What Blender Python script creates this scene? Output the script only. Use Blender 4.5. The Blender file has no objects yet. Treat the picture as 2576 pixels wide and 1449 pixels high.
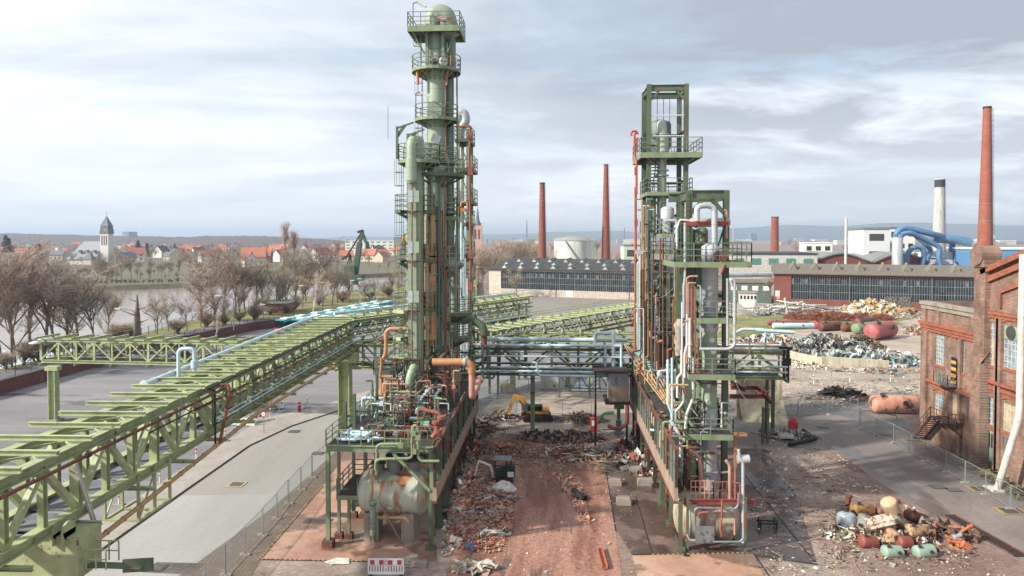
import bpy, math, random
from mathutils import Vector, Matrix, Euler
R = math.radians
scene = bpy.context.scene
col = scene.collection
# ---------------------------------------------------------------- camera
F = 1717.33; CX = 1288.0; CY = 642.5; CAMH = 22.0
YAW = 3.566; PITCH = 1.4
cd = bpy.data.cameras.new('camera'); cam = bpy.data.objects.new('camera', cd); col.objects.link(cam)
cam.location = (0, 0, CAMH); cam.rotation_euler = (R(90 - PITCH), 0, R(YAW))
cd.lens = 24; cd.sensor_width = 36; cd.shift_y = -0.0318; cd.clip_end = 30000; cd.clip_start = 0.5
scene.camera = cam
ROT = Euler((R(90 - PITCH), 0, R(YAW))).to_matrix()
EYE = Vector((0, 0, CAMH))
# ---------------------------------------------------------------- sky
SUN_AZ = (-0.86, -0.42); SUN_EL = 33
w = bpy.data.worlds.new('World'); scene.world = w; w.use_nodes = True
nt = w.node_tree; nt.nodes.clear()
def N(t, **k):
    n = nt.nodes.new(t)
    for a, b in k.items(): setattr(n, a, b)
    return n
def L(a, b): nt.links.new(a, b)
out = N('ShaderNodeOutputWorld'); bg = N('ShaderNodeBackground'); L(bg.outputs[0], out.inputs[0])
bg.inputs[1].default_value = 0.112
sky = N('ShaderNodeTexSky', sky_type='NISHITA'); sky.sun_disc = False
sky.sun_elevation = R(SUN_EL); sky.sun_rotation = math.atan2(SUN_AZ[0], SUN_AZ[1]); sky.air_density = 1.2; sky.dust_density = 2.0
tc = N('ShaderNodeTexCoord'); sep = N('ShaderNodeSeparateXYZ'); L(tc.outputs['Generated'], sep.inputs[0])
def M(op, a, b=None):
    n = N('ShaderNodeMath', operation=op)
    for i, s in enumerate((a, b)):
        if s is None: continue
        if isinstance(s, (int, float)): n.inputs[i].default_value = s
        else: L(s, n.inputs[i])
    return n.outputs[0]
zz = M('ADD', M('MAXIMUM', sep.outputs[2], 0.0), 0.16)
px_ = M('DIVIDE', sep.outputs[0], zz); py_ = M('DIVIDE', sep.outputs[1], zz)
cmb = N('ShaderNodeCombineXYZ'); L(px_, cmb.inputs[0]); L(py_, cmb.inputs[1])
def noise(vec, rot, scl, sc, det, rough, off=(0, 0, 0), dist=0.0):
    mp = N('ShaderNodeMapping'); mp.inputs['Rotation'].default_value = (0, 0, R(rot)); mp.inputs['Scale'].default_value = scl; mp.inputs['Location'].default_value = off
    L(vec, mp.inputs[0]); n = N('ShaderNodeTexNoise'); n.inputs['Scale'].default_value = sc; n.inputs['Detail'].default_value = det
    n.inputs['Roughness'].default_value = rough; n.inputs['Distortion'].default_value = dist; L(mp.outputs[0], n.inputs[0]); return n.outputs['Fac']
def ramp(fac, stops):
    r = N('ShaderNodeValToRGB'); e = r.color_ramp.elements
    while len(e) < len(stops): e.new(0.5)
    for i, (p, c) in enumerate(stops): e[i].position = p; e[i].color = (*c, 1) if len(c) == 3 else c
    L(fac, r.inputs[0]); return r.outputs[0]
def mix(f, a, b, mode='MIX'):
    n = N('ShaderNodeMix', data_type='RGBA', blend_type=mode)
    for i, s in ((0, f), (6, a), (7, b)):
        if isinstance(s, (int, float)): n.inputs[i].default_value = s
        elif isinstance(s, tuple): n.inputs[i].default_value = (*s, 1)
        else: L(s, n.inputs[i])
    return n.outputs[2]
K = 8.3
v3 = cmb.outputs[0]
blue = (0.40 * K, 0.50 * K, 0.59 * K); white = (0.84 * K, 0.86 * K, 0.89 * K); grey = (0.335 * K, 0.37 * K, 0.435 * K)
skymix = mix(0.9, sky.outputs[0], blue)
n1 = noise(v3, 28, (0.7, 1.35, 1), 0.5, 8, 0.58, (3.1, 0.4, 0), 0.4)
n2 = noise(v3, -10, (0.85, 1.1, 1), 1.5, 10, 0.62, (1.3, 5.2, 0), 0.3)
c1 = mix(ramp(n1, [(0.38, (0, 0, 0)), (0.55, (1, 1, 1))]), skymix, white)
side = N('ShaderNodeMapRange'); side.inputs[1].default_value = -0.35; side.inputs[2].default_value = 0.30; L(sep.outputs[0], side.inputs[0])
gf = M('MULTIPLY', ramp(n2, [(0.40, (0, 0, 0)), (0.56, (1, 1, 1))]), M('ADD', M('MULTIPLY', side.outputs[0], 0.95), 0.15))
c2 = mix(gf, c1, grey)
hz = N('ShaderNodeMapRange'); hz.inputs[1].default_value = 0.0; hz.inputs[2].default_value = 0.22; hz.inputs[3].default_value = 0.85; hz.inputs[4].default_value = 0.0; L(sep.outputs[2], hz.inputs[0])
c3 = mix(hz.outputs[0], c2, (0.68 * K, 0.72 * K, 0.76 * K))
L(c3, bg.inputs[0])
# ---------------------------------------------------------------- sun
sd = bpy.data.lights.new('sun', 'SUN'); sd.energy = 4.7; sd.angle = R(2); sd.color = (1, 0.93, 0.82)
so = bpy.data.objects.new('sun', sd); col.objects.link(so)
hd = math.cos(R(SUN_EL)) / math.hypot(*SUN_AZ)
so.rotation_euler = Vector((SUN_AZ[0] * hd, SUN_AZ[1] * hd, math.sin(R(SUN_EL)))).to_track_quat('Z', 'Y').to_euler()
scene.view_settings.view_transform = 'Standard'; scene.view_settings.look = 'None'
scene.view_settings.exposure = 0.6; scene.view_settings.gamma = 1
# ---------------------------------------------------------------- pixel to place (photo at 2576 px wide)
def ray(px, py): return ROT @ Vector(((px - CX) / F, -(py - CY) / F, -1))
def g(px, py, z=0.0):
    d = ray(px, py); return EYE + d * ((z - CAMH) / d.z)
def at(px, py, Y):
    d = ray(px, py); return EYE + d * (Y / d.y)
def onx(px, py, X):
    d = ray(px, py); return EYE + d * (X / d.x)
def proj(p):
    q = ROT.transposed() @ (Vector(p) - EYE); return CX + F * q.x / -q.z, CY - F * q.y / -q.z
def zat(py, Y, px=1395): return at(px, py, Y).z
def xat(px, Y): return at(px, 600, Y).x
# ---------------------------------------------------------------- mesh builder
Z = Vector((0, 0, 1))
class MB:
    def __init__(s): s.v = []; s.f = []; s.m = []; s.s = []
    def add(s, vs, fs, m=0, sm=False):
        o = len(s.v); s.v.extend([tuple(a) for a in vs])
        for f in fs: s.f.append([i + o for i in f]); s.m.append(m); s.s.append(sm)
        return s
    def box(s, c, d, rz=0, m=0, rot=None):
        c = Vector(c); h = Vector(d) / 2; Mx = rot if rot else Matrix.Rotation(rz, 3, 'Z')
        vs = [c + Mx @ Vector((x * h.x, y * h.y, z * h.z)) for x in (-1, 1) for y in (-1, 1) for z in (-1, 1)]
        return s.add(vs, [(0, 1, 3, 2), (4, 6, 7, 5), (0, 4, 5, 1), (2, 3, 7, 6), (0, 2, 6, 4), (1, 5, 7, 3)], m)
    def bx(s, a, b, m=0):
        a = Vector(a); b = Vector(b); return s.box((a + b) / 2, (abs(b.x - a.x), abs(b.y - a.y), abs(b.z - a.z)), m=m)
    def fr(s, a, b):
        d = (b - a).normalized(); u = Z if abs(d.z) < 0.95 else Vector((0, 1, 0))
        r = d.cross(u).normalized(); return d, r, r.cross(d)
    def beam(s, a, b, w, h=None, m=0):
        a = Vector(a); b = Vector(b); h = h or w; d, r, u = s.fr(a, b)
        vs = [p + r * (i * w / 2) + u * (j * h / 2) for p in (a, b) for i, j in ((-1, -1), (1, -1), (1, 1), (-1, 1))]
        return s.add(vs, [(0, 1, 2, 3), (7, 6, 5, 4), (0, 4, 5, 1), (1, 5, 6, 2), (2, 6, 7, 3), (3, 7, 4, 0)], m)
    def ib(s, a, b, w, h=None, m=0):
        a = Vector(a); b = Vector(b); h = h or w; d, r, u = s.fr(a, b); t = max(0.02, h * 0.1)
        for k in (-1, 1): s.beam(a + u * k * (h / 2 - t / 2), b + u * k * (h / 2 - t / 2), w, t, m)
        return s.beam(a, b, t, h - 2 * t - 0.002, m)
    def tube(s, a, b, r0, r1=None, n=8, m=0, cap=True):
        a = Vector(a); b = Vector(b); r1 = r0 if r1 is None else r1; d, r, u = s.fr(a, b)
        an = [(math.cos(2 * math.pi * i / n), math.sin(2 * math.pi * i / n)) for i in range(n)]
        ra = [a + (r * c + u * q) * r0 for c, q in an]; rb = [b + (r * c + u * q) * r1 for c, q in an]
        s.add(ra + rb, [(i, (i + 1) % n, n + (i + 1) % n, n + i) for i in range(n)], m, True)
        if cap: s.add(ra, [tuple(range(n))][:], m); s.add(rb, [tuple(range(n - 1, -1, -1))], m)
        return s
    def pipe(s, pts, r, n=8, m=0, bend=2.5, cap=True):
        pts = [Vector(p) for p in pts]; path = [pts[0]]
        for i in range(1, len(pts) - 1):
            p0, p, p1 = pts[i - 1], pts[i], pts[i + 1]; a = (p0 - p); b = (p1 - p)
            k = min(r * bend, a.length * 0.48, b.length * 0.48); A = p + a.normalized() * k; B = p + b.normalized() * k
            for t in (0, .25, .5, .75, 1): path.append(A * (1 - t) ** 2 + p * 2 * t * (1 - t) + B * t * t)
        path.append(pts[-1]); rings = []; d0 = (path[1] - path[0]).normalized()
        u = Z if abs(d0.z) < 0.9 else Vector((0, 1, 0)); u = (u - d0 * u.dot(d0)).normalized()
        for i, p in enumerate(path):
            d = (path[min(i + 1, len(path) - 1)] - path[max(i - 1, 0)])
            if d.length < 1e-6: d = d0
            d.normalize(); u = (u - d * u.dot(d))
            if u.length < 1e-4: u = d.orthogonal()
            u.normalize(); q = d.cross(u)
            rings.append([p + (u * math.cos(2 * math.pi * k / n) + q * math.sin(2 * math.pi * k / n)) * r for k in range(n)])
        vs = [v for rg in rings for v in rg]; fs = []
        for i in range(len(rings) - 1):
            for k in range(n): fs.append((i * n + k, i * n + (k + 1) % n, (i + 1) * n + (k + 1) % n, (i + 1) * n + k))
        s.add(vs, fs, m, True)
        if cap: s.add(rings[0], [tuple(range(n - 1, -1, -1))], m); s.add(rings[-1], [tuple(range(n))], m)
        return s
    def lathe(s, prof, c, n=20, m=0, ax='z', sm=True):
        c = Vector(c); rings = []
        for r, h in prof:
            rg = []
            for k in range(n):
                a = 2 * math.pi * k / n; x, y = r * math.cos(a), r * math.sin(a)
                rg.append(c + (Vector((x, y, h)) if ax == 'z' else Vector((h, x, y)) if ax == 'x' else Vector((x, h, y))))
            rings.append(rg)
        vs = [v for rg in rings for v in rg]; fs = []
        for i in range(len(rings) - 1):
            for k in range(n): fs.append((i * n + k, i * n + (k + 1) % n, (i + 1) * n + (k + 1) % n, (i + 1) * n + k))
        s.add(vs, fs, m, sm)
        if prof[0][0] > 0.01: s.add(rings[0], [tuple(range(n))], m)
        if prof[-1][0] > 0.01: s.add(rings[-1], [tuple(range(n))], m)
        return s
    def cyl(s, c, r, z0, z1, n=20, m=0): return s.lathe([(r, z0), (r, z1)], (c[0], c[1], 0), n, m)
    def wall(s, P, u, holes, W, H, t, m=0, mr=None):
        """rectangle W x H at P along u with rectangular holes (a0,z0,a1,z1) and reveals of depth t towards n"""
        P = Vector(P); u = Vector(u).normalized(); n = Vector((-u.y, u.x, 0)); xs = sorted({0, W, *[h[0] for h in holes], *[h[2] for h in holes]}); zs = sorted({0, H, *[h[1] for h in holes], *[h[3] for h in holes]})
        q = lambda a, z, k=0: P + u * a + Z * z + n * k
        for i in range(len(xs) - 1):
            for j in range(len(zs) - 1):
                a, b, c, d = xs[i], xs[i + 1], zs[j], zs[j + 1]
                if any(h[0] <= a and b <= h[2] and h[1] <= c and d <= h[3] for h in holes): continue
                s.add([q(a, c), q(b, c), q(b, d), q(a, d)], [(0, 1, 2, 3)], m)
        for a, c, b, d in holes:
            vs = [q(a, c), q(b, c), q(b, d), q(a, d), q(a, c, t), q(b, c, t), q(b, d, t), q(a, d, t)]
            s.add(vs, [(0, 4, 5, 1), (1, 5, 6, 2), (2, 6, 7, 3), (3, 7, 4, 0)], m if mr is None else mr)
        return s
    def mesh(s, name, mats, org=Vector()):
        me = bpy.data.meshes.new(name); me.from_pydata([(a[0] - org.x, a[1] - org.y, a[2] - org.z) for a in s.v], [], s.f)
        if not isinstance(mats, (list, tuple)): mats = [mats]
        for x in mats: me.materials.append(x)
        me.polygons.foreach_set('material_index', s.m); me.polygons.foreach_set('use_smooth', s.s); me.update(); return me
ORG = {}
def put(name, mb, mats, parent=None, label=None):
    """link the collected shapes as ONE mesh object; the child of a thing keeps the thing's origin"""
    org = ORG[parent] if parent else None
    if org is None:
        xs = [v[0] for v in mb.v]; ys = [v[1] for v in mb.v]; org = Vector(((min(xs) + max(xs)) / 2, (min(ys) + max(ys)) / 2, min(v[2] for v in mb.v)))
    o = bpy.data.objects.new(name, mb.mesh(name, mats, org)); col.objects.link(o)
    if parent: o.parent = parent
    else: o.location = org
    ORG[o] = org
    if label: o['label'] = label
    return o
def tag(o, label, cat, group=None):
    o['label'] = label; o['category'] = cat
    if group: o['group'] = group
    return o
def thing(name, label, cat, loc=(0, 0, 0), group=None):
    o = bpy.data.objects.new(name, None); col.objects.link(o); o.location = loc; o.empty_display_size = 0.5
    ORG[o] = Vector(loc); return tag(o, label, cat, group)
def kind(o, k='structure', label=None, cat=None):
    o['kind'] = k
    if label: o['label'] = label
    if cat: o['category'] = cat
    return o
def dup(o, loc=None, rz=0, sc=None, label=None, parent=None, mats=None):
    c = o.copy(); col.objects.link(c); c.parent = parent
    if parent is None:
        if loc is not None: c.location = loc
        c.rotation_euler = (0, 0, rz)
        if sc: c.scale = (sc, sc, sc) if isinstance(sc, (int, float)) else sc
        if label: c['label'] = label
    for ch in KIDS.get(o, o.children): dup(ch, parent=c)
    return c
KIDS = {}
def freeze(o):
    KIDS[o] = list(o.children)
    for c in o.children: freeze(c)
ORD = ['zeroth', 'first', 'second', 'third', 'fourth', 'fifth', 'sixth', 'seventh', 'eighth', 'ninth', 'tenth', 'eleventh', 'twelfth']
def nth(i): return ORD[i] if i < len(ORD) else '%d%s' % (i, {1: 'st', 2: 'nd', 3: 'rd'}.get(i % 10 if i % 100 not in (11, 12, 13) else 0, 'th'))
def number(objs, fmt):
    for i, o in enumerate(sorted(objs, key=lambda o: proj(o.matrix_basis.translation)[0])): o['label'] = fmt % nth(i + 1)
rnd = random.Random(7)
U = rnd.uniform
# ---------------------------------------------------------------- materials
def S(h):
    h = h.lstrip('#'); c = [int(h[i:i + 2], 16) / 255 for i in (0, 2, 4)]
    c = [x / 12.92 if x <= .04045 else ((x + .055) / 1.055) ** 2.4 for x in c]; l = sum(c) / 3
    return tuple(x * .84 + l * .16 for x in c)
MATS = {}
def newmat(name):
    global nt
    m = bpy.data.materials.new(name); m.use_nodes = True; nt = m.node_tree; nt.nodes.clear()
    o = N('ShaderNodeOutputMaterial'); b = N('ShaderNodeBsdfPrincipled'); L(b.outputs[0], o.inputs[0]); MATS[name] = m
    return m, b
def paint(name, c, rough=.55, met=0, rust=0.0, rc='7a3b1c', var=.22, sc=1.2, streak=False, bump=0.0, rs=1.6, c2=None, seam=0):
    m, b = newmat(name); c = S(c); tcn = N('ShaderNodeTexCoord'); v = tcn.outputs['Object']
    f = noise(v, 0, (1, 1, 1 if not streak else .25), sc, 6, .65)
    dk = S(c2) if c2 else tuple(x * (1 - var * 1.6) for x in c); lt = tuple(min(1, x * (1 + var)) for x in c)
    colr = ramp(f, [(.30, dk), (.52, c), (.72, lt)])
    if seam:
        se = N('ShaderNodeSeparateXYZ'); L(v, se.inputs[0]); fr = M('FRACT', M('DIVIDE', se.outputs[2], seam)); colr = mix(M('MULTIPLY', M('LESS_THAN', fr, .035), .55), colr, tuple(x * .3 for x in c))
    if rust:
        f2 = noise(v, 0, (1.3, 1.3, .22 if streak else 1), rs, 9, .7, (5, 2, 1))
        rm = ramp(f2, [(.70 - rust * .38, (0, 0, 0)), (.79 - rust * .38, (1, 1, 1))]); f3 = noise(v, 0, (1, 1, 1), 9, 4, .6)
        r1 = S(rc); colr = mix(rm, colr, mix(f3, tuple(x * .5 for x in r1), tuple(min(1, x * 1.6) for x in r1)))
    L(colr, b.inputs['Base Color']); b.inputs['Metallic'].default_value = met
    rr = N('ShaderNodeMapRange'); rr.inputs[3].default_value = max(.05, rough - .13); rr.inputs[4].default_value = min(1, rough + .2); L(f, rr.inputs[0]); L(rr.outputs[0], b.inputs['Roughness'])
    if bump:
        bn = N('ShaderNodeBump'); bn.inputs['Strength'].default_value = bump; bn.inputs['Distance'].default_value = .05; L(noise(v, 0, (1, 1, 1), 6, 6, .6), bn.inputs['Height']); L(bn.outputs[0], b.inputs['Normal'])
    return m
def brick(name, c1, c2, mort, axis='y', sc=1.0, dirt=.5, bw=.25, bh=.075, patch='8d8377'):
    m, b = newmat(name); tcn = N('ShaderNodeTexCoord'); v = tcn.outputs['Object']; se = N('ShaderNodeSeparateXYZ'); L(v, se.inputs[0]); cb = N('ShaderNodeCombineXYZ')
    L(se.outputs[0] if axis == 'x' else se.outputs[1] if axis == 'y' else M('ADD', se.outputs[0], se.outputs[1]), cb.inputs[0]); L(se.outputs[2], cb.inputs[1])
    t = N('ShaderNodeTexBrick'); t.inputs['Scale'].default_value = 1 / sc; t.inputs['Color1'].default_value = (*S(c1), 1); t.inputs['Color2'].default_value = (*S(c2), 1); t.inputs['Mortar'].default_value = (*S(mort), 1)
    t.inputs['Brick Width'].default_value = bw; t.inputs['Row Height'].default_value = bh; t.inputs['Mortar Size'].default_value = .012; t.inputs['Bias'].default_value = -.1; L(cb.outputs[0], t.inputs[0])
    f = noise(v, 0, (1, 1, .6), .55, 8, .7); f2 = noise(v, 0, (1, 1, 1), .9, 7, .7, (4, 4, 4))
    c = mix(M('MULTIPLY', ramp(f, [(.42, (0, 0, 0)), (.62, (1, 1, 1))]), dirt), t.outputs[0], (.045, .035, .03))
    c = mix(M('MULTIPLY', ramp(f2, [(.60, (0, 0, 0)), (.68, (1, 1, 1))]), .55), c, S(patch))
    L(c, b.inputs['Base Color']); b.inputs['Roughness'].default_value = .9
    bn = N('ShaderNodeBump'); bn.inputs['Strength'].default_value = .4; bn.inputs['Distance'].default_value = .02; L(t.outputs['Fac'], bn.inputs['Height']); bn.invert = True; L(bn.outputs[0], b.inputs['Normal'])
    return m
def ground(name, stops, sc=.12, wet=0.0, grain=.3, streak=(1, 1, 1), rot=0, rough=.9, spots=None, wetc=.45, bump=.35):
    """stops: large patch colours; wet: share of puddled, shiny, darker patches"""
    m, b = newmat(name); tcn = N('ShaderNodeTexCoord'); v = tcn.outputs['Object']
    f = noise(v, rot, streak, sc, 10, .68); n = len(stops)
    c = ramp(f, [(.34 + .34 * i / max(1, n - 1), S(s)) for i, s in enumerate(stops)])
    f2 = noise(v, rot, (1, 1, 1), 3.2, 9, .75, (3, 1, 0)); gc = ramp(f2, [(.3, (1 - grain,) * 3), (.5, (1, 1, 1)), (.72, (1 + grain,) * 3)])
    c = mix(1.0, c, gc, 'MULTIPLY')
    if spots:
        f4 = noise(v, 0, (1, 1, 1), spots[1], 6, .7, (9, 2, 0)); c = mix(ramp(f4, [(spots[2], (0, 0, 0)), (spots[2] + .03, (1, 1, 1))]), c, S(spots[0]))
    L(c, b.inputs['Base Color'])
    if wet:
        f3 = noise(v, rot, streak, sc * 1.7, 5, .55, (7, 3, 0)); wm = ramp(f3, [(.64 - wet * .35, (0, 0, 0)), (.69 - wet * .35, (1, 1, 1))])
        c = mix(wm, c, mix(1.0, c, (wetc,) * 3, 'MULTIPLY')); L(c, b.inputs['Base Color'])
        rr = N('ShaderNodeMapRange'); rr.inputs[3].default_value = rough; rr.inputs[4].default_value = .18; L(wm, rr.inputs[0]); L(rr.outputs[0], b.inputs['Roughness'])
    else: b.inputs['Roughness'].default_value = rough
    if bump:
        bn = N('ShaderNodeBump'); bn.inputs['Strength'].default_value = bump; bn.inputs['Distance'].default_value = .06; L(f2, bn.inputs['Height']); L(bn.outputs[0], b.inputs['Normal'])
    return m
green = paint('green_paint', '788a66', .5, rust=.28, streak=True, var=.2)
dgreen = paint('dark_green_paint', '50634a', .5, rust=.36, streak=True, var=.25)
lime = paint('lime_green_paint', 'a4af7c', .5, rust=.3, var=.18)
shell = paint('pale_green_cladding', '8fa387', .42, rust=.16, streak=True, var=.12, sc=.6, seam=1.25)
shell2 = paint('grey_green_cladding', '82927f', .45, rust=.2, streak=True, var=.14, sc=.6, seam=1.6)
galv = paint('galvanised_cladding', 'b0b6bb', .35, .25, rust=.08, var=.14, sc=.7, streak=True, seam=1.1)
blueish = paint('pale_blue_pipe_paint', 'b4cdd6', .45, rust=.17, var=.12)
teal = paint('teal_pipe_paint', '7da898', .45, rust=.15, var=.12)
white = paint('white_paint', 'c8c7c2', .6, rust=.12, rc='8b8377', var=.08)
red = paint('red_pipe_paint', '93503f', .55, rust=.25, var=.15)
pink = paint('faded_pink_paint', 'b98474', .55, rust=.2, var=.16)
orange = paint('orange_pipe_paint', 'b57d46', .5, rust=.2, var=.16)
yellow = paint('ochre_pipe_paint', 'b3935c', .5, rust=.18, var=.16)
rust = paint('rusty_steel', '6b4133', .8, rust=.4, rc='8c4a20', var=.35)
drust = paint('dark_rusty_steel', '3f3029', .8, rust=.35, rc='6b3a20', var=.35)
brown = paint('red_oxide_steel', '6f3a33', .55, rust=.25, var=.25)
steel = paint('weathered_grey_steel', '7f8487', .45, .35, rust=.2, var=.2)
dark = paint('dark_grating', '423f3c', .7, rust=.35, rc='5b4436', var=.3)
conc = paint('weathered_concrete', '94897c', .9, rust=.3, rc='5a4d42', streak=True, var=.18, bump=.3)
tan = paint('tan_concrete_beam', 'a08872', .9, rust=.36, rc='54443a', streak=True, var=.18)
black = paint('black_rubber', '1b1b1c', .6, var=.2)
barrw = paint('white_plastic', 'e2e2df', .5, var=.05)
barrr = paint('signal_red', 'c22a26', .5, var=.06)
glassd = paint('dark_window_glass', '26323a', .12, var=.5, sc=.5)
glassl = paint('dusty_window_glass', '5f6f78', .2, var=.35, sc=.9)
rail_m = paint('railing_steel', '6d7a62', .5, rust=.3, rs=4)
# ================================================================ GROUND, WATER, HILLS
def sheet(name, pts, z, m, label=None):
    mb = MB(); ps = [(g(*p) if len(p) == 2 else Vector(p)) for p in pts]
    mb.add([(p.x, p.y, z) for p in ps], [tuple(range(len(ps)))]); o = put(name, mb, m); return kind(o)
m_base = ground('dirt_ground', ['5e4a42', '7d665a', '8d7a6e', 'a39587'], .10, wet=.12, grain=.45, spots=('c2b7aa', 1.6, .66), streak=(1, .8, 1), rot=20)
m_asph = ground('old_asphalt', ['6c6a6c', '7a777a', '8c898b'], .06, wet=.22, grain=.16, wetc=.72, bump=.15, streak=(.5, 2, 1), rot=20)
m_asph2 = ground('dark_asphalt', ['625b57', '756c67', '8d837b'], .09, wet=.3, grain=.3, wetc=.6, spots=('93877c', .7, .66), rot=35, streak=(1, .5, 1))
m_road = ground('road_asphalt', ['88857f', '939089', '9d9a94'], .05, grain=.12, bump=.1, streak=(2, .4, 1))
m_red = ground('brick_dust_ground', ['6a4335', '865846', 'a0735f', '947262'], .22, grain=.5, streak=(2.2, .35, 1), spots=('b99884', 1.2, .70), wet=.08)
m_slab = ground('stained_slab', ['8f6552', 'a97f68', 'b9937b', 'a9876f'], .12, wet=.36, wetc=.5, grain=.14, bump=.1)
m_slabd = ground('wet_brown_slab', ['4f3f3c', '62504a', '7c6155', '94745f'], .12, wet=.6, wetc=.55, grain=.2, bump=.1)
m_yard = ground('yard_concrete', ['7d7266', '9a8c7c', 'ab9d8b', '8b8172'], .09, wet=.15, grain=.25, spots=('c4bbab', 1.5, .67))
m_grass = ground('grass', ['4f5a2c', '6d7038', '8a8449', '5c6a30'], .15, grain=.35)
m_pave = ground('pale_paving', ['8e867d', '9c958b', 'a59e96'], .2, grain=.2)
m_far = ground('far_fields', ['4f4338', '63543f', '5f6640', '5b4d3f'], .008, grain=.3, bump=0)
m_cob = brick('cobbles', '857665', '736353', '4e443a', 'x', 1, .3, .3, .18)
# cobbles lie flat: use plan coordinates
for n_ in m_cob.node_tree.nodes:
    if n_.type == 'COMBXYZ':
        se_ = [q for q in m_cob.node_tree.nodes if q.type == 'SEPXYZ'][0]; m_cob.node_tree.links.new(se_.outputs[1], n_.inputs[1])
nb = [g(-420, 1060, 2), g(-100, 960, 2), g(0, 928, 2), g(240, 872, 2), g(440, 815, 2), g(700, 755, 2), g(1000, 716, 2), g(1200, 700, 2)]
fb = [g(-420, 733), g(0, 725), g(260, 719), g(500, 711), g(620, 704), g(1000, 686), g(1230, 681)]
sheet('ground', [(-900, -80, 0)] + [(-900, 60, 0)] + nb + [fb[-1], (-40, 600, 0), (-40, 16000, 0), (16000, 16000, 0), (16000, -80, 0)], 0, m_base)
sheet('far_ground', [tuple(p) for p in reversed(fb)] + [(-900, fb[0].y, 0), (-16000, 2000, 0), (-16000, 16000, 0), (-40, 16000, 0), (-40, 600, 0)], 0, m_far)
mb = MB()
for ln, z0, dy in ((nb, 2, 12), (fb, 0, -9)):
    for i in range(len(ln) - 1):
        a, b = ln[i], ln[i + 1]; mb.add([(a.x, a.y, z0), (b.x, b.y, z0), (b.x, b.y + dy, -4), (a.x, a.y + dy, -4)], [(0, 1, 2, 3)])
kind(put('riverbank', mb, ground('bank_scrub', ['3c3526', '544b35', '5f5c3a'], .3, grain=.4)))
m_w, b_ = newmat('river_water'); tcn = N('ShaderNodeTexCoord'); b_.inputs['Base Color'].default_value = (*S('8a7d70'), 1); b_.inputs['Roughness'].default_value = .16
b_.inputs['Metallic'].default_value = 0.0; b_.inputs['IOR'].default_value = 1.6
bn = N('ShaderNodeBump'); bn.inputs['Strength'].default_value = .3; bn.inputs['Distance'].default_value = .25; L(noise(tcn.outputs['Object'], 15, (.35, 1.4, 1), .35, 6, .6), bn.inputs['Height']); L(bn.outputs[0], b_.inputs['Normal'])
sheet('river', [(-900, 60, 0), (-30, 150, 0), (-20, 620, 0), (-900, 620, 0)], -2.2, m_w)
# embankment top (z = 2) between brick wall and river
wf = [(-420, 1100), (-200, 1044), (0, 993), (216, 930), (440, 874), (644, 830), (800, 812), (926, 797), (1030, 781), (1180, 765)]
W0 = [g(*p) for p in wf]
emb = MB(); bk = [Vector((p.x, p.y, 0)) for p in nb]
ps = [(p.x - .2, p.y + .35, 2) for p in W0] + [(g(1200, 765).x, g(1200, 765).y, 2)] + [(p.x, p.y, 2) for p in reversed(bk)]
emb.add(ps, [tuple(range(len(ps)))]); kind(put('embankment', emb, m_grass))
def strip(name, ln, o0, o1, z, m):
    mb = MB(); n = len(ln)
    for i in range(n - 1):
        q = []
        for j, o in ((i, o0), (i + 1, o0), (i + 1, o1), (i, o1)):
            a = ln[max(j - 1, 0)]; b = ln[min(j + 1, n - 1)]; d = (b - a).normalized(); nn = Vector((-d.y, d.x, 0)); p = ln[j] + nn * o; q.append((p.x, p.y, z))
        mb.add(q, [(0, 1, 2, 3)])
    return kind(put(name, mb, m))
strip('path', W0, .9, 4.6, 2.01, m_asph)
# parking, yards, road
sheet('parking_ground', [(-500, 1700)] + wf + [(1250, 760), (1180, 900), (956, 975), (896, 993), (855, 1009), (662, 1055), (486, 1164), (174, 1365), (-60, 1530)], .006, m_asph)
kl = [(-60, 1590), (232, 1400), (451, 1245), (627, 1122), (732, 1073), (855, 1032), (896, 1014), (956, 995), (1180, 925)]
pl = [(-160, 1590), (174, 1365), (486, 1164), (662, 1055), (760, 1033), (855, 1009), (896, 993), (956, 977), (1180, 900)]
mb = MB(); A = [g(*p) for p in pl]; B = [g(*p) for p in kl]
for i in range(len(A) - 1):
    a, b, c, d = A[i], A[i + 1], B[i + 1], B[i]
    mb.add([(q.x, q.y, .12) for q in (a, b, c, d)], [(0, 1, 2, 3)]); mb.add([(d.x, d.y, .12), (c.x, c.y, .12), (c.x, c.y, 0), (d.x, d.y, 0)], [(0, 1, 2, 3)], 1); mb.add([(a.x, a.y, .12), (b.x, b.y, .12), (b.x, b.y, 0), (a.x, a.y, 0)], [(0, 1, 2, 3)], 1)
    dn = (c - d).normalized(); nn = Vector((dn.y, -dn.x, 0))
    mb.add([(d.x, d.y, .02), (c.x, c.y, .02), *[(q.x + nn.x * .22, q.y + nn.y * .22, .02) for q in (c, d)]], [(0, 1, 2, 3)], 2)
kind(put('pavement', mb, [m_pave, paint('kerb_stone', 'a29b90', .8), paint('tar_gutter', '34302d', .8)]))
rr_ = [(300, 1590), (451, 1449), (663, 1295), (755, 1217), (813, 1164), (880, 1100), (960, 1060), (1200, 1030)]
sheet('road', kl + list(reversed(rr_)), .010, m_road)
sheet('road', [(1180, 900), (1600, 880), (1640, 1000), (1260, 985), (1190, 1060), (1130, 1040), (1100, 990)], .014, m_asph)
sheet('cobbled_verge', rr_[:6] + [(850, 1165), (813, 1222), (655, 1407), (560, 1590)], .018, m_cob)
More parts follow.
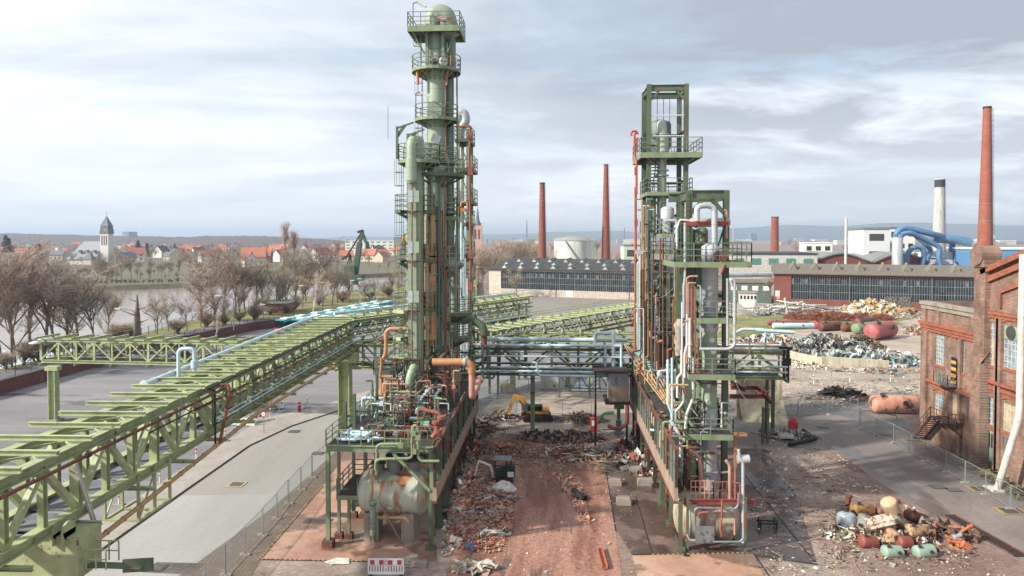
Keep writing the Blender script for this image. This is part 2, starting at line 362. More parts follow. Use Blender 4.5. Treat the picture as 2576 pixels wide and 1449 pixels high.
# slabs with drain kerb
sheet('slab', [(655, 1407), (813, 1222), (860, 1160), (1085, 1150), (1100, 1412), (922, 1412)], .03, m_slab)
sheet('brick_dust_ground', [(1120, 1460), (1150, 1330), (1200, 1110), (1240, 1085), (1480, 1085), (1520, 1200), (1548, 1330), (1600, 1700), (1000, 1700)], .022, m_red)
sheet('slab', [(1500, 1110), (1700, 1120), (1900, 1130), (2000, 1240), (2055, 1420), (1905, 1395), (1590, 1395), (1548, 1330), (1522, 1180)], .034, m_slabd)
sheet('slab', [(1590, 1398), (1895, 1392), (1990, 1600), (1640, 1600)], .040, m_slab)
sheet('yard_ground', [(1190, 1060), (1260, 985), (1620, 985), (1580, 1110), (1240, 1090)], .024, m_yard)
sheet('yard_ground', [(1240, 742), (1580, 752), (1650, 760), (1640, 900), (1240, 860)], .018, ground('mossy_asphalt', ['737071', '827d7c', '7d7a55', '8b8683'], .05, grain=.15, wet=.1, wetc=.75))
sheet('road', [(1700, 1040), (1990, 1018), (2180, 1000), (2330, 1090), (2345, 1125), (2420, 1165), (2700, 1340), (2900, 1600), (2282, 1257), (2208, 1211), (2098, 1131), (1860, 1120)], .020, m_asph2)
sheet('road', [(1840, 745), (1945, 745), (1930, 775), (1860, 830), (1700, 870), (1700, 800)], .020, m_yard)
sheet('grass', [(1830, 800), (1900, 783), (2010, 800), (2300, 796), (2240, 818), (2050, 822), (1900, 850), (1800, 850)], .026, m_grass)
sheet('yard_ground', [(1800, 850), (2330, 800), (2330, 1000), (1990, 1018), (1700, 1040)], .012, m_yard)
# floor joints, gratings and marked covers
mb = MB()
def line(a, b, w, z=.045, m=0):
    a = g(*a, z); b = g(*b, z); mb.beam(a, b, w, .012, m)
for a, b in (((1525, 1185), (1549, 1335)), ((1640, 1150), (1690, 1290)), ((1690, 1290), (1728, 1400)), ((1590, 1396), (1895, 1391)), ((1895, 1391), (1935, 1449)), ((1870, 1190), (2055, 1420)), ((2055, 1420), (1900, 1397)), ((1600, 1250), (1640, 1390)), ((655, 1407), (922, 1412)), ((655, 1407), (813, 1222))):
    line(a, b, .09 if a[0] != 1640 and a[0] != 1690 else .45)
kind(put('floor_channels', mb, paint('channel_dark_steel', '2a211c', .7)))  # joints and channels as flat strips in one dark brown
mb = MB()
for i in range(22):
    a = Vector(g(657, 1406, .05)).lerp(g(918, 1411, .05), i / 22); b = Vector(g(657, 1406, .05)).lerp(g(918, 1411, .05), (i + .5) / 22); mb.beam(a, b, .16, .03)
for i in range(40):
    a = Vector(g(655, 1405, .05)).lerp(g(813, 1220, .05), i / 40); b = Vector(g(655, 1405, .05)).lerp(g(813, 1220, .05), (i + .5) / 40); mb.beam(a, b, .16, .03)
for i in range(20):
    a = Vector(g(1640, 1395, .06)).lerp(g(1890, 1390, .06), (i * 1.0) / 20); b = Vector(g(1640, 1395, .06)).lerp(g(1890, 1390, .06), (i + .5) / 20); mb.beam(a, b, .13, .02)
kind(put('road_marking', mb, paint('worn_yellow_marking', 'b08a4c', .8, rust=.5, rc='5a4a3a')))
mb = MB()
def frame(c, w, d, mm=0, fill=1, z=.05):
    a = g(*c, z); mb.box(a, (w, d, .02), m=mm); mb.box(a + Vector((0, 0, .012)), (w * .72, d * .72, .02), m=fill)
frame((595, 1218), 1.5, 1.3); frame((1560, 1100), .8, .8, 0, 1); frame((2445, 1180), 2, 1.4, 2, 3); frame((2230, 1095), 2.4, 1.6, 2, 3); frame((2300, 1110), 2.4, 1.4, 2, 3); frame((2470, 1230), 2.2, 1.5, 2, 3); frame((2545, 1285), 2.2, 1.5, 2, 3)
for c in ((330, 1418), (395, 1428), (840, 1115), (800, 1140), (2070, 1075), (740, 1085), (2360, 1225), (2400, 1232)): frame(c, 1.2, .9, 3, 1)
for c in ((800, 1310), (850, 1295)): frame(c, 2.2, .9, 1, 3)
kind(put('ground_covers', mb, [paint('cover_frame', 'b39a76', .8), paint('cover_plate', '5b5552', .8), paint('cover_yellow', '9c8138', .8, rust=.4, rc='6a6158'), paint('cover_dark', '4b4743', .85)]))
sheet('road_patch', [(355, 1440), (395, 1415), (520, 1418), (480, 1446)], .03, ground('patched_asphalt', ['4a4440', '6a625a'], .8, grain=.5))
mb = MB()
for i in range(30):
    a = g(560 + i * 9, 985 - i * 1.2 + (0 if i < 12 else 0), .02)
for a, b in (((700, 1000), (790, 985)), ((830, 980), (960, 962)), ((560, 1040), (640, 1022)), ((470, 1090), (560, 1078)), ((0, 940), (1, 941)), ((1030, 960), (1130, 950)), ((640, 1060), (760, 1062))): mb.beam(g(*a, .02), g(*b, .02), .1, .01)
kind(put('road_marking', mb, paint('worn_white_marking', 'b8b6b0', .8)))
# hills
def ridge(name, px0, px1, prof, D, back, m, n=90, jag=0.0, dz=0):
    mb = MB(); rows = 4; pts = []
    for i in range(n + 1):
        t = i / n; px = px0 + (px1 - px0) * t
        for k in range(len(prof) - 1):
            if prof[k][0] <= px <= prof[k + 1][0]:
                q = (px - prof[k][0]) / (prof[k + 1][0] - prof[k][0]); q = q * q * (3 - 2 * q); py = prof[k][1] * (1 - q) + prof[k + 1][1] * q; break
        py -= U(0, jag); top = at(px, py, D)
        for r, (f, hz_) in enumerate(((-1, 0), (-.45, .55), (0, 1), (.8, .5))):
            d = 1 + f * back / D; pts.append((top.x * d, top.y * d, max(0, top.z) * hz_ if r != 2 else top.z))
    fs = []
    for i in range(n):
        for r in range(rows - 1): a = i * rows + r; fs.append((a, a + rows, a + rows + 1, a + 1))
    mb.add(pts, fs, 0, True); return kind(put(name, mb, m))
m_hill = ground('wooded_hill', ['38443c', '46523f', '4c5344'], .0012, grain=.25, bump=0)
ridge('hills', 780, 2900, [(780, 600), (900, 594), (1000, 597), (1100, 592), (1210, 590), (1320, 588), (1400, 583), (1560, 581), (1640, 588), (1800, 578), (1850, 574), (2000, 566), (2100, 569), (2250, 561), (2310, 560), (2400, 563), (2576, 568), (2900, 575)], 8200, 1800, m_hill, 140, .5)
m_for = ground('bare_forest', ['3a3030', '4a3c39', '57463e', '3c3a33'], .02, grain=.35, bump=0)
ridge('wooded_hills', -400, 1010, [(-400, 588), (0, 587), (120, 590), (300, 594), (480, 597), (520, 594), (640, 594), (700, 596), (800, 601), (900, 609), (1010, 618)], 1900, 260, m_for, 260, 1.6)
# ================================================================ HALLS, CHIMNEYS, FAR TOWN
roofd = paint('dark_roof_felt', '3c3a39', .85, var=.25, rust=.2, rc='5d5850')
roofc = paint('corrugated_roof', '6f685c', .85, var=.2, rust=.35, rc='4e4a3e')
roofr = paint('red_tile_roof', '9a4a35', .8, var=.25); roofo = paint('orange_tile_roof', 'b5654a', .8, var=.2); roofg = paint('grey_tile_roof', '6d7078', .8, var=.2); roofb = paint('brown_tile_roof', '5c3f3a', .8, var=.2)
wallw = paint('white_render', 'd8d4ca', .85, var=.08); wallc = paint('cream_render', 'c9bda2', .85, var=.1); walle = paint('red_render', 'a04338', .85, var=.15)
redbrick = brick('hall_red_brick', '8e4436', '7a3a30', '6a5a50', 'b', 1, .2, .5, .2, patch='8a5040')
chim_b = brick('chimney_brick', '9d4f39', '8a4231', '6d463a', 'b', 1, .3, .5, .25, patch='a8614a')
def gable_roof(mb, W, D, z, h, o=.5, t=.25, m=0):
    for s_ in (-1, 1):
        q = [(-W / 2 - o, s_ * (D / 2 + o), z - o * h / (D / 2)), (W / 2 + o, s_ * (D / 2 + o), z - o * h / (D / 2)), (W / 2 + o, 0, z + h), (-W / 2 - o, 0, z + h)]
        vs = q + [(a, b, c + t) for a, b, c in q]; mb.add(vs, [(0, 1, 2, 3), (4, 5, 6, 7), (0, 1, 5, 4), (1, 2, 6, 5), (2, 3, 7, 6), (3, 0, 4, 7)], m)
def gable_walls(mb, W, D, z, h, m=0):
    mb.bx((-W / 2, -D / 2, 0), (W / 2, D / 2, z), m)
    for x in (-W / 2 + .01, W / 2 - .01): mb.add([(x, -D / 2, z), (x, D / 2, z), (x, 0, z + h)], [(0, 1, 2)], m)
def placed(o, loc, rz): o.location = loc; o.rotation_euler = (0, 0, rz); return o
# --- hall 1 (glazed, saw lanterns)
def hall(label, A, B, depth, ez, rh, wallm, bays, lant, lrows, roofm, base_h, gx0, endm=None):
    A = Vector(A); B = Vector(B); Ln = (B - A).length; rz = math.atan2(B.y - A.y, B.x - A.x)
    t = thing('industrial_hall', label, 'factory hall', (0, 0, 0)); hw = Ln
    mb = MB(); mb.bx((0, .6, 0), (Ln, depth, ez), 0); mb.bx((0, 0, 0), (gx0, .6, ez - .3), 1); mb.bx((gx0, 0, 0), (Ln, .6, base_h), 0); mb.bx((gx0, 0.05, ez - .9), (Ln, .6, ez - .3), 0)
    for e in (0.01, Ln - .01): mb.add([(e, 0, ez - .02), (e, depth, ez - .02), (e, depth / 2, ez + rh)], [(0, 1, 2)], 0)
    put('wall', mb, wallm, t)
    mb = MB(); gz0, gz1 = base_h, ez - .9; nb_ = bays
    for i in range(nb_):
        x0 = gx0 + (Ln - gx0) * i / nb_; x1 = gx0 + (Ln - gx0) * (i + 1) / nb_
        wn = MB(); wn.bx((x0 + .12, .30, gz0), (x1 - .12, .36, gz1), 0)
        for k in range(9): xx = x0 + .12 + (x1 - x0 - .24) * k / 8; wn.bx((xx - .035, .22, gz0), (xx + .035, .298, gz1), 1)
        for k in (.0, .33, .66, 1): zz_ = gz0 + (gz1 - gz0) * k; wn.bx((x0, .20, zz_ - .05), (x1, .24, zz_ + .05), 1)
        for k in range(8):
            if rnd.random() < .25: xx = x0 + .12 + (x1 - x0 - .24) * k / 8; zz_ = gz0 + (gz1 - gz0) * .68; wn.bx((xx + .06, .24, zz_), (xx + (x1 - x0) / 8 - .09, .27, zz_ + (gz1 - gz0) * .2), rnd.choice((2, 2, 3)))
        put('window', wn, [glassd, paint_mull, dark, glassl], t)
    mb = MB(); o = .9
    for s_, y0 in ((0, -o), (1, depth + o)):
        q = [(-o, y0, ez - .25), (Ln + o, y0, ez - .25), (Ln + o, depth / 2, ez + rh), (-o, depth / 2, ez + rh)]; vs = q + [(a, b, c + .3) for a, b, c in q]
        mb.add(vs, [(0, 1, 2, 3), (4, 5, 6, 7), (0, 1, 5, 4), (1, 2, 6, 5), (2, 3, 7, 6), (3, 0, 4, 7)])
    put('roof', mb, roofm, t)
    for r in range(lrows):
        for i in range(lant):
            x = Ln * (i + .9 - .35 * (r % 2)) / (lant + .5); y = 4.5 + r * (depth / 2 - 6) / max(1, lrows - .6); zb = ez + rh * y / (depth / 2); mb = MB()
            w_, l_, h_ = (3.0, 7.5, 1.35) if endm is None else (3.3, 3.2, 2.7)
            vs = [(x - w_ / 2, y - l_ / 2, zb - .8), (x + w_ / 2, y - l_ / 2, zb - .8), (x + w_ / 2, y + l_ / 2, zb + .3), (x - w_ / 2, y + l_ / 2, zb + .3), (x, y - l_ / 2 + .6, zb + h_ - .5), (x, y + l_ / 2 - .3, zb + h_)]
            mb.add(vs, [(0, 1, 4), (1, 2, 5, 4), (2, 3, 5), (3, 0, 4, 5)]); mb.beam(vs[4], vs[5], .4, .3, 1)
            for q in range(6):
                for a, b in ((0, 3), (1, 2)):
                    p = Vector(vs[a]).lerp(Vector(vs[b]), q / 5); p2 = Vector(vs[4]).lerp(Vector(vs[5]), q / 5); mb.beam(p, p2, .1, .1, 1)
            put('roof_lantern', mb, [lant_m if endm is None else roofc, steel if endm is None else conc], t)
    for x in (Ln * .36, Ln * .72):
        mb = MB(); mb.tube((x, -.15, 0), (x, -.15, ez - .3), .1, n=6); put('downpipe', mb, steel, t)
    placed(t, A, rz); return t
paint_mull = paint('glazing_bars', '8b9294', .6, rust=.25)
lant_m = paint('dusty_lantern_glass', '7c817f', .35, var=.2, sc=2)
A1 = g(1230, 741); d1 = (g(1580, 754) - A1).normalized()
h1 = hall('long grey glazed hall with dark roof full of skylight lanterns, behind the pipe bridges', A1, A1 + d1 * 78, 46, 10.3, 3.2, [paint('pale_plinth_render', 'b5aa9c', .85, rust=.2, rc='8b7c70'), paint('patchy_panel_render', 'c9b8a8', .8, var=.18, sc=.6, c2='b59a86')], 12, 11, 3, roofd, 2.6, 5.2)
A2 = g(1946, 765); d2 = (g(2320, 772.5) - A2); d2.z = 0; d2.normalize(); d2 = Vector((54, -17, 0)).normalized()
h2 = hall('long red brick hall with blackened glazing and corrugated roof behind the scrap heaps', A2, A2 + d2 * 64, 24, 10.5, 2.6, [redbrick, redbrick], 10, 9, 1, roofc, 1.9, 5.4, 1)
mb = MB(); mb.bx((33, -.06, .1), (36.6, .28, 3.6)); mb.bx((37, -.06, .1), (40.4, .28, 3.6)); put('door', mb, paint('peeling_door', '4d4744', .8, rust=.5, rc='8f8a84'), h2)
mb = MB(); mb.bx((.5, -.03, 4.2 - 1.6), (1.9, 0.0, 4.6)); put('sign', mb, white, h2, 'white notice board on the brick end')
mb = MB(); mb.bx((1.0, -.03, 1.9), (1.9, 0.0, 2.5)); put('sign', mb, paint('yellow_sign', 'd69a1e', .6), h2, 'small yellow sign low on the brick end')
mb = MB(); mb.bx((32, -.04, .2), (35, -.001, 2.6)); put('door', mb, white, h1)
# --- chimneys
def chimney(px, pt, pb, wt, wb, Y, label, m, cap=None, bands=(), ladder=True, name='chimney', flare=False):
    top = at(px, pt, Y); H = top.z; k = Y / F; c = Vector((xat(px if not isinstance(px, tuple) else px[0], Y), Y, 0))
    t = thing(name, label, 'chimney', c); r1 = wt * k / 2; zb = at(px, pb, Y).z; r0 = r1 + (wb * k / 2 - r1) * H / (H - zb)
    mb = MB(); pr = [(r0 + (r1 - r0) * q / 24, H * q / 24) for q in range(25)]
    mb.lathe(pr, c, 20); put('shaft', mb, m, t)
    mb = MB(); mb.lathe([(r1 * 1.0, H), (r1 * 1.12, H + .02), (r1 * 1.12, H + .5), (r1 * .8, H + .5), (r1 * .8, H - 1)], c, 20); put('rim', mb, cap or m, t)
    for b in bands:
        z = H * b; rr = r0 + (r1 - r0) * b + .05; mb = MB(); mb.lathe([(rr, z), (rr, z + .18)], c, 20); put('steel_band', mb, steel, t)
    if ladder:
        mb = MB()
        for q in range(int(H / 1.4)):
            z = q * 1.4 + 2; rr = r0 + (r1 - r0) * z / H; mb.box(c + Vector((rr + .18, -.2, z)), (.36, .5, .06))
        for s_ in (-.25, .25): mb.beam(c + Vector((r0 + .3, s_ - .2, 2)), c + Vector((r1 + .3, s_ - .2, H)), .06)
        put('ladder', mb, drust, t)
    return t
chimney(1364, 462, 657, 13, 21, 330, 'tall red brick chimney left of the two behind the glazed hall', chim_b, bands=(.93, .90, .86, .83, .78), cap=drust)
chimney(1524, 416, 648, 11, 22, 345, 'tallest slim red brick chimney behind the glazed hall, beside the right tower', chim_b, bands=(.95, .8), cap=drust)
c3_ = chimney(2478, 273, 665, 17, 34, 192, 'massive orange red brick chimney rising above the old brick building', brick('orange_chimney_brick', 'a5583c', '934a34', '7c5242', 'b', 1, .22, .5, .25, patch='9c5440'), cap=drust, bands=(.55, .47))
chimney(1949, 547, 634, 17, 20, 420, 'short stubby red brick chimney beyond the long shed', chim_b, bands=(.6,), ladder=False)
cst = chimney(2362, 453, 600, 22, 27, 330, 'concrete stack with a black painted top beside the blue ducts', paint('stack_concrete', 'b0b0ae', .8, rust=.1, rc='7a7876', streak=True))
mb = MB(); H = at(2362, 453, 330).z; c = ORG[cst]; k = 330 / F; mb.lathe([(11.4 * k, H - 6.2), (11.2 * k, H + .2)], c, 20); put('black_top', mb, paint('stack_black', '34333a', .7, var=.2), cst)
chimney(2128, 551, 672, 5.5, 6, 262, 'thin white steel flue standing behind the corrugated roof', white, ladder=False, name='steel_flue')
chimney(1325, 555, 600, 2.2, 4.5, 2400, 'lone grey chimney far off on the horizon', paint('far_grey', '6c6f76', .9), ladder=False)
chimney(1571, 573, 602, 2.2, 2.6, 3000, 'dark distant chimney with steam beside it', paint('far_dark', '5c5f66', .9), ladder=False)
chimney(1845, 544, 600, 1.6, 3, 2200, 'thin red and white banded mast chimney on the horizon', paint('far_pink', 'c99a96', .9), ladder=False)
# --- white storage tank
c = Vector((xat(1445, 372), 372, 0)); zt = at(1445, 606, 372).z; t = thing('storage_tank', 'huge white storage tank with shallow dome roof beyond the glazed hall', 'storage tank', c)
rt = 51 * 372 / F; mb = MB(); mb.lathe([(rt, 0), (rt, zt)], c, 40); put('shell', mb, paint('streaked_white_tank', 'c6cdc6', .6, rust=.22, rc='b5ad7c', streak=True, rs=.15, sc=.3), t)
mb = MB(); mb.lathe([(rt + .1, zt), (rt * .9, zt + .8), (rt * .5, zt + 2.2), (.01, zt + 2.9)], c, 40); put('roof', mb, paint('tank_roof', '8c8c86', .7, var=.2), t)
mb = MB()
for i in range(40):
    a = i * 2 * math.pi / 40; b = (i + 1) * 2 * math.pi / 40; p = c + Vector((math.cos(a) * rt, math.sin(a) * rt, zt + .1)); q = c + Vector((math.cos(b) * rt, math.sin(b) * rt, zt + .1))
    mb.beam(p, p + Z * 1.3, .12); mb.beam(p + Z * 1.3, q + Z * 1.3, .1); mb.beam(p + Z * .7, q + Z * .7, .08)
put('railing', mb, white, t)
mb = MB()
for i in range(16):
    a = R(-115 + i * 4.2); p = c + Vector((math.cos(a), math.sin(a), 0)) * (rt + .6); a2 = R(-115 + (i + 1) * 4.2); q = c + Vector((math.cos(a2), math.sin(a2), 0)) * (rt + .6); mb.beam(p + Z * (zt - i * zt / 16), q + Z * (zt - (i + 1) * zt / 16), 1.2, .3)
put('stairway', mb, steel, t)
# --- generic block building
def block(label, px0, px1, ptop, pbase, Y, D, m, name='building', win=None, rm=None, wc=4, wr=2, rz=0, floors=None, lab_cat='building'):
    x0, x1 = xat(px0, Y), xat(px1, Y); z0 = 0; z1 = zat(ptop, Y, (px0 + px1) / 2); W = x1 - x0
    t = thing(name, label, lab_cat, ((x0 + x1) / 2, Y, 0)); c = ORG[t]; mb = MB(); mb.bx((x0, Y, 0), (x1, Y + D, z1)); put('wall', mb, m, t)
    mb = MB(); mb.bx((x0 - .3, Y - .3, z1), (x1 + .3, Y + D + .3, z1 + max(.3, (z1) * .03))); put('roof', mb, rm or steel, t)
    zb = max(0, zat(pbase, Y, px0))
    if win:
        for r in range(wr):
            for i in range(wc):
                mb = MB(); xa = x0 + W * (i + .22) / wc; xb = x0 + W * (i + .78) / wc; za = zb + (z1 - zb) * (r + .35) / wr; zc = zb + (z1 - zb) * (r + .75) / wr; mb.bx((xa, Y - .06, za), (xb, Y + .05, zc)); put('window', mb, win, t)
    t.rotation_euler = (0, 0, rz); return t
teal_w = paint('teal_glass', '4f8079', .35, var=.2); seam_w = paint('ribbed_white_cladding', 'c5c9ca', .6, var=.05)
block('wide low shed with teal glazed front behind the right tower', 1842, 2052, 640, 680, 262, 38, paint('shed_wall', 'b9b7ae', .8), 'shed', teal_w, roofd, 5, 1, R(-9))
block('small white flat roofed office among the trees', 2026, 2092, 612, 640, 400, 22, wallw, 'office_building', glassd, wallw, 3, 1, R(-12))
block('grey ribbed process building with two dark louvres', 2174, 2237, 577, 665, 285, 22, seam_w, 'process_building', dark, steel, 1, 2, R(-8))
block('white annex joined behind the ribbed process building', 2239, 2300, 575, 665, 305, 18, wallw, 'annex_building', glassd, steel, 3, 3, R(-8))
block('bright blue clad hall at the right edge beyond the chimney', 2482, 2700, 628, 690, 250, 30, paint('blue_cladding', '4f86b5', .6, var=.1), 'blue_hall', glassl, wallw, 5, 1, R(-8))
for px0, px1, lab in ((2040, 2192, 'left of two red brick gabled sheds under the blue ducts'), (2196, 2340, 'right red brick gabled shed under the blue ducts')):
    x0, x1 = xat(px0, 268), xat(px1, 268); W = x1 - x0; t = thing('brick_shed', lab, 'shed', (x0, 268, 0)); zt = zat(662, 268, px0)
    mb = MB(); mb.bx((x0, 268, 0), (x1, 300, zt)); n = 8; pr = [(x0 + W * i / n, zt + 3.6 * math.sin(math.pi * i / n) * (1 - abs(i / n - .5) * .3)) for i in range(n + 1)]
    mb.add([(x, 268.01, z) for x, z in pr] , [tuple(range(n + 1))]); put('wall', mb, redbrick, t); mb = MB()
    for i in range(n):
        (xa, za), (xb, zb) = pr[i], pr[i + 1]; mb.add([(xa, 267.4, za), (xb, 267.4, zb), (xb, 300, zb), (xa, 300, za), (xa, 267.4, za + .6), (xb, 267.4, zb + .6), (xb, 300, zb + .6), (xa, 300, za + .6)], [(0, 1, 2, 3), (4, 5, 6, 7), (0, 1, 5, 4)])
    put('roof', mb, paint('grey_shed_roof', '7b7f7d', .7), t); mb = MB(); mb.bx((x0 + W * .2, 267.9, zt - 4), (x1 - W * .2, 268.1, zt - .8)); put('window', mb, glassl, t)
# silver silo and blue ducts
c = Vector((xat(2258, 262), 262, 0)); zt = zat(600, 262, 2258); t = thing('silo', 'tall silver cylinder silo in front of the blue ducts', 'silo', c); mb = MB(); mb.lathe([(12 * 262 / F, 0), (12 * 262 / F, zt), (11 * 262 / F, zt + .4)], c, 24); put('shell', mb, galv, t)
mb = MB()
for i in range(16):
    a = i * math.pi / 8; b = a + math.pi / 8; p = c + Vector((math.cos(a), math.sin(a), 0)) * 2.1 + Z * (zt + .4); q = c + Vector((math.cos(b), math.sin(b), 0)) * 2.1 + Z * (zt + .4); mb.beam(p, p + Z * 1.4, .12); mb.beam(p + Z * 1.4, q + Z * 1.4, .12)
put('railing', mb, paint('blue_rail', '3b5f9a', .6), t)
bl = paint('blue_duct_paint', '4a78a0', .5, rust=.12, var=.15); t = thing('blue_ductwork', 'cluster of big blue ducts feeding the filter plant by the stack', 'ductwork', (xat(2320, 270), 270, 0))
P = lambda px, py, Y=270: at(px, py, Y)
for pts, r in (([P(2252, 600), P(2256, 585), P(2270, 573), P(2300, 577), P(2350, 590), P(2395, 600, 278), P(2395, 635, 278), P(2378, 655, 278), P(2378, 690, 278)], 1.15), ([P(2262, 602, 267), P(2270, 588, 267), P(2290, 585, 267), P(2330, 604, 268), P(2366, 622, 268), P(2360, 645, 268), P(2372, 690, 268)], .95),
               ([P(2280, 680, 266), P(2281, 640, 266), P(2295, 622, 266), P(2320, 620, 266), P(2326, 645, 266), P(2312, 690, 266)], .95), ([P(2300, 590, 272), P(2345, 630, 272), P(2330, 650, 272), P(2345, 690, 272)], .85),
               ([P(2345, 600, 274), P(2400, 602, 274), P(2440, 610, 274)], 1.7)):
    mb = MB(); mb.pipe(pts, r, 12, bend=3); put('duct', mb, bl, t)
mb = MB(); mb.pipe([P(2440, 612, 274), P(2470, 603, 274), P(2500, 597, 274)], 1.0, 12); put('duct', mb, galv, t); mb = MB(); mb.tube(P(2459, 612, 274), (P(2459, 612, 274).x, 274, 0), .8, n=12); put('duct_support', mb, steel, t)
mb = MB()
for px in (2300, 2335, 2365, 2405, 2425):
    p = P(px, 640, 274); mb.beam((p.x, p.y, 0), p, .35)
    for py in (632, 650, 665): q = P(px, py, 274); mb.beam(q - Vector((2.4, 0, 0)), q + Vector((2.4, 0, 0)), .25)
put('steel_frame', mb, paint('navy_steel', '2c4468', .6), t)
mb = MB(); mb.bx((P(2300, 640).x, 276, 0), (P(2330, 640).x, 282, zat(636, 276, 2300))); mb.bx((P(2345, 640).x, 276, 0), (P(2420, 640).x, 282, zat(634, 276, 2300))); put('filter_box', mb, seam_w, t)
# long silver pipe and low roofs behind the right tower
mb = MB(); mb.pipe([at(1760, 694, 205), at(1940, 690, 215)], .75, 12); tag(put('pipeline', mb, galv), 'fat silver pipeline running low behind the right tower', 'pipeline')
block('low dark green glazed shed beyond the silver pipeline', 1835, 1940, 712, 740, 238, 20, paint('green_grey_wall', '5a6a60', .8), 'shed', wallw, roofc, 4, 1, R(-10))
block('small white gatehouse with window row beside the road', 1862, 1905, 738, 760, 215, 5, wallw, 'gatehouse', glassd, conc, 5, 1, R(-12))
block('pale green tall shed above the glazed hall roof', 1570, 1640, 618, 660, 360, 20, paint('mint_wall', 'b7c7b6', .8), 'shed', dark, steel, 2, 1, 0)
block('white office block across the river behind the harbour crane', 868, 990, 606, 628, 900, 40, wallw, 'office_block', glassl, wallw, 8, 3, 0)
block('brown flat roofed tower block behind the crane', 990, 1012, 597, 628, 1000, 40, paint('brown_block', '8c7a72', .8), 'tower_block', glassl, steel, 4, 4, 0)
block('pale flat topped tower block on the wooded skyline', 308, 324, 584, 600, 1880, 40, paint('grey_block', 'a3a0a6', .8), 'tower_block', glassl, steel, 3, 4, 0)
# harbour crane
t = thing('harbour_crane', 'dark green slewing harbour crane on the quay by the river', 'crane', (xat(893, 235), 235, 0)); Q = lambda px, py, Y=235: at(px, py, Y); cg = paint('crane_green', '3e5648', .6, rust=.25)
mb = MB(); a = Q(870, 668); b = Q(893, 706); mb.bx((a.x, 233, b.z), (Q(896, 668).x, 237, a.z)); mb.bx((Q(896, 690).x, 233, b.z), (Q(914, 690).x, 237, Q(893, 690).z)); put('cabin', mb, cg, t)
mb = MB(); mb.lathe([(1.2, Q(893, 716).z), (1.2, Q(893, 704).z)], (Q(893, 640).x, 235, 0), 12)
for s_ in (-1, 1):
    for u_ in (-1, 1): mb.beam((Q(893, 640).x + s_ * 1.0, 235 + u_, Q(893, 716).z), (Q(893, 640).x + s_ * 4.5, 235 + u_ * 3, 0), .5)
put('portal', mb, conc, t)
mb = MB(); mb.beam(Q(893, 700), Q(905, 610), 1.6, 1.9); mb.beam(Q(905, 612), Q(912, 582), 1.0, 1.0); put('boom', mb, cg, t)
mb = MB(); mb.beam(Q(908, 580), Q(922, 612), .8, 1.0); put('jib', mb, cg, t, 'rust tipped jib'); mb = MB(); mb.tube(Q(911, 582), Q(875, 640), .3, n=6); mb.beam(Q(900, 584), Q(914, 580), 1.2, .8); put('tie_rod', mb, drust, t)
mb = MB(); mb.beam(Q(860, 652), Q(882, 640), 1, .8)
for px in (878, 885, 892): mb.beam(Q(px - 6, 668), Q(882, 640), .3)
put('counterweight_arm', mb, drust, t); mb = MB(); mb.tube(Q(912, 582), Q(922, 600), .06, n=4); put('cable', mb, black, t)
# --- church with tower
t = thing('church', 'white church with steep grey roof and square clock tower across the river', 'church', (xat(235, 560), 560, 0)); Y = 560; T = lambda px, py, Y=560: at(px, py, Y)
x0, x1 = T(252, 600).x, T(272, 600).x; cx_ = (x0 + x1) / 2; hw = (x1 - x0) / 2; z1 = T(268, 587).z; z3 = T(268, 569).z; z4 = T(268, 542).z
mb = MB(); mb.bx((x0, Y, 0), (x1, Y + 2 * hw, z1)); put('tower', mb, wallw, t)
mb = MB()
for i in range(3):
    xx = x0 + (i + .75) * 2 * hw / 3.6; mb.bx((xx - .35, Y - .12, z1 - 12 + 2), (xx + .5, Y + .05, z1 - 2))
put('belfry_window', mb, dark, t)
mb = MB(); sl = roofg; pts = lambda r, z: [(cx_ - r, Y + hw - r, z), (cx_ + r, Y + hw - r, z), (cx_ + r, Y + hw + r, z), (cx_ - r, Y + hw + r, z)]
for (r0, za), (r1, zb) in (((hw + .5, z1), (hw * .92, z3)), ((hw + .1, z3), (.05, z4))): mb.add(pts(r0, za) + pts(r1, zb), [(0, 1, 5, 4), (1, 2, 6, 5), (2, 3, 7, 6), (3, 0, 4, 7)])
put('spire', mb, paint('slate', '59616b', .6, var=.15), t)
mb = MB(); mb.box((cx_, Y + hw, z4 + 1.5), (.25, .25, 4)); mb.box((cx_, Y + hw, z4 + 2.4), (1.6, .25, .3)); put('cross', mb, orange, t)
mb = MB(); mb.lathe([(1.3, 0), (1.3, .2)], (cx_ + 1.5, Y + .05 - .3, (z1 + z3) / 2), 16, ax='y'); put('clock_face', mb, orange, t)
xa, xb = T(176, 600).x, T(247, 600).x; ze = T(235, 650).z; zr = T(235, 607).z; nm = MB(); Dp = 17
nm.bx((xa, Y - 3, 0), (xb, Y - 3 + Dp, ze)); nm.add([(xb - .01, Y - 3, ze), (xb - .01, Y - 3 + Dp, ze), (xb - .01, Y - 3 + Dp / 2, zr)], [(0, 1, 2)]); put('nave', nm, wallw, t)
mb = MB(); ym = Y - 3 + Dp / 2; rx = T(200, 600).x
mb.add([(xa - .5, Y - 4, ze - .6), (xb + .5, Y - 4, ze - .6), (xb + .5, ym, zr), (rx, ym, zr), (xa - .5, Y - 3 + Dp, ze - .6), (xb + .5, Y - 3 + Dp, ze - .6)], [(0, 1, 2, 3), (0, 3, 4), (3, 2, 5, 4)]); put('roof', mb, paint('light_slate', '8b9095', .7, var=.1), t)
for px in (202, 220, 238):
    p = T(px, 632, Y - 1.5); mb = MB(); mb.box(p, (2, 2.4, 2.2)); put('dormer', mb, roofg, t)
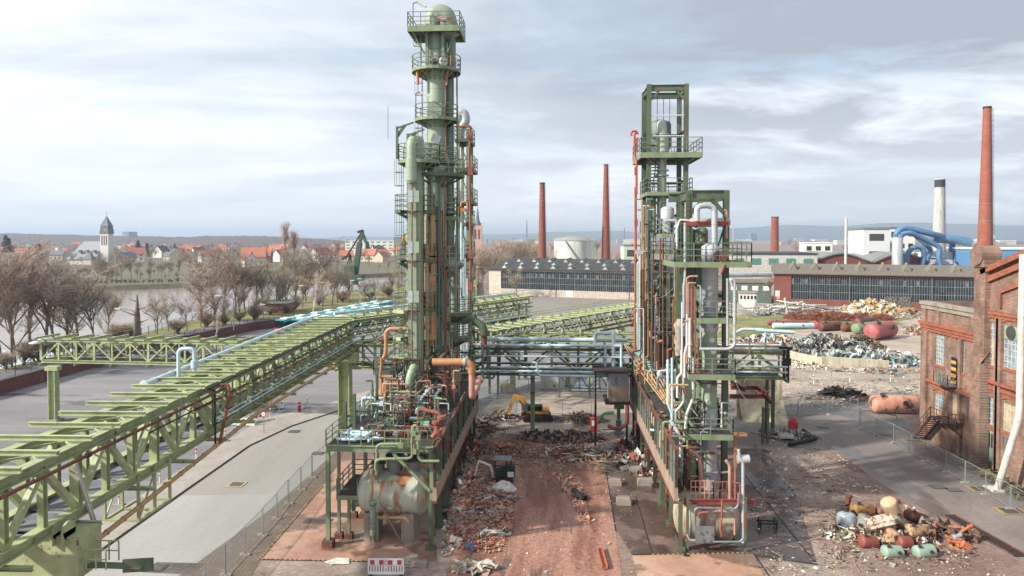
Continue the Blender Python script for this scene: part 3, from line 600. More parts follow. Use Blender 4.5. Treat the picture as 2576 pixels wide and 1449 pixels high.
mb = MB(); mb.bx((T(226, 600).x, Y - 9, 0), (T(246, 600).x, Y - 3.1, T(235, 650).z)); put('chapel', mb, wallc, t); mb = MB(); q = [(T(224, 600).x, Y - 9.5, T(235, 652).z), (T(248, 600).x, Y - 9.5, T(235, 652).z), (T(248, 600).x, Y - 3, T(235, 652).z), (T(224, 600).x, Y - 3, T(235, 652).z), (T(236, 600).x, Y - 5, T(235, 632).z)]
mb.add(q, [(0, 1, 4), (1, 2, 4), (2, 3, 4), (3, 0, 4)]); put('chapel_roof', mb, roofg, t)
# --- pink spire church behind left tower
t = thing('church', 'pink sandstone church tower with needle spire seen beside the left tower', 'church', (xat(1200, 700), 700, 0)); Y = 700; a, b = xat(1190, Y), xat(1211, Y); cx_ = (a + b) / 2; hw = (b - a) / 2; zt = zat(567, Y)
mb = MB(); mb.bx((a, Y, 0), (b, Y + 2 * hw, zt))
for q in (a, b): mb.beam((q, Y, 0), (q, Y, zt + 3), 1.1)
put('tower', mb, paint('pink_sandstone', 'c49a86', .85, var=.12), t); mb = MB()
for s_ in (-.45, .45): mb.bx((cx_ + s_ * hw - 1, Y - .1, zt - 14), (cx_ + s_ * hw + 1, Y + .05, zt - 4))
put('belfry_window', mb, brown, t); mb = MB(); mb.lathe([(hw * .95, zt), (hw * .4, zt + 6), (.02, zat(515, Y))], (cx_, Y + hw, 0), 8, sm=False); put('spire', mb, paint('dark_slate', '4e5864', .6), t)
mb = MB(); mb.bx((xat(1170, Y), Y + 2, 0), (a, Y + 14, zat(603, Y))); put('nave', mb, roofg, t)
# --- houses
def house(name, W, D, ze, rh, wm, rm, cat='house', wn=3):
    t = thing(name, 'x', cat); mb = MB(); gable_walls(mb, W, D, ze, rh); put('wall', mb, wm, t); mb = MB(); gable_roof(mb, W, D, ze, rh, .4); r = put('roof', mb, rm, t)
    mb = MB(); mb.box((W * .25, 1, ze + rh), (.8, .8, 1.8)); put('chimney', mb, roofb, r)
    for i in range(wn):
        for z in (1.4, 4.2):
            if z + 1.3 < ze: mb = MB(); x = -W / 2 + W * (i + .5) / wn; mb.bx((x - .55, -D / 2 - .05, z), (x + .55, -D / 2 + .05, z + 1.4)); put('window', mb, glassd, t)
    mb = MB(); mb.bx((W / 2 - .05, -.6, ze - 1.6), (W / 2 + .05, .6, ze)); put('window', mb, glassd, t)
    freeze(t); return t
HV = [house('house', 11, 9, 5.6, 4.2, wallw, roofr), house('house', 13, 10, 5.4, 5, wallc, roofo), house('house', 10, 9, 6, 4.6, wallw, roofb), house('house', 12, 9, 5.2, 4, wallc, roofg), house('house', 18, 11, 6, 5, walle, roofo, wn=5)]
HN = ['white house with red tiled roof', 'cream house with orange tiled roof', 'white house with dark brown roof', 'cream house with grey roof', 'big red walled house with orange roof']
HL = {i: [] for i in range(5)}; used = set()
def add_house(i, px, py, rz, sc=1.0):
    p = g(px, py); o = HV[i]
    if i in used: o = dup(HV[i])
    used.add(i); o.location = p; o.rotation_euler = (0, 0, rz); o.scale = (sc,) * 3; o['group'] = 'houses of the town across the river'; HL[i].append(o); return o
for (i, px, py, rz, sc) in [(1, 640, 668, .3, 1.4), (4, 655, 661, .2, 1.1), (0, 628, 672, -.9, 1.1), (2, 500, 652, .9, 1.2), (0, 520, 660, .8, 1.1), (2, 470, 658, -.9, 1.1), (2, 950, 648, .7, 1.3), (3, 915, 655, .2, 1), (3, 330, 655, -.5, 1.1), (3, 318, 664, .9, 1.1), (1, 45, 662, .2, 1.3), (3, 55, 655, -.2, 1.2), (4, 470, 640, .2, 1.1), (0, 340, 644, .1, 1.1), (3, 20, 672, .4, 1.2), (1, 90, 668, -.4, 1)]: add_house(i, px, py, rz, sc)
for k in range(150):
    px = U(-60, 1010); py = 619 + (U(0, 1) ** 1.5) * 42
    if 170 < px < 290 and py > 640: continue
    add_house(rnd.choice((0, 0, 1, 1, 2, 3)), px, py, rnd.choice((0, math.pi / 2)) + U(-.5, .5), U(.9, 1.35))
for i in range(5): number(HL[i], '%s ' + HN[i] + ' counting from the left across the river')
# far right city blocks
CB = []
for i, m_ in enumerate((wallw, paint('far_grey_wall', '9aa0a6', .8), paint('far_pink_wall', 'b59a8e', .8), paint('far_glass', '5b8b96', .4))):
    t = thing('city_block', 'x', 'building'); mb = MB(); W, D, H = ((60, 30, 18), (40, 30, 26), (90, 30, 12), (28, 28, 46))[i]; mb.bx((-W / 2, -D / 2, 0), (W / 2, D / 2, H)); put('wall', mb, m_, t)
    for r in range(3): mb = MB(); mb.bx((-W * .46, -D / 2 - .3, H * (r + .3) / 3.2), (W * .46, -D / 2, H * (r + .62) / 3.2)); put('window_band', mb, glassl, t)
    mb = MB(); mb.bx((-W / 4, -6, H), (W / 6, 6, H + 3)); put('roof', mb, steel, t); freeze(t); CB.append(t)
cl = {i: [] for i in range(4)}; us = set()
def city(i, px, py, sc):
    o = CB[i] if i not in us else dup(CB[i]); us.add(i); p = g(px, py); o.location = p; o.scale = (sc,) * 3; o.rotation_euler = (0, 0, U(-.3, .3)); o['group'] = 'city blocks on the far plain'; cl[i].append(o)
for px, i in ((1240, 0), (1270, 2), (1300, 0), (1330, 1), (1390, 2), (1560, 1), (1590, 0), (1870, 0), (1893, 3), (1920, 2), (1990, 2), (2010, 1), (2060, 0), (2090, 2), (2120, 0), (2150, 1), (2470, 0), (2500, 2), (2530, 0), (2560, 2), (1215, 1), (1350, 0), (1855, 2), (2035, 2)): city(i, px, 614 + U(-2, 3), U(.75, 1.1))
for i, nme in enumerate(('white low block with window bands', 'grey city block with dark window bands', 'long pinkish flat block', 'slim teal glass tower block')): number(cl[i], '%s ' + nme + ' from the left on the far plain')
# ================================================================ OLD BRICK BUILDING (right)
XF = 41.0
bk_m = brick('old_brown_brick', 'a0765f', '7e5947', '988a7c', 'y', 1, .6, .42, .13, patch='9a8a7c'); bk_o = brick('orange_trim_brick', 'b4643f', '98492f', '6b4636', 'y', 1, .3, .4, .12, patch='a8603c')
bk_x = brick('old_brown_brick_end', 'a0765f', '7e5947', '988a7c', 'x', 1, .55, .42, .13)
O = lambda px, py, X=XF: onx(px, py, X)
def c8(x, y): return (3340 + x / 1.449) / 1.4907, (1000 + y / 1.449) / 1.4907
def rect8(x0, y0, x1, y1):
    a = O(*c8(x0, y0)); b = O(*c8(x1, y1)); a2 = O(*c8(x0, y1)); b2 = O(*c8(x1, y0))
    return min(a.y, b.y), (a2.z + b.z) / 2, max(a.y, b.y), (a.z + b2.z) / 2
def oldbuilding(t, y0, y1, H, holes, depth=18):
    # facade runs along -Y (u) so that the recess goes to +X
    mb = MB(); P = Vector((XF, y0, 0)); xs = sorted({y0, y1, *[h[0] for h in holes], *[h[2] for h in holes]}); zs = sorted({0, H, *[h[1] for h in holes], *[h[3] for h in holes]})
    for i in range(len(xs) - 1):
        for j in range(len(zs) - 1):
            a, b, c, d = xs[i], xs[i + 1], zs[j], zs[j + 1]
            if any(h[0] <= a and b <= h[2] and h[1] <= c and d <= h[3] for h in holes): continue
            mb.add([(XF, b, c), (XF, a, c), (XF, a, d), (XF, b, d)], [(0, 1, 2, 3)])
    for a, c, b, d in holes:
        vs = [(XF + k, y, z) for k in (0, .2) for y, z in ((a, c), (b, c), (b, d), (a, d))]
        mb.add(vs, [(0, 4, 5, 1), (1, 5, 6, 2), (2, 6, 7, 3), (3, 7, 4, 0)])
    mb.add([(XF, y1, 0), (XF, y1, H), (XF + depth, y1, H), (XF + depth, y1, 0)], [(0, 1, 2, 3)], 1); mb.add([(XF, y0, 0), (XF, y0, H), (XF + depth, y0, H), (XF + depth, y0, 0)], [(0, 1, 2, 3)], 1)
    mb.add([(XF + depth, y0, 0), (XF + depth, y1, 0), (XF + depth, y1, H), (XF + depth, y0, H)], [(0, 1, 2, 3)], 1); mb.add([(XF, y0, H - 1.2), (XF, y1, H - 1.2), (XF + depth, y1, H - 1.2), (XF + depth, y0, H - 1.2)], [(0, 1, 2, 3)], 1)
    return mb
fr_m = paint('pale_window_frame', 'b9b9ae', .6, rust=.25, rc='8a7a66'); gl_b = paint('bright_old_glass', '7d92a3', .15, var=.4, sc=2.5); boardm = paint('window_board', 'bfa586', .8, var=.2); mint = paint('mint_door_paint', '86a088', .6, rust=.2, rc='6a6258')
def window(t, hole, cols, rows, arch=True, glass=gl_b, board=None):
    a, c, b, d = hole; mb = MB(); mb.bx((XF + .13, a, c), (XF + .16, b, d), 1)
    for i in range(cols + 1): y = a + (b - a) * i / cols; mb.bx((XF + .09, y - .04, c), (XF + .128, y + .04, d), 0)
    for i in range(rows + 1): z = c + (d - c) * i / rows; mb.bx((XF + .07, a, z - .04), (XF + .088, b, z + .04), 0)
    if board: y0, z0, y1, z1 = board; mb.bx((XF + .05, a + (b - a) * y0, c + (d - c) * z0), (XF + .069, a + (b - a) * y1, c + (d - c) * z1), 2)
    put('window', mb, [fr_m, glass, boardm], t)
    if arch:
        mb = MB(); n = 9; hw = (b - a) / 2 + .35; cy = (a + b) / 2
        for i in range(n):
            for_ = lambda q: (cy + hw * (q / n * 2 - 1), d + .05 + .5 * math.cos((q / n * 2 - 1) * 1.3) - .13)
            (ya, za), (yb, zb) = for_(i), for_(i + 1); mb.add([(XF - .09, ya, za), (XF - .09, yb, zb), (XF - .09, yb, zb + .75), (XF - .09, ya, za + .75), (XF + .02, ya, za), (XF + .02, yb, zb), (XF + .02, yb, zb + .75), (XF + .02, ya, za + .75)], [(0, 1, 2, 3), (0, 1, 5, 4), (3, 2, 6, 7), (0, 4, 7, 3), (1, 2, 6, 5)])
        put('window_arch', mb, bk_o, t)
    mb = MB(); mb.bx((XF - .12, a - .15, c - .28), (XF + .12, b + .15, c - .002)); put('window_sill', mb, bk_o if arch else conc, t)
# wing
yA = O(2319, 1100).y; yB = 67.9
wing = thing('brick_wing', 'lower flat topped brick wing with outside iron stair and two tall arched windows', 'brick building', (XF, (yA + yB) / 2, 0))
HW = O(2322, 756).z
hs = [rect8(245, 362, 290, 535), rect8(360, 388, 400, 570), rect8(240, 690, 282, 845), rect8(332, 655, 368, 822)]
put('wall', oldbuilding(wing, yB, yA, HW, hs, 14), [bk_m, bk_x], wing)
window(wing, hs[0], 4, 8); window(wing, hs[1], 4, 8); window(wing, hs[2], 3, 5, True, gl_b, (0, 0, 1, .5)); mb = MB(); a, c, b, d = hs[3]; mb.bx((XF + .1, a, c), (XF + .16, b, d)); put('door', mb, boardm, wing)
def trim(t, mb, m=bk_o, name='cornice'): return put(name, mb, m, t)
mb = MB(); mb.bx((XF - .35, yB, HW - .35), (XF + .6, yA + .3, HW)); mb.bx((XF - .2, yB, HW - .8), (XF - .002, yA + .2, HW - .352)); trim(wing, mb, conc, 'coping')
zc_ = O(*c8(175, 290)).z
mb = MB()
for k, (z, p) in enumerate(((zc_, .38), (zc_ - .35, .26), (zc_ - .7, .16))): mb.bx((XF - p, yB, z - .34), (XF - .004, yA + p, z))
trim(wing, mb)
mb = MB()
for yy, w_ in ((yA - .55, 1.1), (71.25, .4)): mb.bx((XF - .28, yy - w_ / 2, 0), (XF - .004, yy + w_ / 2, zc_ - 1.05))
for yy in (yA - .5, yA - 3.1, yB + 1.4): mb.bx((XF - .25, yy - .3, zc_ + .002), (XF - .004, yy + .3, HW - .802))
put('pilaster', mb, bk_m, wing)
mb = MB(); zs_ = O(*c8(210, 610)).z; mb.bx((XF - .3, yB, zs_ - .25), (XF - .005, yA - 1.12, zs_ + .1)); trim(wing, mb, bk_o, 'string_course')
mb = MB(); q = O(*c8(376, 905)); mb.box((XF - .02, q.y, q.z), (.08, .9, 1.0)); put('vent', mb, dark, wing)
for (x, y) in ((481, 500), (512, 640), (472, 760)):
    pass
# stair of the wing
st = thing('iron_stair', 'rusty iron stair with landing leaning on the brick wing', 'staircase', O(2330, 1101)); sa = O(*c8(195, 935)); sb = O(*c8(300, 815)); zl = sb.z
mb = MB(); ys, ye = sa.y - .2, sb.y; n = 11
for i in range(n): y = ys + (ye - ys) * i / n; z = zl * (i + .5) / n; mb.bx((XF - 1.5, y - .32, z), (XF - .35, y, z + .05))
put('tread', mb, rust, st); mb = MB()
for x in (XF - 1.55, XF - .32): mb.beam((x, ys, 0), (x, ye, zl), .08, .3)
put('stringer', mb, drust, st); mb = MB(); mb.bx((XF - 1.6, ye - 3.2, zl), (XF - .05, ye, zl + .1))
for yy in (ye - .2, ye - 3): mb.beam((XF - 1.5, yy, zl), (XF - .1, yy, zl - 1.3), .08)
put('landing', mb, drust, st); mb = MB()
def railrun(mb, a, b, h=1.05, n=4, w_=.05, rails=(1, .5)):
    a = Vector(a); b = Vector(b)
    for i in range(n + 1): p = a.lerp(b, i / n); mb.beam(p, p + Z * h, w_)
    for k in rails: mb.beam(a + Z * h * k, b + Z * h * k, w_ * .9)
railrun(mb, (XF - 1.55, ys, .2), (XF - 1.55, ye, zl), 1.05, 5, .06); railrun(mb, (XF - 1.55, ye, zl), (XF - 1.55, ye - 3.2, zl), 1.05, 3, .06); railrun(mb, (XF - 1.55, ye - 3.2, zl), (XF - .1, ye - 3.2, zl), 1.05, 2, .06); put('railing', mb, rust, st)
bal = thing('balcony', 'small grey iron balcony with striped board under the right arched window', 'balcony', O(*c8(335, 640))); zb = O(*c8(335, 635)).z; y0 = O(*c8(375, 640)).y; y1 = O(*c8(298, 640)).y
mb = MB(); mb.bx((XF - 1.2, y0, zb - .12), (XF - .01, y1, zb)); put('floor', mb, steel, bal); mb = MB(); railrun(mb, (XF - 1.2, y0, zb), (XF - 1.2, y1, zb), 1.1, 6, .06); railrun(mb, (XF - 1.2, y1, zb), (XF - .05, y1, zb), 1.1, 2, .06); railrun(mb, (XF - 1.2, y0, zb), (XF - .05, y0, zb), 1.1, 2, .06); put('railing', mb, steel, bal)
mb = MB()
for i in range(8): mb.bx((XF - .25, y0 + .3, zb + .1 + i * .34), (XF - .2, y0 + 1.1, zb + .1 + i * .34 + .338), i % 2)
put('striped_board', mb, [paint('sign_yellow', 'c79a35', .6), black], bal)
# main gabled hall
yC = yB; yD = 30.0; YP = 46.0; g0 = O(2454, 693.6); g1 = O(2576, 640); slope = (g1.z - g0.z) / (g0.y - g1.y); ze = g0.z - slope * (yC - g0.y)
main = thing('brick_hall', 'big old gabled brick hall with arched windows and orange brick trim', 'brick building', (XF, (yC + yD) / 2, 0))
ZC = O(*c8(463, 225)).z; hs = [rect8(517, 302, 580, 535), rect8(614, 322, 690, 555), rect8(512, 708, 577, 858), rect8(610, 745, 680, 900), rect8(503, 888, 573, 1055), rect8(610, 935, 670, 1008)]
for k in range(1, 5): hs += [(h[0] - 6.6 * k, h[1], h[2] - 6.6 * k, h[3]) for h in hs[:4]]  # the same bays nearer the camera
put('wall', oldbuilding(main, yD, yC, ze, hs, 22), [bk_m, bk_x], main)
mb = MB(); zp = ze + slope * (yC - YP); mb.add([(XF, yC, ze), (XF, YP, zp), (XF, YP - (yC - YP), ze)], [(0, 1, 2)]); put('gable', mb, bk_m, main)
mb = MB()
for i, off in enumerate((0, -.9)):
    a = Vector((XF - .25 + .1 * i, yC - .2, ze + off)); b = Vector((XF - .25 + .1 * i, YP, zp + off)); mb.beam(a, b, .5 - .2 * i, .5); mb.beam(b, (b.x, YP - (yC - YP), ze + off), .5 - .2 * i, .5)
a = Vector((XF - .1, yC - 2.6, ze - 1.7)); b = Vector((XF - .1, yC - 8.5, ze - 1.7 + slope * 5.9)); mb.beam(a, b, .25, .35); mb.beam(a, (XF - .1, yC - 2.6, ZC + .4), .2, .3); trim(main, mb)
mb = MB(); mb.add([(XF, yC, ze + .1), (XF, YP, zp + .1), (XF + 22, YP, zp + .1), (XF + 22, yC, ze + .1)], [(0, 1, 2, 3)]); mb.add([(XF, YP - (yC - YP), ze + .1), (XF, YP, zp + .1), (XF + 22, YP, zp + .1), (XF + 22, YP - (yC - YP), ze + .1)], [(0, 1, 2, 3)]); put('roof', mb, roofd, main)
for k, hh in enumerate(hs[:4]): window(main, hh, 4, 7 if k < 2 else 5, True, gl_b if k != 3 else paint('tan_old_glass', 'c0a578', .3, var=.25, sc=2), (.0, 0, .45, .62) if k == 0 else None)
mb = MB(); a, c, b, d = hs[1]; mb.bx((XF + .03, a, c + (d - c) * .68), (XF + .05, b, d)); put('door_panel', mb, mint, main); mb = MB(); mb.lathe([(.62, -.05), (.62, .02), (.5, .02), (.02, .25)], (XF + .01, (a + b) / 2, c + (d - c) * .84), 20, ax='x'); put('round_fan', mb, dark, main)
for hh in hs[6:]: window(main, hh, 4, 6)
a, c, b, d = hs[4]; mb = MB(); mb.bx((XF + .1, a, c), (XF + .16, b, d), 0); mb.bx((XF + .07, a + .2, c + (d - c) * .45), (XF + .099, (a + b) / 2 - .08, d - .3), 1); mb.bx((XF + .07, (a + b) / 2 + .08, c + (d - c) * .45), (XF + .099, b - .2, d - .3), 1); put('door', mb, [mint, glassd], main)
a, c, b, d = hs[5]; mb = MB(); mb.bx((XF + .1, a, c), (XF + .16, b, d), 0); put('shutter', mb, steel, main)
mb = MB()
for i, (z, p) in enumerate(((ZC, .3), (ZC - .3, .18))): mb.bx((XF - p, yD, z - .29), (XF - .004, yC - 1.2, z))
zz_ = O(*c8(463, 585)).z; mb.bx((XF - .35, yD, zz_ - .3), (XF - .005, yC - 1.2, zz_)); mb.bx((XF - .2, yD, zz_ - .9), (XF - .005, yC - 1.2, zz_ - .6)); trim(main, mb, bk_o, 'string_course')
# corner buttress with turret
mb = MB(); yb = yC + .5; mb.bx((XF - .9, yb - 1.6, 0), (XF - .003, yb, 10.2)); mb.add([(XF - .9, yb - 1.6, 10.2), (XF - .9, yb, 10.2), (XF, yb, 11.4), (XF, yb - 1.6, 11.4)], [(0, 1, 2, 3)]); put('buttress', mb, bk_m, main)
mb = MB(); mb.bx((XF - .5, yb - 1.5, 10.2), (XF + 1.2, yb + .2, ze + .499)); put('turret_shaft', mb, bk_m, main); mb = MB(); mb.bx((XF - .7, yb - 1.7, ze + .5), (XF + 1.4, yb + .4, ze + .9 + .3))
mb.lathe([(.95, -1.2), (.95, .6)], (XF + .35, yb - .65, ze + 1.6), 16, ax='x'); put('turret', mb, bk_m, main)
mb = MB()
for y, w_ in ((yC - 2.3, .5), ((hs[0][0] + hs[1][2]) / 2, .7), (hs[1][0] - 1, .7)): mb.bx((XF - .22, y - w_ / 2, 0), (XF - .004, y + w_ / 2, ZC - .6))
put('pilaster', mb, bk_m, main)
for (x, y) in ((481, 500), (512, 640), (472, 760)):
    q = O(*c8(x, y)); mb = MB(); mb.box((XF - .02, q.y, q.z), (.06, 1.1, 1.1)); put('plaster_patch', mb, boardm, main)
# white pole at the very right
mb = MB(); p0 = onx(2573, 640, 39.0); pts = [(39.2, 52.5, 26), (39.2, 52.5, 8.0), (39.2, 52.9, 7.2), (38.4, 56.2, .0)]; y0 = onx(2574, 640, 39).y; pts = [(39, y0, onx(2573, 640, 39).z), (39, y0 + .1, 7), (38.6, y0 + 2.2, 0)]; mb.pipe(pts, .28, 10); mb.box((38.6, y0 + 2.3, .1), (1.4, 1.4, .2))
tag(put('downpipe_mast', mb, paint('old_white_mast', 'c9c5bc', .7, rust=.2, rc='8a7a66')), 'tall flaking white pole with kicked out foot at the far right edge', 'pole')
# ================================================================ PIPE BRIDGES
def trussbox(t, A, B, zb, zt, wid, m, bay=2.3, ovh=(.6, .6), cs=.28, diag=.14, first='top_chord', floorm=None, top=True, xover=.6, cross=True):
    """box truss between ground points A and B: chords, lattice, one part per cross beam"""
    A = Vector((A[0], A[1], 0)); B = Vector((B[0], B[1], 0)); d = (B - A).normalized(); n = Vector((-d.y, d.x, 0)); Ln = (B - A).length; k = max(1, round(Ln / bay))
    for s_ in (-1, 1):
        o = n * s_ * wid / 2
        for nm, z in (('top_chord', zt), ('bottom_chord', zb)): mb = MB(); mb.ib(A + o + Z * z, B + o + Z * z, cs, cs); put(nm, mb, m, t)
        mb = MB()
        for i in range(k + 1):
            p = A + d * Ln * i / k + o; mb.ib(p + Z * (zb + cs / 2), p + Z * (zt - cs / 2), cs * .6 if i % 3 else cs * .9, cs * .55)
            if i < k:
                q = A + d * Ln * (i + 1) / k + o; a, b = (p + Z * (zt - .2), q + Z * (zb + .2)) if i % 2 else (p + Z * (zb + .2), q + Z * (zt - .2)); mb.beam(a, b, diag, diag)
        put('lattice', mb, m, t)
    if cross:
        for i in range(k + 1):
            p = A + d * Ln * i / k; mb = MB(); mb.ib(p + n * (wid / 2 + ovh[0]) + Z * (zt + cs), p - n * (wid / 2 + ovh[1]) + Z * (zt + cs), .2, .24); put('cross_beam', mb, m, t)
            if i % 2 == 0: mb = MB(); mb.ib(p + n * (wid / 2) + Z * (zb - cs), p - n * (wid / 2 + xover) + Z * (zb - cs), .18, .2); put('bracket', mb, m, t)
    mb = MB()
    for i in range(k): p = A + d * Ln * i / k; q = A + d * Ln * (i + 1) / k; mb.beam(p + n * wid / 2 + Z * zt, q - n * wid / 2 + Z * zt, .1, .08); mb.beam(p - n * wid / 2 + Z * (zt + .01), q + n * wid / 2 + Z * (zt + .01), .07, .06)
    put('wind_bracing', mb, m, t)
    if floorm:
        mb = MB()
        for i in range(k): p = A + d * Ln * (i + .5) / k; mb.beam(p + n * wid * .48 + Z * (zb - .02), p - n * wid * .48 + Z * (zb - .02), Ln / k * .82, .05)
        put('walkway_grating', mb, floorm, t)
    return A, B, d, n, Ln
def along(t, fr, off, z, r, m, a=0, b=1, name='pipe', flange=6, wob=0, drop=None):
    A, B, d, n, Ln = fr; p = A + n * off + d * Ln * a + Z * z; q = A + n * off + d * Ln * b + Z * z; mb = MB(); mb.tube(p, q, r, n=8)
    L_ = (q - p).length; k = int(L_ / flange)
    for i in range(1, k): c = p.lerp(q, i / k + U(-.03, .03)); mb.tube(c - d * .12, c + d * .12, r * 1.5, n=8)
    return put(name, mb, m, t)
# main left bridge
t1 = thing('pipe_bridge', 'long lime green lattice pipe bridge coming from the lower left corner', 'pipe bridge', (-24, 40, 0))
f1 = trussbox(t1, (-23.1, 17), (-25.3, 79), 9.2, 12.2, 2.5, lime, 2.25, (1.4, .8), .5, .26, floorm=paint('walkway_grey', '6f7480', .7, rust=.2, rc='5d5550'), xover=1.2)
for off, z, r, m_, a, b in ((-1.95, 11.95, .09, rust, 0, .44), (-1.7, 11.4, .05, drust, .3, 1), (-1.8, 11.0, .07, rust, .45, 1), (-1.75, 10.6, .06, steel, .42, 1), (-1.95, 10.3, .05, blueish, .42, 1), (-2.05, 10.05, .06, blueish, .42, 1), (-1.8, 9.85, .08, drust, .42, 1), (-1.9, 12.4, .06, drust, .4, 1), (-1.6, 12.1, .05, steel, .4, 1), (-2.1, 9.3, .06, yellow, .5, 1), (-2.3, 9.0, .06, drust, .48, 1), (-1.0, 11, .08, steel, .4, 1), (-.6, 10.4, .1, blueish, .45, 1), (-1.75, 11.7, .06, teal, .6, 1), (-.9, 9.8, .1, drust, .4, 1), (-2.0, 11.45, .05, rust, .38, 1)): along(t1, f1, off, z, r, m_, a, b)
mb = MB(); A, B, d, n, Ln = f1
for i in range(12, 28):
    p = A + d * Ln * i / 28 - n * 1.3
    mb = MB(); mb.beam(p + Z * 9.4, p + Z * 12, .1)
    for z in (9.5, 10.0, 10.5, 11.1, 11.6): mb.beam(p + Z * z, p - n * .95 + Z * z, .08, .09)
    put('pipe_bracket', mb, lime, t1)
mb = MB(); e0 = at(362, 968, 42); e1 = at(700, 833, 66); dd = (e1 - e0); mb.tube(e0, e0 + dd * 1.45, .19, n=12); mb.lathe([(.30, -.05), (.30, .05)], e0, 14, ax='y')
tag(put('pipe', mb, blueish), 'long pale blue pipe resting on top of the green cross beams', 'pipe')
mb = MB(); mb.pipe([(-25.2, 44.2, 9.6), (-25.2, 44.2, 14.6), (-24.2, 44.4, 14.6), (-24.2, 44.4, 13.1)], .13, 8); mb.tube((-24.2, 44.4, 13.3), (-24.2, 44.4, 13.8), .25, n=8); tag(put('pipe_loop', mb, blueish), 'pale blue hooped pipe with valve rising above the bridge at left', 'pipe')
mb = MB(); e = [at(196, 1396, 30.4), at(644, 1042, 48.5), at(835, 925, 65)]; mb.pipe(e, .13, 8, bend=4)
for i in range(14): p = e[0].lerp(e[1], (i + .5) / 14); mb.tube(p, p + (e[1] - e[0]).normalized() * .12, .16, n=8)
mb.box(e[2], (.6, .3, .4)); tag(put('sagging_pipe', mb, yellow), 'thin ochre pipe sagging from the pillar down past the pier at left', 'pipe')
mb = MB(); h = [(-22.3, 43.6, 12.3), (-21.6, 43.8, 12.4), (-21.4, 43.6, 11.8), (-21.9, 43.2, 8.6)]; mb.pipe(h, .1, 8); mb.pipe([(-22.6, 43.0, 12.2), (-22.1, 43.0, 12.2), (-22.1, 43.0, 8.4)], .07, 8, m=1); tag(put('bent_pipe', mb, [paint('bright_rust', '8a4a30', .7, rust=.3), drust]), 'twisted rust orange pipe hanging down from the bridge side', 'pipe')
mb = MB(); mb.ib((-22.1, 30, 11.6), (-22.1, 31.6, 7.4), .12, .2); tag(put('steel_rod', mb, white), 'bent white bar hanging inside the near end of the bridge', 'bar')
# hanging cage under the near truss
t = thing('hanging_frame', 'open green steel cage hanging below the near part of the bridge', 'steel frame', (-21, 37, 5)); mb = MB()
xs = (-24.3, -22.4); ys = (35.2, 36.7, 38.2)
for x in xs:
    for y in ys: mb.beam((x, y, 6.7), (x, y, 9.2), .13)
    mb.beam((x, ys[0], 6.76), (x, ys[-1], 6.76), .14); mb.beam((x, ys[0], 8.9), (x, ys[-1], 8.9), .12); mb.beam((x, ys[0], 6.8), (x, ys[1], 8.9), .08)
for y in ys: mb.beam((xs[0], y, 6.76), (xs[1], y, 6.76), .12); mb.beam((xs[0], y, 8.9), (xs[1], y, 8.9), .1)
put('frame', mb, lime, t)
# piers
def pier(label, x, y, w_, d_, h, headw=None, headh=0, m=lime, name='bridge_pier'):
    t = thing(name, label, 'pillar', (x, y, 0)); mb = MB()
    mb.bx((x - w_ / 2, y - .04, 0), (x + w_ / 2, y + .04, h - headh)); mb.bx((x - w_ / 2, y - d_ / 2, 0), (x - w_ / 2 + .1, y + d_ / 2, h - headh)); mb.bx((x + w_ / 2 - .1, y - d_ / 2, 0), (x + w_ / 2, y + d_ / 2, h - headh)); put('shaft', mb, m, t)
    if headw: mb = MB(); mb.bx((x - headw / 2, y - d_ / 2, h - headh), (x + headw / 2, y + d_ / 2, h)); put('head', mb, m, t)
    mb = MB(); mb.box((x, y, .15), (w_ + .7, d_ + .7, .3)); put('footing', mb, conc, t); return t
tp = pier('massive lime green box pier carrying the bridge in the lower left corner', -23.6, 29.5, 1.9, 1.6, 8.75, 5.0, 1.9)
mb = MB()
for x in (-21.9, -24.4):
    for s_ in (-.25, .25): mb = MB(); mb.lathe([(.42, -.05), (.42, .05)], (x + s_, 28.9, 9.0), 14, ax='x'); mb.box((x + s_, 28.9, 8.7), (.1, .84, .6)); put('hinge_plate', mb, lime, tp)
t = thing('torn_platform', 'torn green sheet metal platform with small railing beside the corner pier', 'platform', (-20, 29.6, 7.2)); mb = MB(); mb.box((-19.8, 29.4, 7.2), (2.6, .5, .06), 0); mb.box((-18.7, 29.3, 7.3), (1.3, .06, .6), .2); put('floor', mb, dgreen, t)
for y in (29.0, 29.9): mb = MB(); railrun(mb, (-21.4, y, 7.2), (-20.0, y, 7.2), .9, 3, .05); put('railing', mb, lime, t)
p = g(869, 1086); pier('tall lime green H shaped pillar where the bridge turns to the tower', p.x, p.y, 1.3, 1.3, 9.0, 2.9, 1.0)
# section 2
t2 = thing('pipe_bridge', 'green lattice bridge running from the pillar behind the tall columns', 'pipe bridge', (-15, 95, 0))
f2 = trussbox(t2, (-25.3, 79.6), (-5.2, 112), 9.2, 12.2, 2.5, lime, 2.3, (1.2, 1.0), .34, .18, floorm=dark)
for off, z, r, m_ in ((1.3, 13.0, .19, blueish), (-1.9, 11.6, .07, drust), (-1.9, 11.0, .1, steel), (-1.7, 10.4, .08, blueish), (-2, 9.8, .07, blueish), (-.6, 10.5, .12, steel), (-1.9, 12.6, .07, rust), (.5, 11, .08, teal), (-1.7, 9.4, .08, drust)): along(t2, f2, off, z, r, m_)
mb = MB(); A, B, d, n, Ln = f2; railrun(mb, A - n * 1.6 + Z * 12.6, B - n * 1.6 + Z * 12.6, 1.1, 16, .07); put('railing', mb, lime, t2)
tz = thing('pipe_bridge', 'bridge stub with tall posts ending at the yard behind the left tower', 'pipe bridge', (-6, 100, 0))
fz = trussbox(tz, (-12.5, 92), (-4.6, 110), 5.6, 8.4, 2.5, dgreen, 2.3, (1, 1), .3, .16)
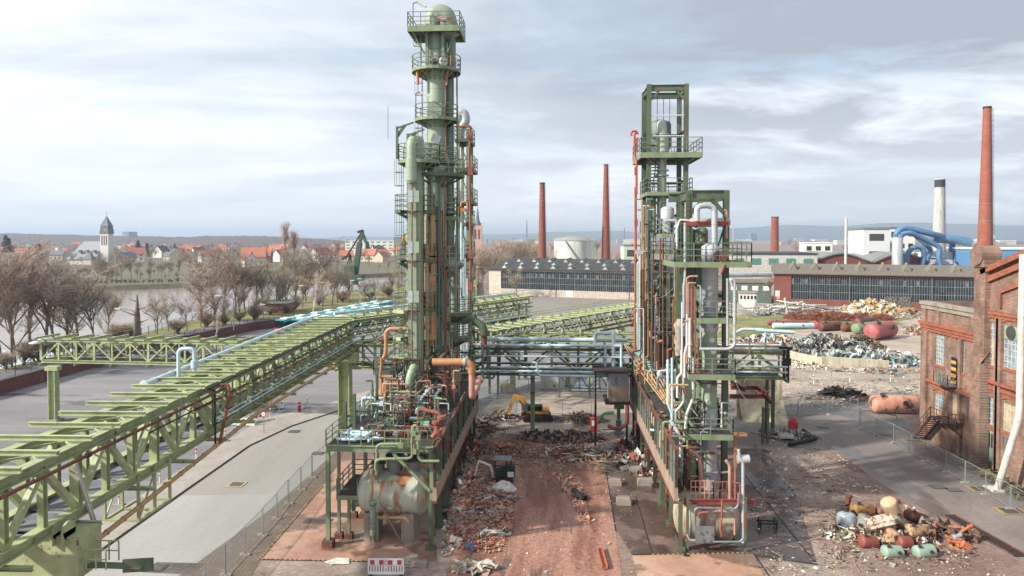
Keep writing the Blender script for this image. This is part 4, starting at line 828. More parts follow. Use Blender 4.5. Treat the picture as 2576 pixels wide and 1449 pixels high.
for off, z, r, m_ in ((-1.8, 8, .07, drust), (-1.8, 7.4, .09, blueish), (-1.7, 6.7, .08, drust), (1, 9, .12, blueish), (-.3, 7, .1, steel), (-1.8, 6.1, .07, blueish)): along(tz, fz, off, z, r, m_)
for (px, py, lab) in ((1232, 870, 'left'), (1305, 830, 'right')):
    Y = 106 if lab == 'right' else 96; x = xat(px + 10, Y); t = thing('bridge_pier', 'slim dark green trestle leg, %s of two behind the left tower' % lab, 'pillar', (x, Y, 0)); mb = MB()
    for dx in (-.6, .6): mb.ib((x + dx, Y, 0), (x + dx, Y, 12), .3)
    put('post', mb, dgreen, t); mb = MB()
    for z in (3, 6, 9, 11.5): mb = MB(); mb.beam((x - .6, Y, z), (x + .6, Y, z), .2); put('strut', mb, dgreen, t)
# transverse bridge left
t3 = thing('pipe_bridge', 'level lime green lattice bridge crossing the car park at left', 'pipe bridge', (-40, 81, 0)); xl = xat(120, 81.5)
f3 = trussbox(t3, (xl, 81.5), (-18.5, 79.5), 6.9, 9.5, 2.6, lime, 2.35, (.5, .9), .34, .17, floorm=dark, xover=.5)
mb = MB(); A, B, d, n, Ln = f3
for i in range(int(Ln / 2.35)):
    p = A + d * (i + .5) * 2.35 - n * 1.3
    mb = MB(); mb.beam(p + Z * 7.4, p + Z * 9.1, .06)
    for z in (7.5, 8.0, 8.5, 9.0): mb.beam(p + Z * z - n * .01, p + Z * z - n * .35, .12, .06)
    put('pipe_bracket', mb, dgreen, t3)
for z in (7.6, 8.1, 8.6): along(t3, f3, -1.2, z, .035, drust)
p = g(136, 1060); pier('lone lime green column under the left end of the crossing bridge', p.x, p.y, .9, .8, 6.7, 1.6, .5)
for px in (148, 165): pass
def floodlight(label, p, m=white):
    t = thing('floodlight', label, 'floodlight', p); mb = MB(); mb.lathe([(.05, .3), (.7, .1), (.75, 0), (.7, -.06)], p, 14); put('lamp_head', mb, m, t); mb = MB(); mb.beam(p, Vector(p) + Vector((1.2, .2, -.2)), .1); put('arm', mb, steel, t)
floodlight('round floodlight, lower of two at the left end of the crossing bridge', at(90, 863, 80)); floodlight('round floodlight, upper of two at the left end of the crossing bridge', at(112, 853, 82))
# middle bridge (between towers) and its right continuation
t4 = thing('pipe_bridge', 'dark green bridge packed with pale blue pipes between the two plants', 'pipe bridge', (0, 78, 0))
f4 = trussbox(t4, (-9.2, 76.5), (8.6, 76.5), 7.0, 9.8, 2.6, dgreen, 2.9, (.3, .3), .3, .2, xover=.3)
for off, z, r, m_, a, b in ((.9, 10.55, .24, blueish, 0, .98), (-.9, 10.15, .17, blueish, 0, .94), (-1.9, 9.1, .1, blueish, 0, 1), (-2.0, 8.4, .08, steel, .1, .8), (-1.9, 7.9, .1, blueish, .12, .75), (-2.1, 7.5, .12, blueish, .05, .8), (.3, 9.6, .12, white, 0, 1), (1.6, 10.6, .08, blueish, 0, .5), (0, 8.8, .14, steel, 0, 1), (-.7, 8.2, .12, blueish, .3, 1), (.8, 7.8, .11, drust, 0, 1), (1.5, 9.0, .12, blueish, 0, 1), (.2, 7.4, .1, blueish, 0, 1), (-1.85, 7.1, .08, blueish, .3, .9)): along(t4, f4, -off if False else off, z, r, m_, a, b)
mb = MB()
for px, py0, py1, r in ((1262 - 35, 870, 948, .15), (1244 - 30, 846, 958, .16)): mb.tube(at(px, py0, 74.6), at(px, py1, 74.6), r, n=10)
mb.pipe([at(1205, 948, 74.6), at(1240, 952, 74.6), at(1244, 945, 74.6)], .12, 8); put('riser', mb, steel, t4)
mb = MB(); mb.pipe([at(1498, 862, 77), at(1498, 838, 77), at(1543, 838, 75), at(1543, 926, 75)], .22, 10, bend=1.5); put('pipe_loop', mb, blueish, t4)
mb = MB(); mb.pipe([at(1480, 870, 74.8), at(1523, 870, 74.8), at(1523, 925, 74.8)], .16, 10, bend=1.5); mb.pipe([at(1545, 870, 74.6), at(1563, 870, 74.6), at(1563, 948, 74.6)], .15, 10, bend=1.5); put('riser', mb, blueish, t4)
mb = MB(); mb.pipe([at(1340, 912, 74), at(1350, 912, 74), at(1353, 930, 74), at(1356, 945, 74), at(1500, 947, 74)], .12, 8); put('pipe', mb, blueish, t4)
for px, y_, w_ in ((1340, 1091, .35), (1290, 987, .55), (1484, 960, .5)):
    p = g(px, y_); nm = {1340: 'thin green post with red bands carrying the middle bridge', 1290: 'thicker pale green post behind the middle bridge', 1484: 'pale green post half hidden behind the middle bridge at right'}[px]; t = thing('bridge_post', nm, 'pillar', p); mb = MB(); mb.beam((p.x, p.y, 0), (p.x, p.y, 7.0 if px == 1340 else 9.5), w_ * 1.4); put('shaft', mb, lime if px != 1340 else green, t)
    if px == 1340:
        for z in (4.7, 6.3): mb = MB(); mb.box((p.x, p.y, z), (w_ * 1.4 + .01, w_ * 1.4 + .01, .22)); put('red_band', mb, brown, t)
        mb = MB(); mb.box((p.x, p.y, .1), (1, 1, .2)); put('footing', mb, drust, t)
t5 = thing('pipe_bridge', 'green bridge end with brown and blue pipes sticking out right of the right plant', 'pipe bridge', (20, 77, 0))
f5 = trussbox(t5, (13.6, 76.5), (xat(1972, 76.5), 76.5), 6.9, 9.6, 2.6, green, 2.9, (.2, .2), .3, .18, floorm=dark)
for off, z, r, m_ in ((-1.3, 10.4, .08, orange), (-1.35, 10.1, .15, blueish), (-1.3, 9.8, .08, orange), (0, 10.2, .2, blueish), (-1.6, 8.9, .1, blueish), (-1.6, 8.2, .12, blueish), (-1.6, 7.6, .1, blueish), (1, 10.3, .1, orange)): along(t5, f5, off, z, r, m_)
mb = MB()
for px in (1845, 1885, 1925, 1968): p = at(px, 890, 75); mb.beam(p, (p.x, p.y, 11.3), .12)
put('pipe_stanchion', mb, green, t5)
p = g(1936, 1086); t = thing('bridge_post', 'dark green double post carrying the right end of the bridge', 'pillar', p); mb = MB()
for dx in (-.35, .35): mb.ib((p.x + dx, p.y, 0), (p.x + dx, p.y, 7), .3, .4)
put('shaft', mb, dgreen, t); mb = MB()
for z in range(1, 7): mb.box((p.x, p.y - .25, z), (.5, .05, .06))
put('rung', mb, dark, t)
mb = MB(); mb.pipe([at(1842, 842, 82), at(1868, 828, 82), at(1925, 830, 82), at(1925, 865, 82)], .2, 10, bend=1.6); mb.tube(at(1900, 831, 82), at(1998, 836, 82), .22, n=10); tag(put('pipe', mb, blueish), 'pale blue bent pipe arching over the right bridge end', 'pipe')
mb = MB(); mb.tube(at(1972, 880, 75), at(1972, 950, 75), .13, n=8); mb.tube(at(1983, 875, 75), at(1983, 962, 75), .12, n=8); mb.box(at(1978, 910, 75), (.9, .4, .8)); mb.tube(at(1960, 875, 75), at(1990, 875, 75), .12, n=8); tag(put('valve_pipes', mb, black), 'pair of black pipes with valve hanging from the bridge end', 'pipe')
# far diagonal bridge
t6 = thing('pipe_bridge', 'far lime green bridge rising to the right beyond the middle bridge', 'pipe bridge', (3, 100, 0))
f6 = trussbox(t6, (-9.0, 86), (14.8, 121), 7.5, 10.3, 2.5, lime, 2.3, (.6, 1.2), .3, .16)
for off, z, r, m_ in ((-1.5, 10.4, .08, blueish), (-1.6, 9.7, .1, blueish), (-1.7, 9.0, .07, drust), (-1.6, 8.3, .09, drust), (0, 9, .12, rust), (-1.5, 7.6, .08, drust), (1.2, 11.2, .08, white)): along(t6, f6, off, z, r, m_)
mb = MB(); A, B, d, n, Ln = f6; railrun(mb, A + n * 1.4 + Z * 10.6, B + n * 1.4 + Z * 10.6, .9, 18, .08, (1,)); put('stanchion', mb, lime, t6)
for k, (x, y) in enumerate(((2.0, 102), (11.6, 116))): pier('%s pale green pier under the far diagonal bridge' % ('nearer', 'farther')[k], x, y, .7, .6, 7.3)
t7 = thing('pipe_bridge', 'low pale green far bridge seen level above the blue pipes', 'pipe bridge', (0, 92, 0))
f7 = trussbox(t7, (-11, 90), (13, 90), 8.6, 9.6, 2.2, lime, 2.4, (.3, .3), .2, .12)
# ================================================================ PROCESS PLANTS
V = Vector
def ringplat(t, c, r, z, r_in, a0=0, a1=360, m=dgreen, rm=rail_m, h=1.3, th=.3, brackets=True, rails=3):
    c = V((c[0], c[1], 0)); n = max(6, int((a1 - a0) / 15)); mb = MB(); P = lambda rr, a, zz: c + V((math.cos(R(a)) * rr, math.sin(R(a)) * rr, zz))
    for i in range(n):
        a = a0 + (a1 - a0) * i / n; b = a0 + (a1 - a0) * (i + 1) / n; vs = [P(r_in, a, z), P(r_in, b, z), P(r, b, z), P(r, a, z), P(r_in, a, z - .08), P(r_in, b, z - .08), P(r, b, z - .08), P(r, a, z - .08)]
        mb.add(vs, [(0, 1, 2, 3), (4, 5, 6, 7)]); mb.beam(P(r, a, z - .1), P(r, b, z - .1), .05, th)
    if brackets:
        for i in range(0, n + 1, 2): a = a0 + (a1 - a0) * i / n; mb.beam(P(r * .97, a, z - .15), P(r_in * .95, a, z - .15 - (r - r_in) * .55), .1, .16); mb.beam(P(r_in, a, z - .12), P(r, a, z - .12), .08, .12)
    pl_ = put('platform', mb, m, t); mb = MB()
    for k in range(1, rails + 1):
        zz = z + h * k / rails
        for i in range(n): mb.tube(P(r, a0 + (a1 - a0) * i / n, zz), P(r, a0 + (a1 - a0) * (i + 1) / n, zz), .045, n=5, cap=False)
    for i in range(0, n + 1, 2): mb.beam(P(r, a0 + (a1 - a0) * i / n, z), P(r, a0 + (a1 - a0) * i / n, z + h), .07)
    if a1 - a0 < 350:
        for a in (a0, a1):
            for k in range(1, rails + 1): mb.beam(P(r_in, a, z + h * k / rails), P(r, a, z + h * k / rails), .05)
    put('railing', mb, rm, pl_); return pl_
def rectplat(t, x0, x1, y0, y1, z, m=green, rm=rail_m, h=1.25, th=.35, brace=0, sides='fblr', rails=3):
    mb = MB(); mb.bx((x0, y0, z - .06), (x1, y1, z), 1)
    for a, b in (((x0, y0), (x1, y0)), ((x1, y0), (x1, y1)), ((x1, y1), (x0, y1)), ((x0, y1), (x0, y0))): mb.beam((*a, z - th / 2), (*b, z - th / 2), .1, th)
    for q in range(1, 4): xx = x0 + (x1 - x0) * q / 4; mb.beam((xx, y0, z - .2), (xx, y1, z - .2), .1, .24)
    if brace:
        for xx in (x0 + .3, x1 - .3): mb.beam((xx, y0 + .1, z - .25), (x0 + (x1 - x0) * .5 + (xx - (x0 + x1) / 2) * .5, y0 + 1.2, z - .25 - brace), .12)
    pl_ = put('platform', mb, [m, dark], t); mb = MB(); E = {'f': ((x0, y0), (x1, y0)), 'r': ((x1, y0), (x1, y1)), 'b': ((x1, y1), (x0, y1)), 'l': ((x0, y1), (x0, y0))}
    for s_ in sides: a, b = E[s_]; n = max(1, round((V(a) - V(b)).length / 1.4)); railrun(mb, (*a, z), (*b, z), h, n, .065, tuple((k + 1) / rails for k in range(rails)))
    put('railing', mb, rm, pl_); return pl_
def ladder(t, x, y, z0, z1, cage=True, m=rail_m, w_=.45, d=(0, -1)):
    mb = MB(); d = V((*d, 0)); s_ = V((-d.y, d.x, 0)) * w_ / 2; c = V((x, y, 0))
    for k in (-1, 1): mb.beam(c + s_ * k + Z * z0, c + s_ * k + Z * z1, .05)
    n = int((z1 - z0) / .4)
    for i in range(n): z = z0 + (i + .5) * .4; mb.beam(c - s_ + Z * z, c + s_ + Z * z, .035)
    if cage and z1 - z0 > 3:
        for i in range(int((z1 - z0 - 2.2) / 1.2) + 1):
            z = z0 + 2.2 + i * 1.2; q = [c + s_ * 1.6 * math.cos(a) / 1 + d * .75 * math.sin(a) + Z * z for a in [math.pi * k / 8 for k in range(9)]]
            for a, b in zip(q, q[1:]): mb.beam(a, b, .05)
        for a in (.2, .5, .8): p = c + s_ * 1.6 * math.cos(math.pi * a) + d * .75 * math.sin(math.pi * a); mb.beam(p + Z * (z0 + 2.2), p + Z * z1, .035)
    return put('ladder', mb, m, t)
def flange(mb, p, d, r, m=0, t_=.08): p = V(p); d = V(d).normalized(); return mb.tube(p - d * t_, p + d * t_, r * 1.45, n=12, m=m)
def bandz(mb, c, r, zs, m=0, h=.06):
    for z in zs: mb.lathe([(r, z), (r + .035, z + .005), (r + .035, z + h), (r, z + h + .005)], (c[0], c[1], 0), 24, m)
def pipepx(t, pts, r, m, Y, name='pipe', n=8, fl=0, bend=2.0, label=None):
    q = [at(p[0], p[1], p[2] if len(p) > 2 else Y) for p in pts]; mb = MB(); mb.pipe(q, r, n, bend=bend)
    if fl:
        for a, b in zip(q, q[1:]):
            L_ = (b - a).length; k = int(L_ / fl)
            for i in range(1, k + 1): c = a.lerp(b, i / (k + 1)); d = (b - a).normalized(); mb.tube(c - d * .07, c + d * .07, r * 1.5, n=8)
    return put(name, mb, m, t, label)
def column(label, px, w, ytop, ybot, Y, m, name='distillation_column', cat='column', dome=True, zb=None):
    x = xat(px, Y); r = w * Y / F / 2; z1 = zat(ytop, Y, px); z0 = zb if zb is not None else zat(ybot, Y, px); c = V((x, Y, 0)); t = thing(name, label, cat, (x, Y, z0)); mb = MB(); n = 28
    pr = [(r, z0 + (z1 - z0) * i / 30) for i in range(31)]
    if dome: pr += [(r * .92, z1 + r * .22), (r * .7, z1 + r * .4), (r * .35, z1 + r * .5), (.01, z1 + r * .52)]
    mb.lathe(pr, c, n); bandz(mb, c, r, [z0 + 2.6 * k for k in range(1, int((z1 - z0) / 2.6))], 0); put('shell', mb, m, t); return t, c, r, z0, z1
zz = lambda py, Y, px=1100: zat(py, Y, px)
# ---- tallest column
tc_, c, r, z0, z1 = column('tallest pale green distillation column with round railed platforms and roofed top', 1099, 49, 180, 1010, 68, shell, dome=False)
mb = MB(); rr = r * .72; zt = zz(66, 68); mb.lathe([(r, z1), (rr, z1 + .9), (rr, zz(92, 68)), (rr * .5, zz(90, 68) + .6)], c, 24); put('neck', mb, shell2, tc_)
mb = MB()
for a in range(4): q = c + V((math.cos(R(45 + 90 * a)) * r * 1.15, math.sin(R(45 + 90 * a)) * r * 1.15, 0)); mb.beam(q + Z * (z1 - .3), q + Z * zt, .28)
put('head_frame', mb, green, tc_)
xl, xr = xat(1032, 67), xat(1160, 67)
rectplat(tc_, xl, xr, 66.2, 70.2, zz(70, 67), green, h=1.35, th=.55, brace=2.2)
mb = MB(); xd = xat(1115, 68); zd = zz(66, 68); mb.pipe([(xd - .9, 68, zd - .2), (xd - .9, 68, zd + 1.2), (xd + .3, 68, zd + 1.2), (xd + .8, 68, zd - 1)], .95, 16, bend=1.4); put('overhead_bend', mb, shell2, tc_)
mb = MB(); mb.pipe([(xd - .3, 66.6, zd + .3), (xd + .6, 66.4, zd + .15), (xd + 1.1, 66.6, zd + .3)], .22, 8); put('torn_lagging', mb, pink, tc_)
xq = xat(1137, 69); mb = MB(); mb.pipe([(xq, 69, zd - .5), (xq, 69, zz(165, 69)), (xq - .25, 69.1, zz(185, 69)), (xq - .25, 69.1, zz(1000, 69))], .44, 12); put('downcomer', mb, shell2, tc_)
pl2 = ringplat(tc_, c, 61 * 68 / F, zz(173, 67), r, 0, 360, m=green, h=1.35)
ringplat(tc_, c, 54 * 68 / F, zz(297, 67), r, 0, 360, m=green, h=1.35)
ringplat(tc_, c, 52 * 68 / F, zz(405, 67), r, -80, 60, m=green, h=1.35)
for y_, a0, a1 in ((531, -80, 40), (653, -80, 40), (770, -80, 40)): ringplat(tc_, c, 2.0, zz(y_, 67), r, a0, a1, h=1.3)
mb = MB(); p = c + V((0, -r - .02, 0)); mb.tube(p + Z * zz(152, 66), p + V((0, -.35, zz(152, 66))), .52, n=16); mb.tube(p + V((0, -.36, zz(152, 66))), p + V((0, -.38, zz(152, 66))), .38, n=16, m=1); mb.tube(p + V((.85, -.2, zz(150, 66))), p + V((1.0, -.35, zz(150, 66))), .45, n=14, m=2); put('manhole', mb, [steel, black, white], tc_)
mb = MB(); mb.box((c.x, c.y - r - .05, zz(275, 66)), (1.4, .3, 1.7)); put('inspection_cover', mb, shell2, tc_)
mb = MB(); mb.box((c.x + .1, c.y - r - .003, zz(345, 66)), (.9, .02, .8), rot=Matrix.Rotation(.4, 3, 'Y')); put('bare_patch', mb, steel, tc_)
ladder(tc_, c.x - r - .5, c.y - .4, zz(173, 68), zz(70, 68), d=(-1, 0)); ladder(tc_, c.x - r - .35, c.y - .6, zz(297, 68), zz(173, 68), d=(-1, 0)); ladder(tc_, c.x - r - .35, c.y - .6, zz(410, 68), zz(297, 68), d=(-1, 0))
for dx, rr, m_ in ((.75, .09, dgreen), (1.15, .08, dgreen), (1.35, .05, yellow)): mb = MB(); mb.tube((c.x + r + dx, 67.6, zz(175 if dx < 1.3 else 300, 68)), (c.x + r + dx, 67.6, 8), rr); put('pipe', mb, m_, tc_)
mb = MB(); mb.tube((c.x + r + .1, 67.2, zz(200, 67)), (c.x + r + .1, 67.2, zz(420, 67)), .06); mb.pipe([at(1135, 140, 66.5), at(1135, 165, 66.5), at(1124, 185, 66.5), at(1124, 215, 66.5)], .12, 8); put('red_pipe', mb, red, tc_)
mb = MB(); mb.pipe([at(1058, 172, 66.8), at(1050, 175, 66.8), at(1051, 212, 66.8)], .16, 8); put('drain_pipe', mb, orange, tc_)
def mastlamp(t, px, pb, pt, Y):
    a = at(px, pb, Y); b = at(px, pt, Y); mb = MB(); mb.pipe([a, b, b + V((.5, 0, .1))], .05, 6); l = put('lamp_post', mb, dgreen, t); mb = MB(); mb.box(b + V((.9, 0, -.15)), (.9, .3, .15), rot=Matrix.Rotation(.5, 3, 'Y')); put('lamp_head', mb, white, l)
mastlamp(tc_, 1039, 66, 8, 66.3); mastlamp(tc_, 1046, 295, 234, 66.4)
# ---- front column
tf, c, r, z0, z1 = column('front pale green distillation column with half round platforms and a duct hooked over its top', 1045, 45, 352, 1014, 61.5, shell, dome=True)
rt = 53 * 61 / F; ringplat(tf, (xat(1052, 61), 61.5), rt, zz(401, 60), r, 0, 360, m=green, h=1.45)
for y_, a0, a1 in ((529, 120, 235), (654, 120, 235), (779, 120, 250), (896, 110, 250), (1027, 110, 270), (846, 130, 240)): ringplat(tf, c, r + 1.0 + (.2 if y_ > 700 else 0), zz(y_, 61), r, a0, a1, m=dgreen if y_ < 700 else lime, h=1.4 if y_ != 846 else .9)
for a, b in ((401, 529), (529, 654), (654, 779), (779, 896), (896, 1027)): ladder(tf, c.x - r - .25, c.y - .55, zz(b, 61), zz(a, 61), d=(-.8, -.6))
xd = xat(1036, 60); mb = MB(); mb.pipe([(xd + .1, 61.2, zz(372, 61)), (xd + .1, 61.2, zz(352, 60.3)), (xd, 59.9, zz(352, 60)), (xd, 59.9, zz(460, 60))], .42, 14, bend=1.3)
mb.tube((xd, 59.9, zz(400, 60)), (xd, 59.9, zz(455, 60)), .52, n=14); put('overhead_duct', mb, shell, tf)
mb = MB(); mb.bx((xat(1025, 60) , 60.2, zz(925, 60)), (xat(1046, 60), 60.9, zz(455, 60)))
for k in range(12): z = zz(925, 60) + k * 1.5; mb.bx((xat(1025, 60) - .015, 60.18, z), (xat(1046, 60) + .015, 60.92, z + .05))
put('duct_casing', mb, shell, tf)
mb = MB(); mb.pipe([at(1044, 925, 61), at(1040, 925, 58.5), at(1030, 950, 58), at(1030, 1064, 58)], .36, 14, bend=1.6); mb.lathe([(.37, 0), (.5, .01), (.5, .16), (.37, .17)], at(1030, 1064, 58) - Z * .05, 16); put('outlet_duct', mb, shell, tf)
for y_ in (494, 622, 746): a = at(1039, y_, 59.6); mb = MB(); mb.box(a + V((.1, 0, 0)), (.95, .5, 1.0), m=0); mb.box(a + V((-.18, -.27, 0)), (.4, .05, 1.05), m=1); put('junction_box', mb, [shell, galv], tf)
mb = MB(); q = [at(1031, 385, 59.7), at(1031, 455, 59.7), at(1036, 468, 59.6), at(1036, 925, 59.6)]; mb.pipe(q, .075, 8)
for k in range(4): p = q[2].lerp(q[3], (k + .5) / 4); mb.tube(p, p + Z * .35, .12)
put('red_pipe', mb, red, tf)
mb = MB()
for y_ in (532, 657, 782, 905): p = at(1040, y_, 60); mb.box(p, (1.2, .3, .12))
put('clamp_band', mb, rust, tf)
for k, (px, py) in enumerate(((999, 318), (1026, 336))):
    a = at(px, 400, 60.4); b = at(px, py, 60.4); mb = MB(); mb.beam(a, b, .2); mb.beam(b - Z * .15, b + V((1.5, 0, .35)), .13, .14); mb.beam(b - Z * .9, b + V((.7, 0, .1)), .06, .3); put('davit', mb, dgreen, tf)
mb = MB(); p = at(999, 498, 60.5); mb.tube(at(976, 350, 61), at(976, 268, 61), .03, n=5); put('lightning_rod', mb, steel, tf)
for y_ in (604, 800): p = at(1017, y_, 62); mb = MB(); mb.tube(p, p + V((.9, 0, 0)), .5, n=16); mb.tube(p - V((.08, 0, 0)), p, .62, n=16); put('manway', mb, yellow, tf)
# ---- further columns of the left group
def simplecol(label, px, w, yt, yb, Y, m, plats=(), dome=True):
    t, c, r, z0, z1 = column(label, px, w, yt, yb, Y, m, dome=dome)
    for (y_, rp, a0, a1) in plats: ringplat(t, c, rp, zz(y_, Y), r, a0, a1, h=1.35)
    return t, c, r, z0, z1
tb, c, r, z0, z1 = simplecol('dark green narrow column squeezed behind the front column', 1077, 25, 366, 1010, 66, shell2, ((404, 1.7, -120, 60), (418, 1.9, -100, 60)))
tb, c, r, z0, z1 = simplecol('green column with ochre pipes and small side platforms between the two big columns', 1107, 27, 448, 960, 63, shell, ((440, 2.3, -150, 60),))
for y_ in (529, 651, 771, 890): rectplat(tb, xat(1072, 62), xat(1096, 62), 61.2, 62.8, zz(y_, 62), dgreen, h=1.35, brace=1.2)
mb = MB(); x = xat(1090, 61.8); mb.pipe([(x + .7, 62.9, zz(425, 62)), (x + .1, 61.8, zz(425, 62)), (x + .1, 61.8, zz(520, 62))], .38, 12, bend=1.2); put('overhead_duct', mb, shell, tb)
mb = MB(); mb.tube((x - .05, 61.6, zz(520, 62)), (x - .05, 61.6, zz(865, 62)), .2, n=10)
for y_ in (640, 650, 700, 845): mb.box((x, 61.6, zz(y_, 62)), (.6, .5, .5))
put('ochre_pipe', mb, orange, tb)
mb = MB(); x2 = xat(1074, 61.4); mb.pipe([(x2, 61.4, zz(615, 61)), (x2, 61.4, zz(978, 61)), (x2 + 2.4, 61.4, zz(978, 61))], .17, 10)
for y_ in (640, 760, 830, 900): mb.tube((x2, 61.4, zz(y_, 61)), (x2, 61.4, zz(y_, 61) + .4), .26)
put('ochre_pipe', mb, yellow, tb); ladder(tb, xat(1068, 61), 61, zz(960, 61), zz(530, 61), cage=False, m=yellow)
mb = MB()
for y_ in (720, 790, 850): p = at(1122, y_, 62.6); mb.box(p, (.7, .6, 1.3))
put('junction_box', mb, shell, tb)
tcx, c, r, z0, z1 = simplecol('slender blue green column with red valves right of the tall column', 1141, 17, 700, 960, 65, shell2, ((785, 1.7, -170, 60), (846, 1.7, -170, 40)))
for y_ in (545, 674): rectplat(tcx, xat(1122, 64), xat(1153, 64), 63.2, 65, zz(y_, 64), green, h=1.35, brace=1.0)
mb = MB(); p = at(1136, 668, 63.6); mb.lathe([(.3, -.9), (1.2, 0), (1.2, .2), (.2, .8)], p, 4, sm=False); put('hopper', mb, shell2, tcx)
ladder(tcx, xat(1123, 63), 63, 8, zz(545, 63), cage=False)
# ---- rear stair tower
ts = thing('stair_tower', 'dark green framed stair tower with red riser pipe behind the tall column', 'steel tower', (xat(1165, 73), 74, 0)); xa, xb = xat(1153, 73), xat(1177, 73)
for x in (xa, xb):
    for y in (73, 76.5): mb = MB(); mb.ib((x, y, 0), (x, y, zz(300 if x == xa else 325, 73)), .3); put('post', mb, green, ts)
for i, y_ in enumerate((350, 424, 506, 560, 640, 700, 760, 820, 880, 940)):
    rectplat(ts, xa - .3, xb + (.6 if i in (1, 2) else .3), 72.6, 76.8, zz(y_, 73), dgreen, h=1.35)
    mb = MB(); mb.beam((xa, 73, zz(y_, 73)), (xb, 73, zz(y_ + 60, 73)), .1); put('brace', mb, dgreen, ts)
mb = MB()
for k, (ya, yb) in enumerate(((410, 462), (462, 510))):
    za, zb_ = zz(ya, 72), zz(yb, 72); x0, x1 = (xb + .2, xb + .8) if k % 2 else (xb + .8, xb + .2); mb.beam((x0, 72.2, za), (x1, 72.2, zb_), .08, .3)
    for q in range(8): f_ = (q + .5) / 8; mb.box((x0 + (x1 - x0) * f_, 72.5, za + (zb_ - za) * f_), (.3, .7, .06))
put('stairs', mb, green, ts)
mb = MB(); mb.pipe([at(1153, 318, 72), at(1183, 318, 72), at(1183, 350, 72), at(1180, 380, 72), at(1184, 620, 72), at(1181, 870, 72)], .13, 8)
for y_ in (340, 430, 640, 720): mb.box(at(1183, y_, 72), (.5, .4, .9))
put('red_riser', mb, red, ts)
mb = MB(); mb.pipe([at(1153, 318, 74), at(1153, 284, 74), at(1168, 284, 74), at(1173, 305, 74), at(1157, 325, 74), at(1157, 352, 74)], .5, 12, bend=1.3); put('vent_bend', mb, galv, ts)
for px, ya, yb, m_, r_ in ((1161, 560, 930, blueish, .14), (1166, 600, 930, blueish, .1), (1171, 650, 930, galv, .1), (1156, 640, 930, rust, .1), (1150, 560, 930, red, .07), (1176, 700, 930, blueish, .12), (1147, 500, 900, teal, .07)): pipepx(ts, [(px, ya), (px, yb)], r_, m_, 72, fl=4)
mb = MB(); mb.pipe([at(1160, 520, 72), at(1160, 508, 72), at(1176, 508, 72), at(1176, 532, 72)], .12, 8); mb.box(at(1162, 528, 72), (.8, .4, .4)); put('yellow_bend', mb, orange, ts)
q = random.Random(61)
for lab, xa_, xb_, ya_, yb_, Ya, n_, cs_ in (('thin riser pipes climbing between the columns of the left plant', 1066, 1152, 410, 1000, 62, 34, (drust, steel, dgreen, yellow, red, rust, dgreen, shell2)), ('thin riser pipes climbing the frames of the right plant', 1612, 1728, 500, 930, 64.3, 40, (drust, steel, dgreen, orange, rust, dgreen, white, teal))):
    t = thing('riser_pipes', lab, 'pipework', (xat((xa_ + xb_) / 2, Ya), Ya, 7))
    for i in range(n_):
        px = q.uniform(xa_, xb_); y1 = q.uniform(ya_, yb_ - 150); y2 = min(yb_, y1 + q.uniform(90, 420)); k = q.uniform(6, 22) * q.choice((-1, 1)); Y = Ya + q.uniform(-.6, .8); pts = [(px + k, y1), (px, y1), (px, y2)] + ([(px - k, y2 + 5), (px - k, y2 + 30)] if q.random() < .5 else []); pipepx(t, pts, q.uniform(.035, .09), q.choice(cs_), Y, fl=3, bend=1.5)
# ---- big cross-over pipes
mb = MB(); mb.pipe([at(1148, 804, 68), at(1190, 804, 68), at(1216, 822, 68), at(1218, 842, 68)], .42, 14, bend=1.2); mb.tube(at(1218, 842, 68), at(1218, 866, 68), .3, n=12, m=1); flange(mb, at(1218, 842, 68), (0, 0, 1), .4, 1)
tag(put('crossover_duct', mb, [paint('olive_duct', '56684a', .5, rust=.1), brown]), 'fat olive green duct bending down to the right of the left tower', 'duct')
mb = MB(); mb.pipe([at(1088, 911, 58), at(1172, 911, 58), at(1187, 920, 58), at(1187, 938, 58)], .34, 14, m=0, bend=1.4); mb.tube(at(1165, 911, 58), at(1172, 911, 58), .4, n=14, m=2); mb.pipe([at(1187, 938, 58), at(1187, 1002, 58), at(1200, 975, 59), at(1205, 958, 61)], .27, 12, m=1, bend=1.2); flange(mb, at(1206, 956, 61), (0, 1, .2), .26, 1)
tag(put('crossover_pipe', mb, [orange, pink, galv]), 'thick orange pipe turning into a pink drop pipe beside the left gallery', 'pipe')
pipe_cols = (teal, pink, yellow, red, steel, blueish, green, rust, orange, drust)
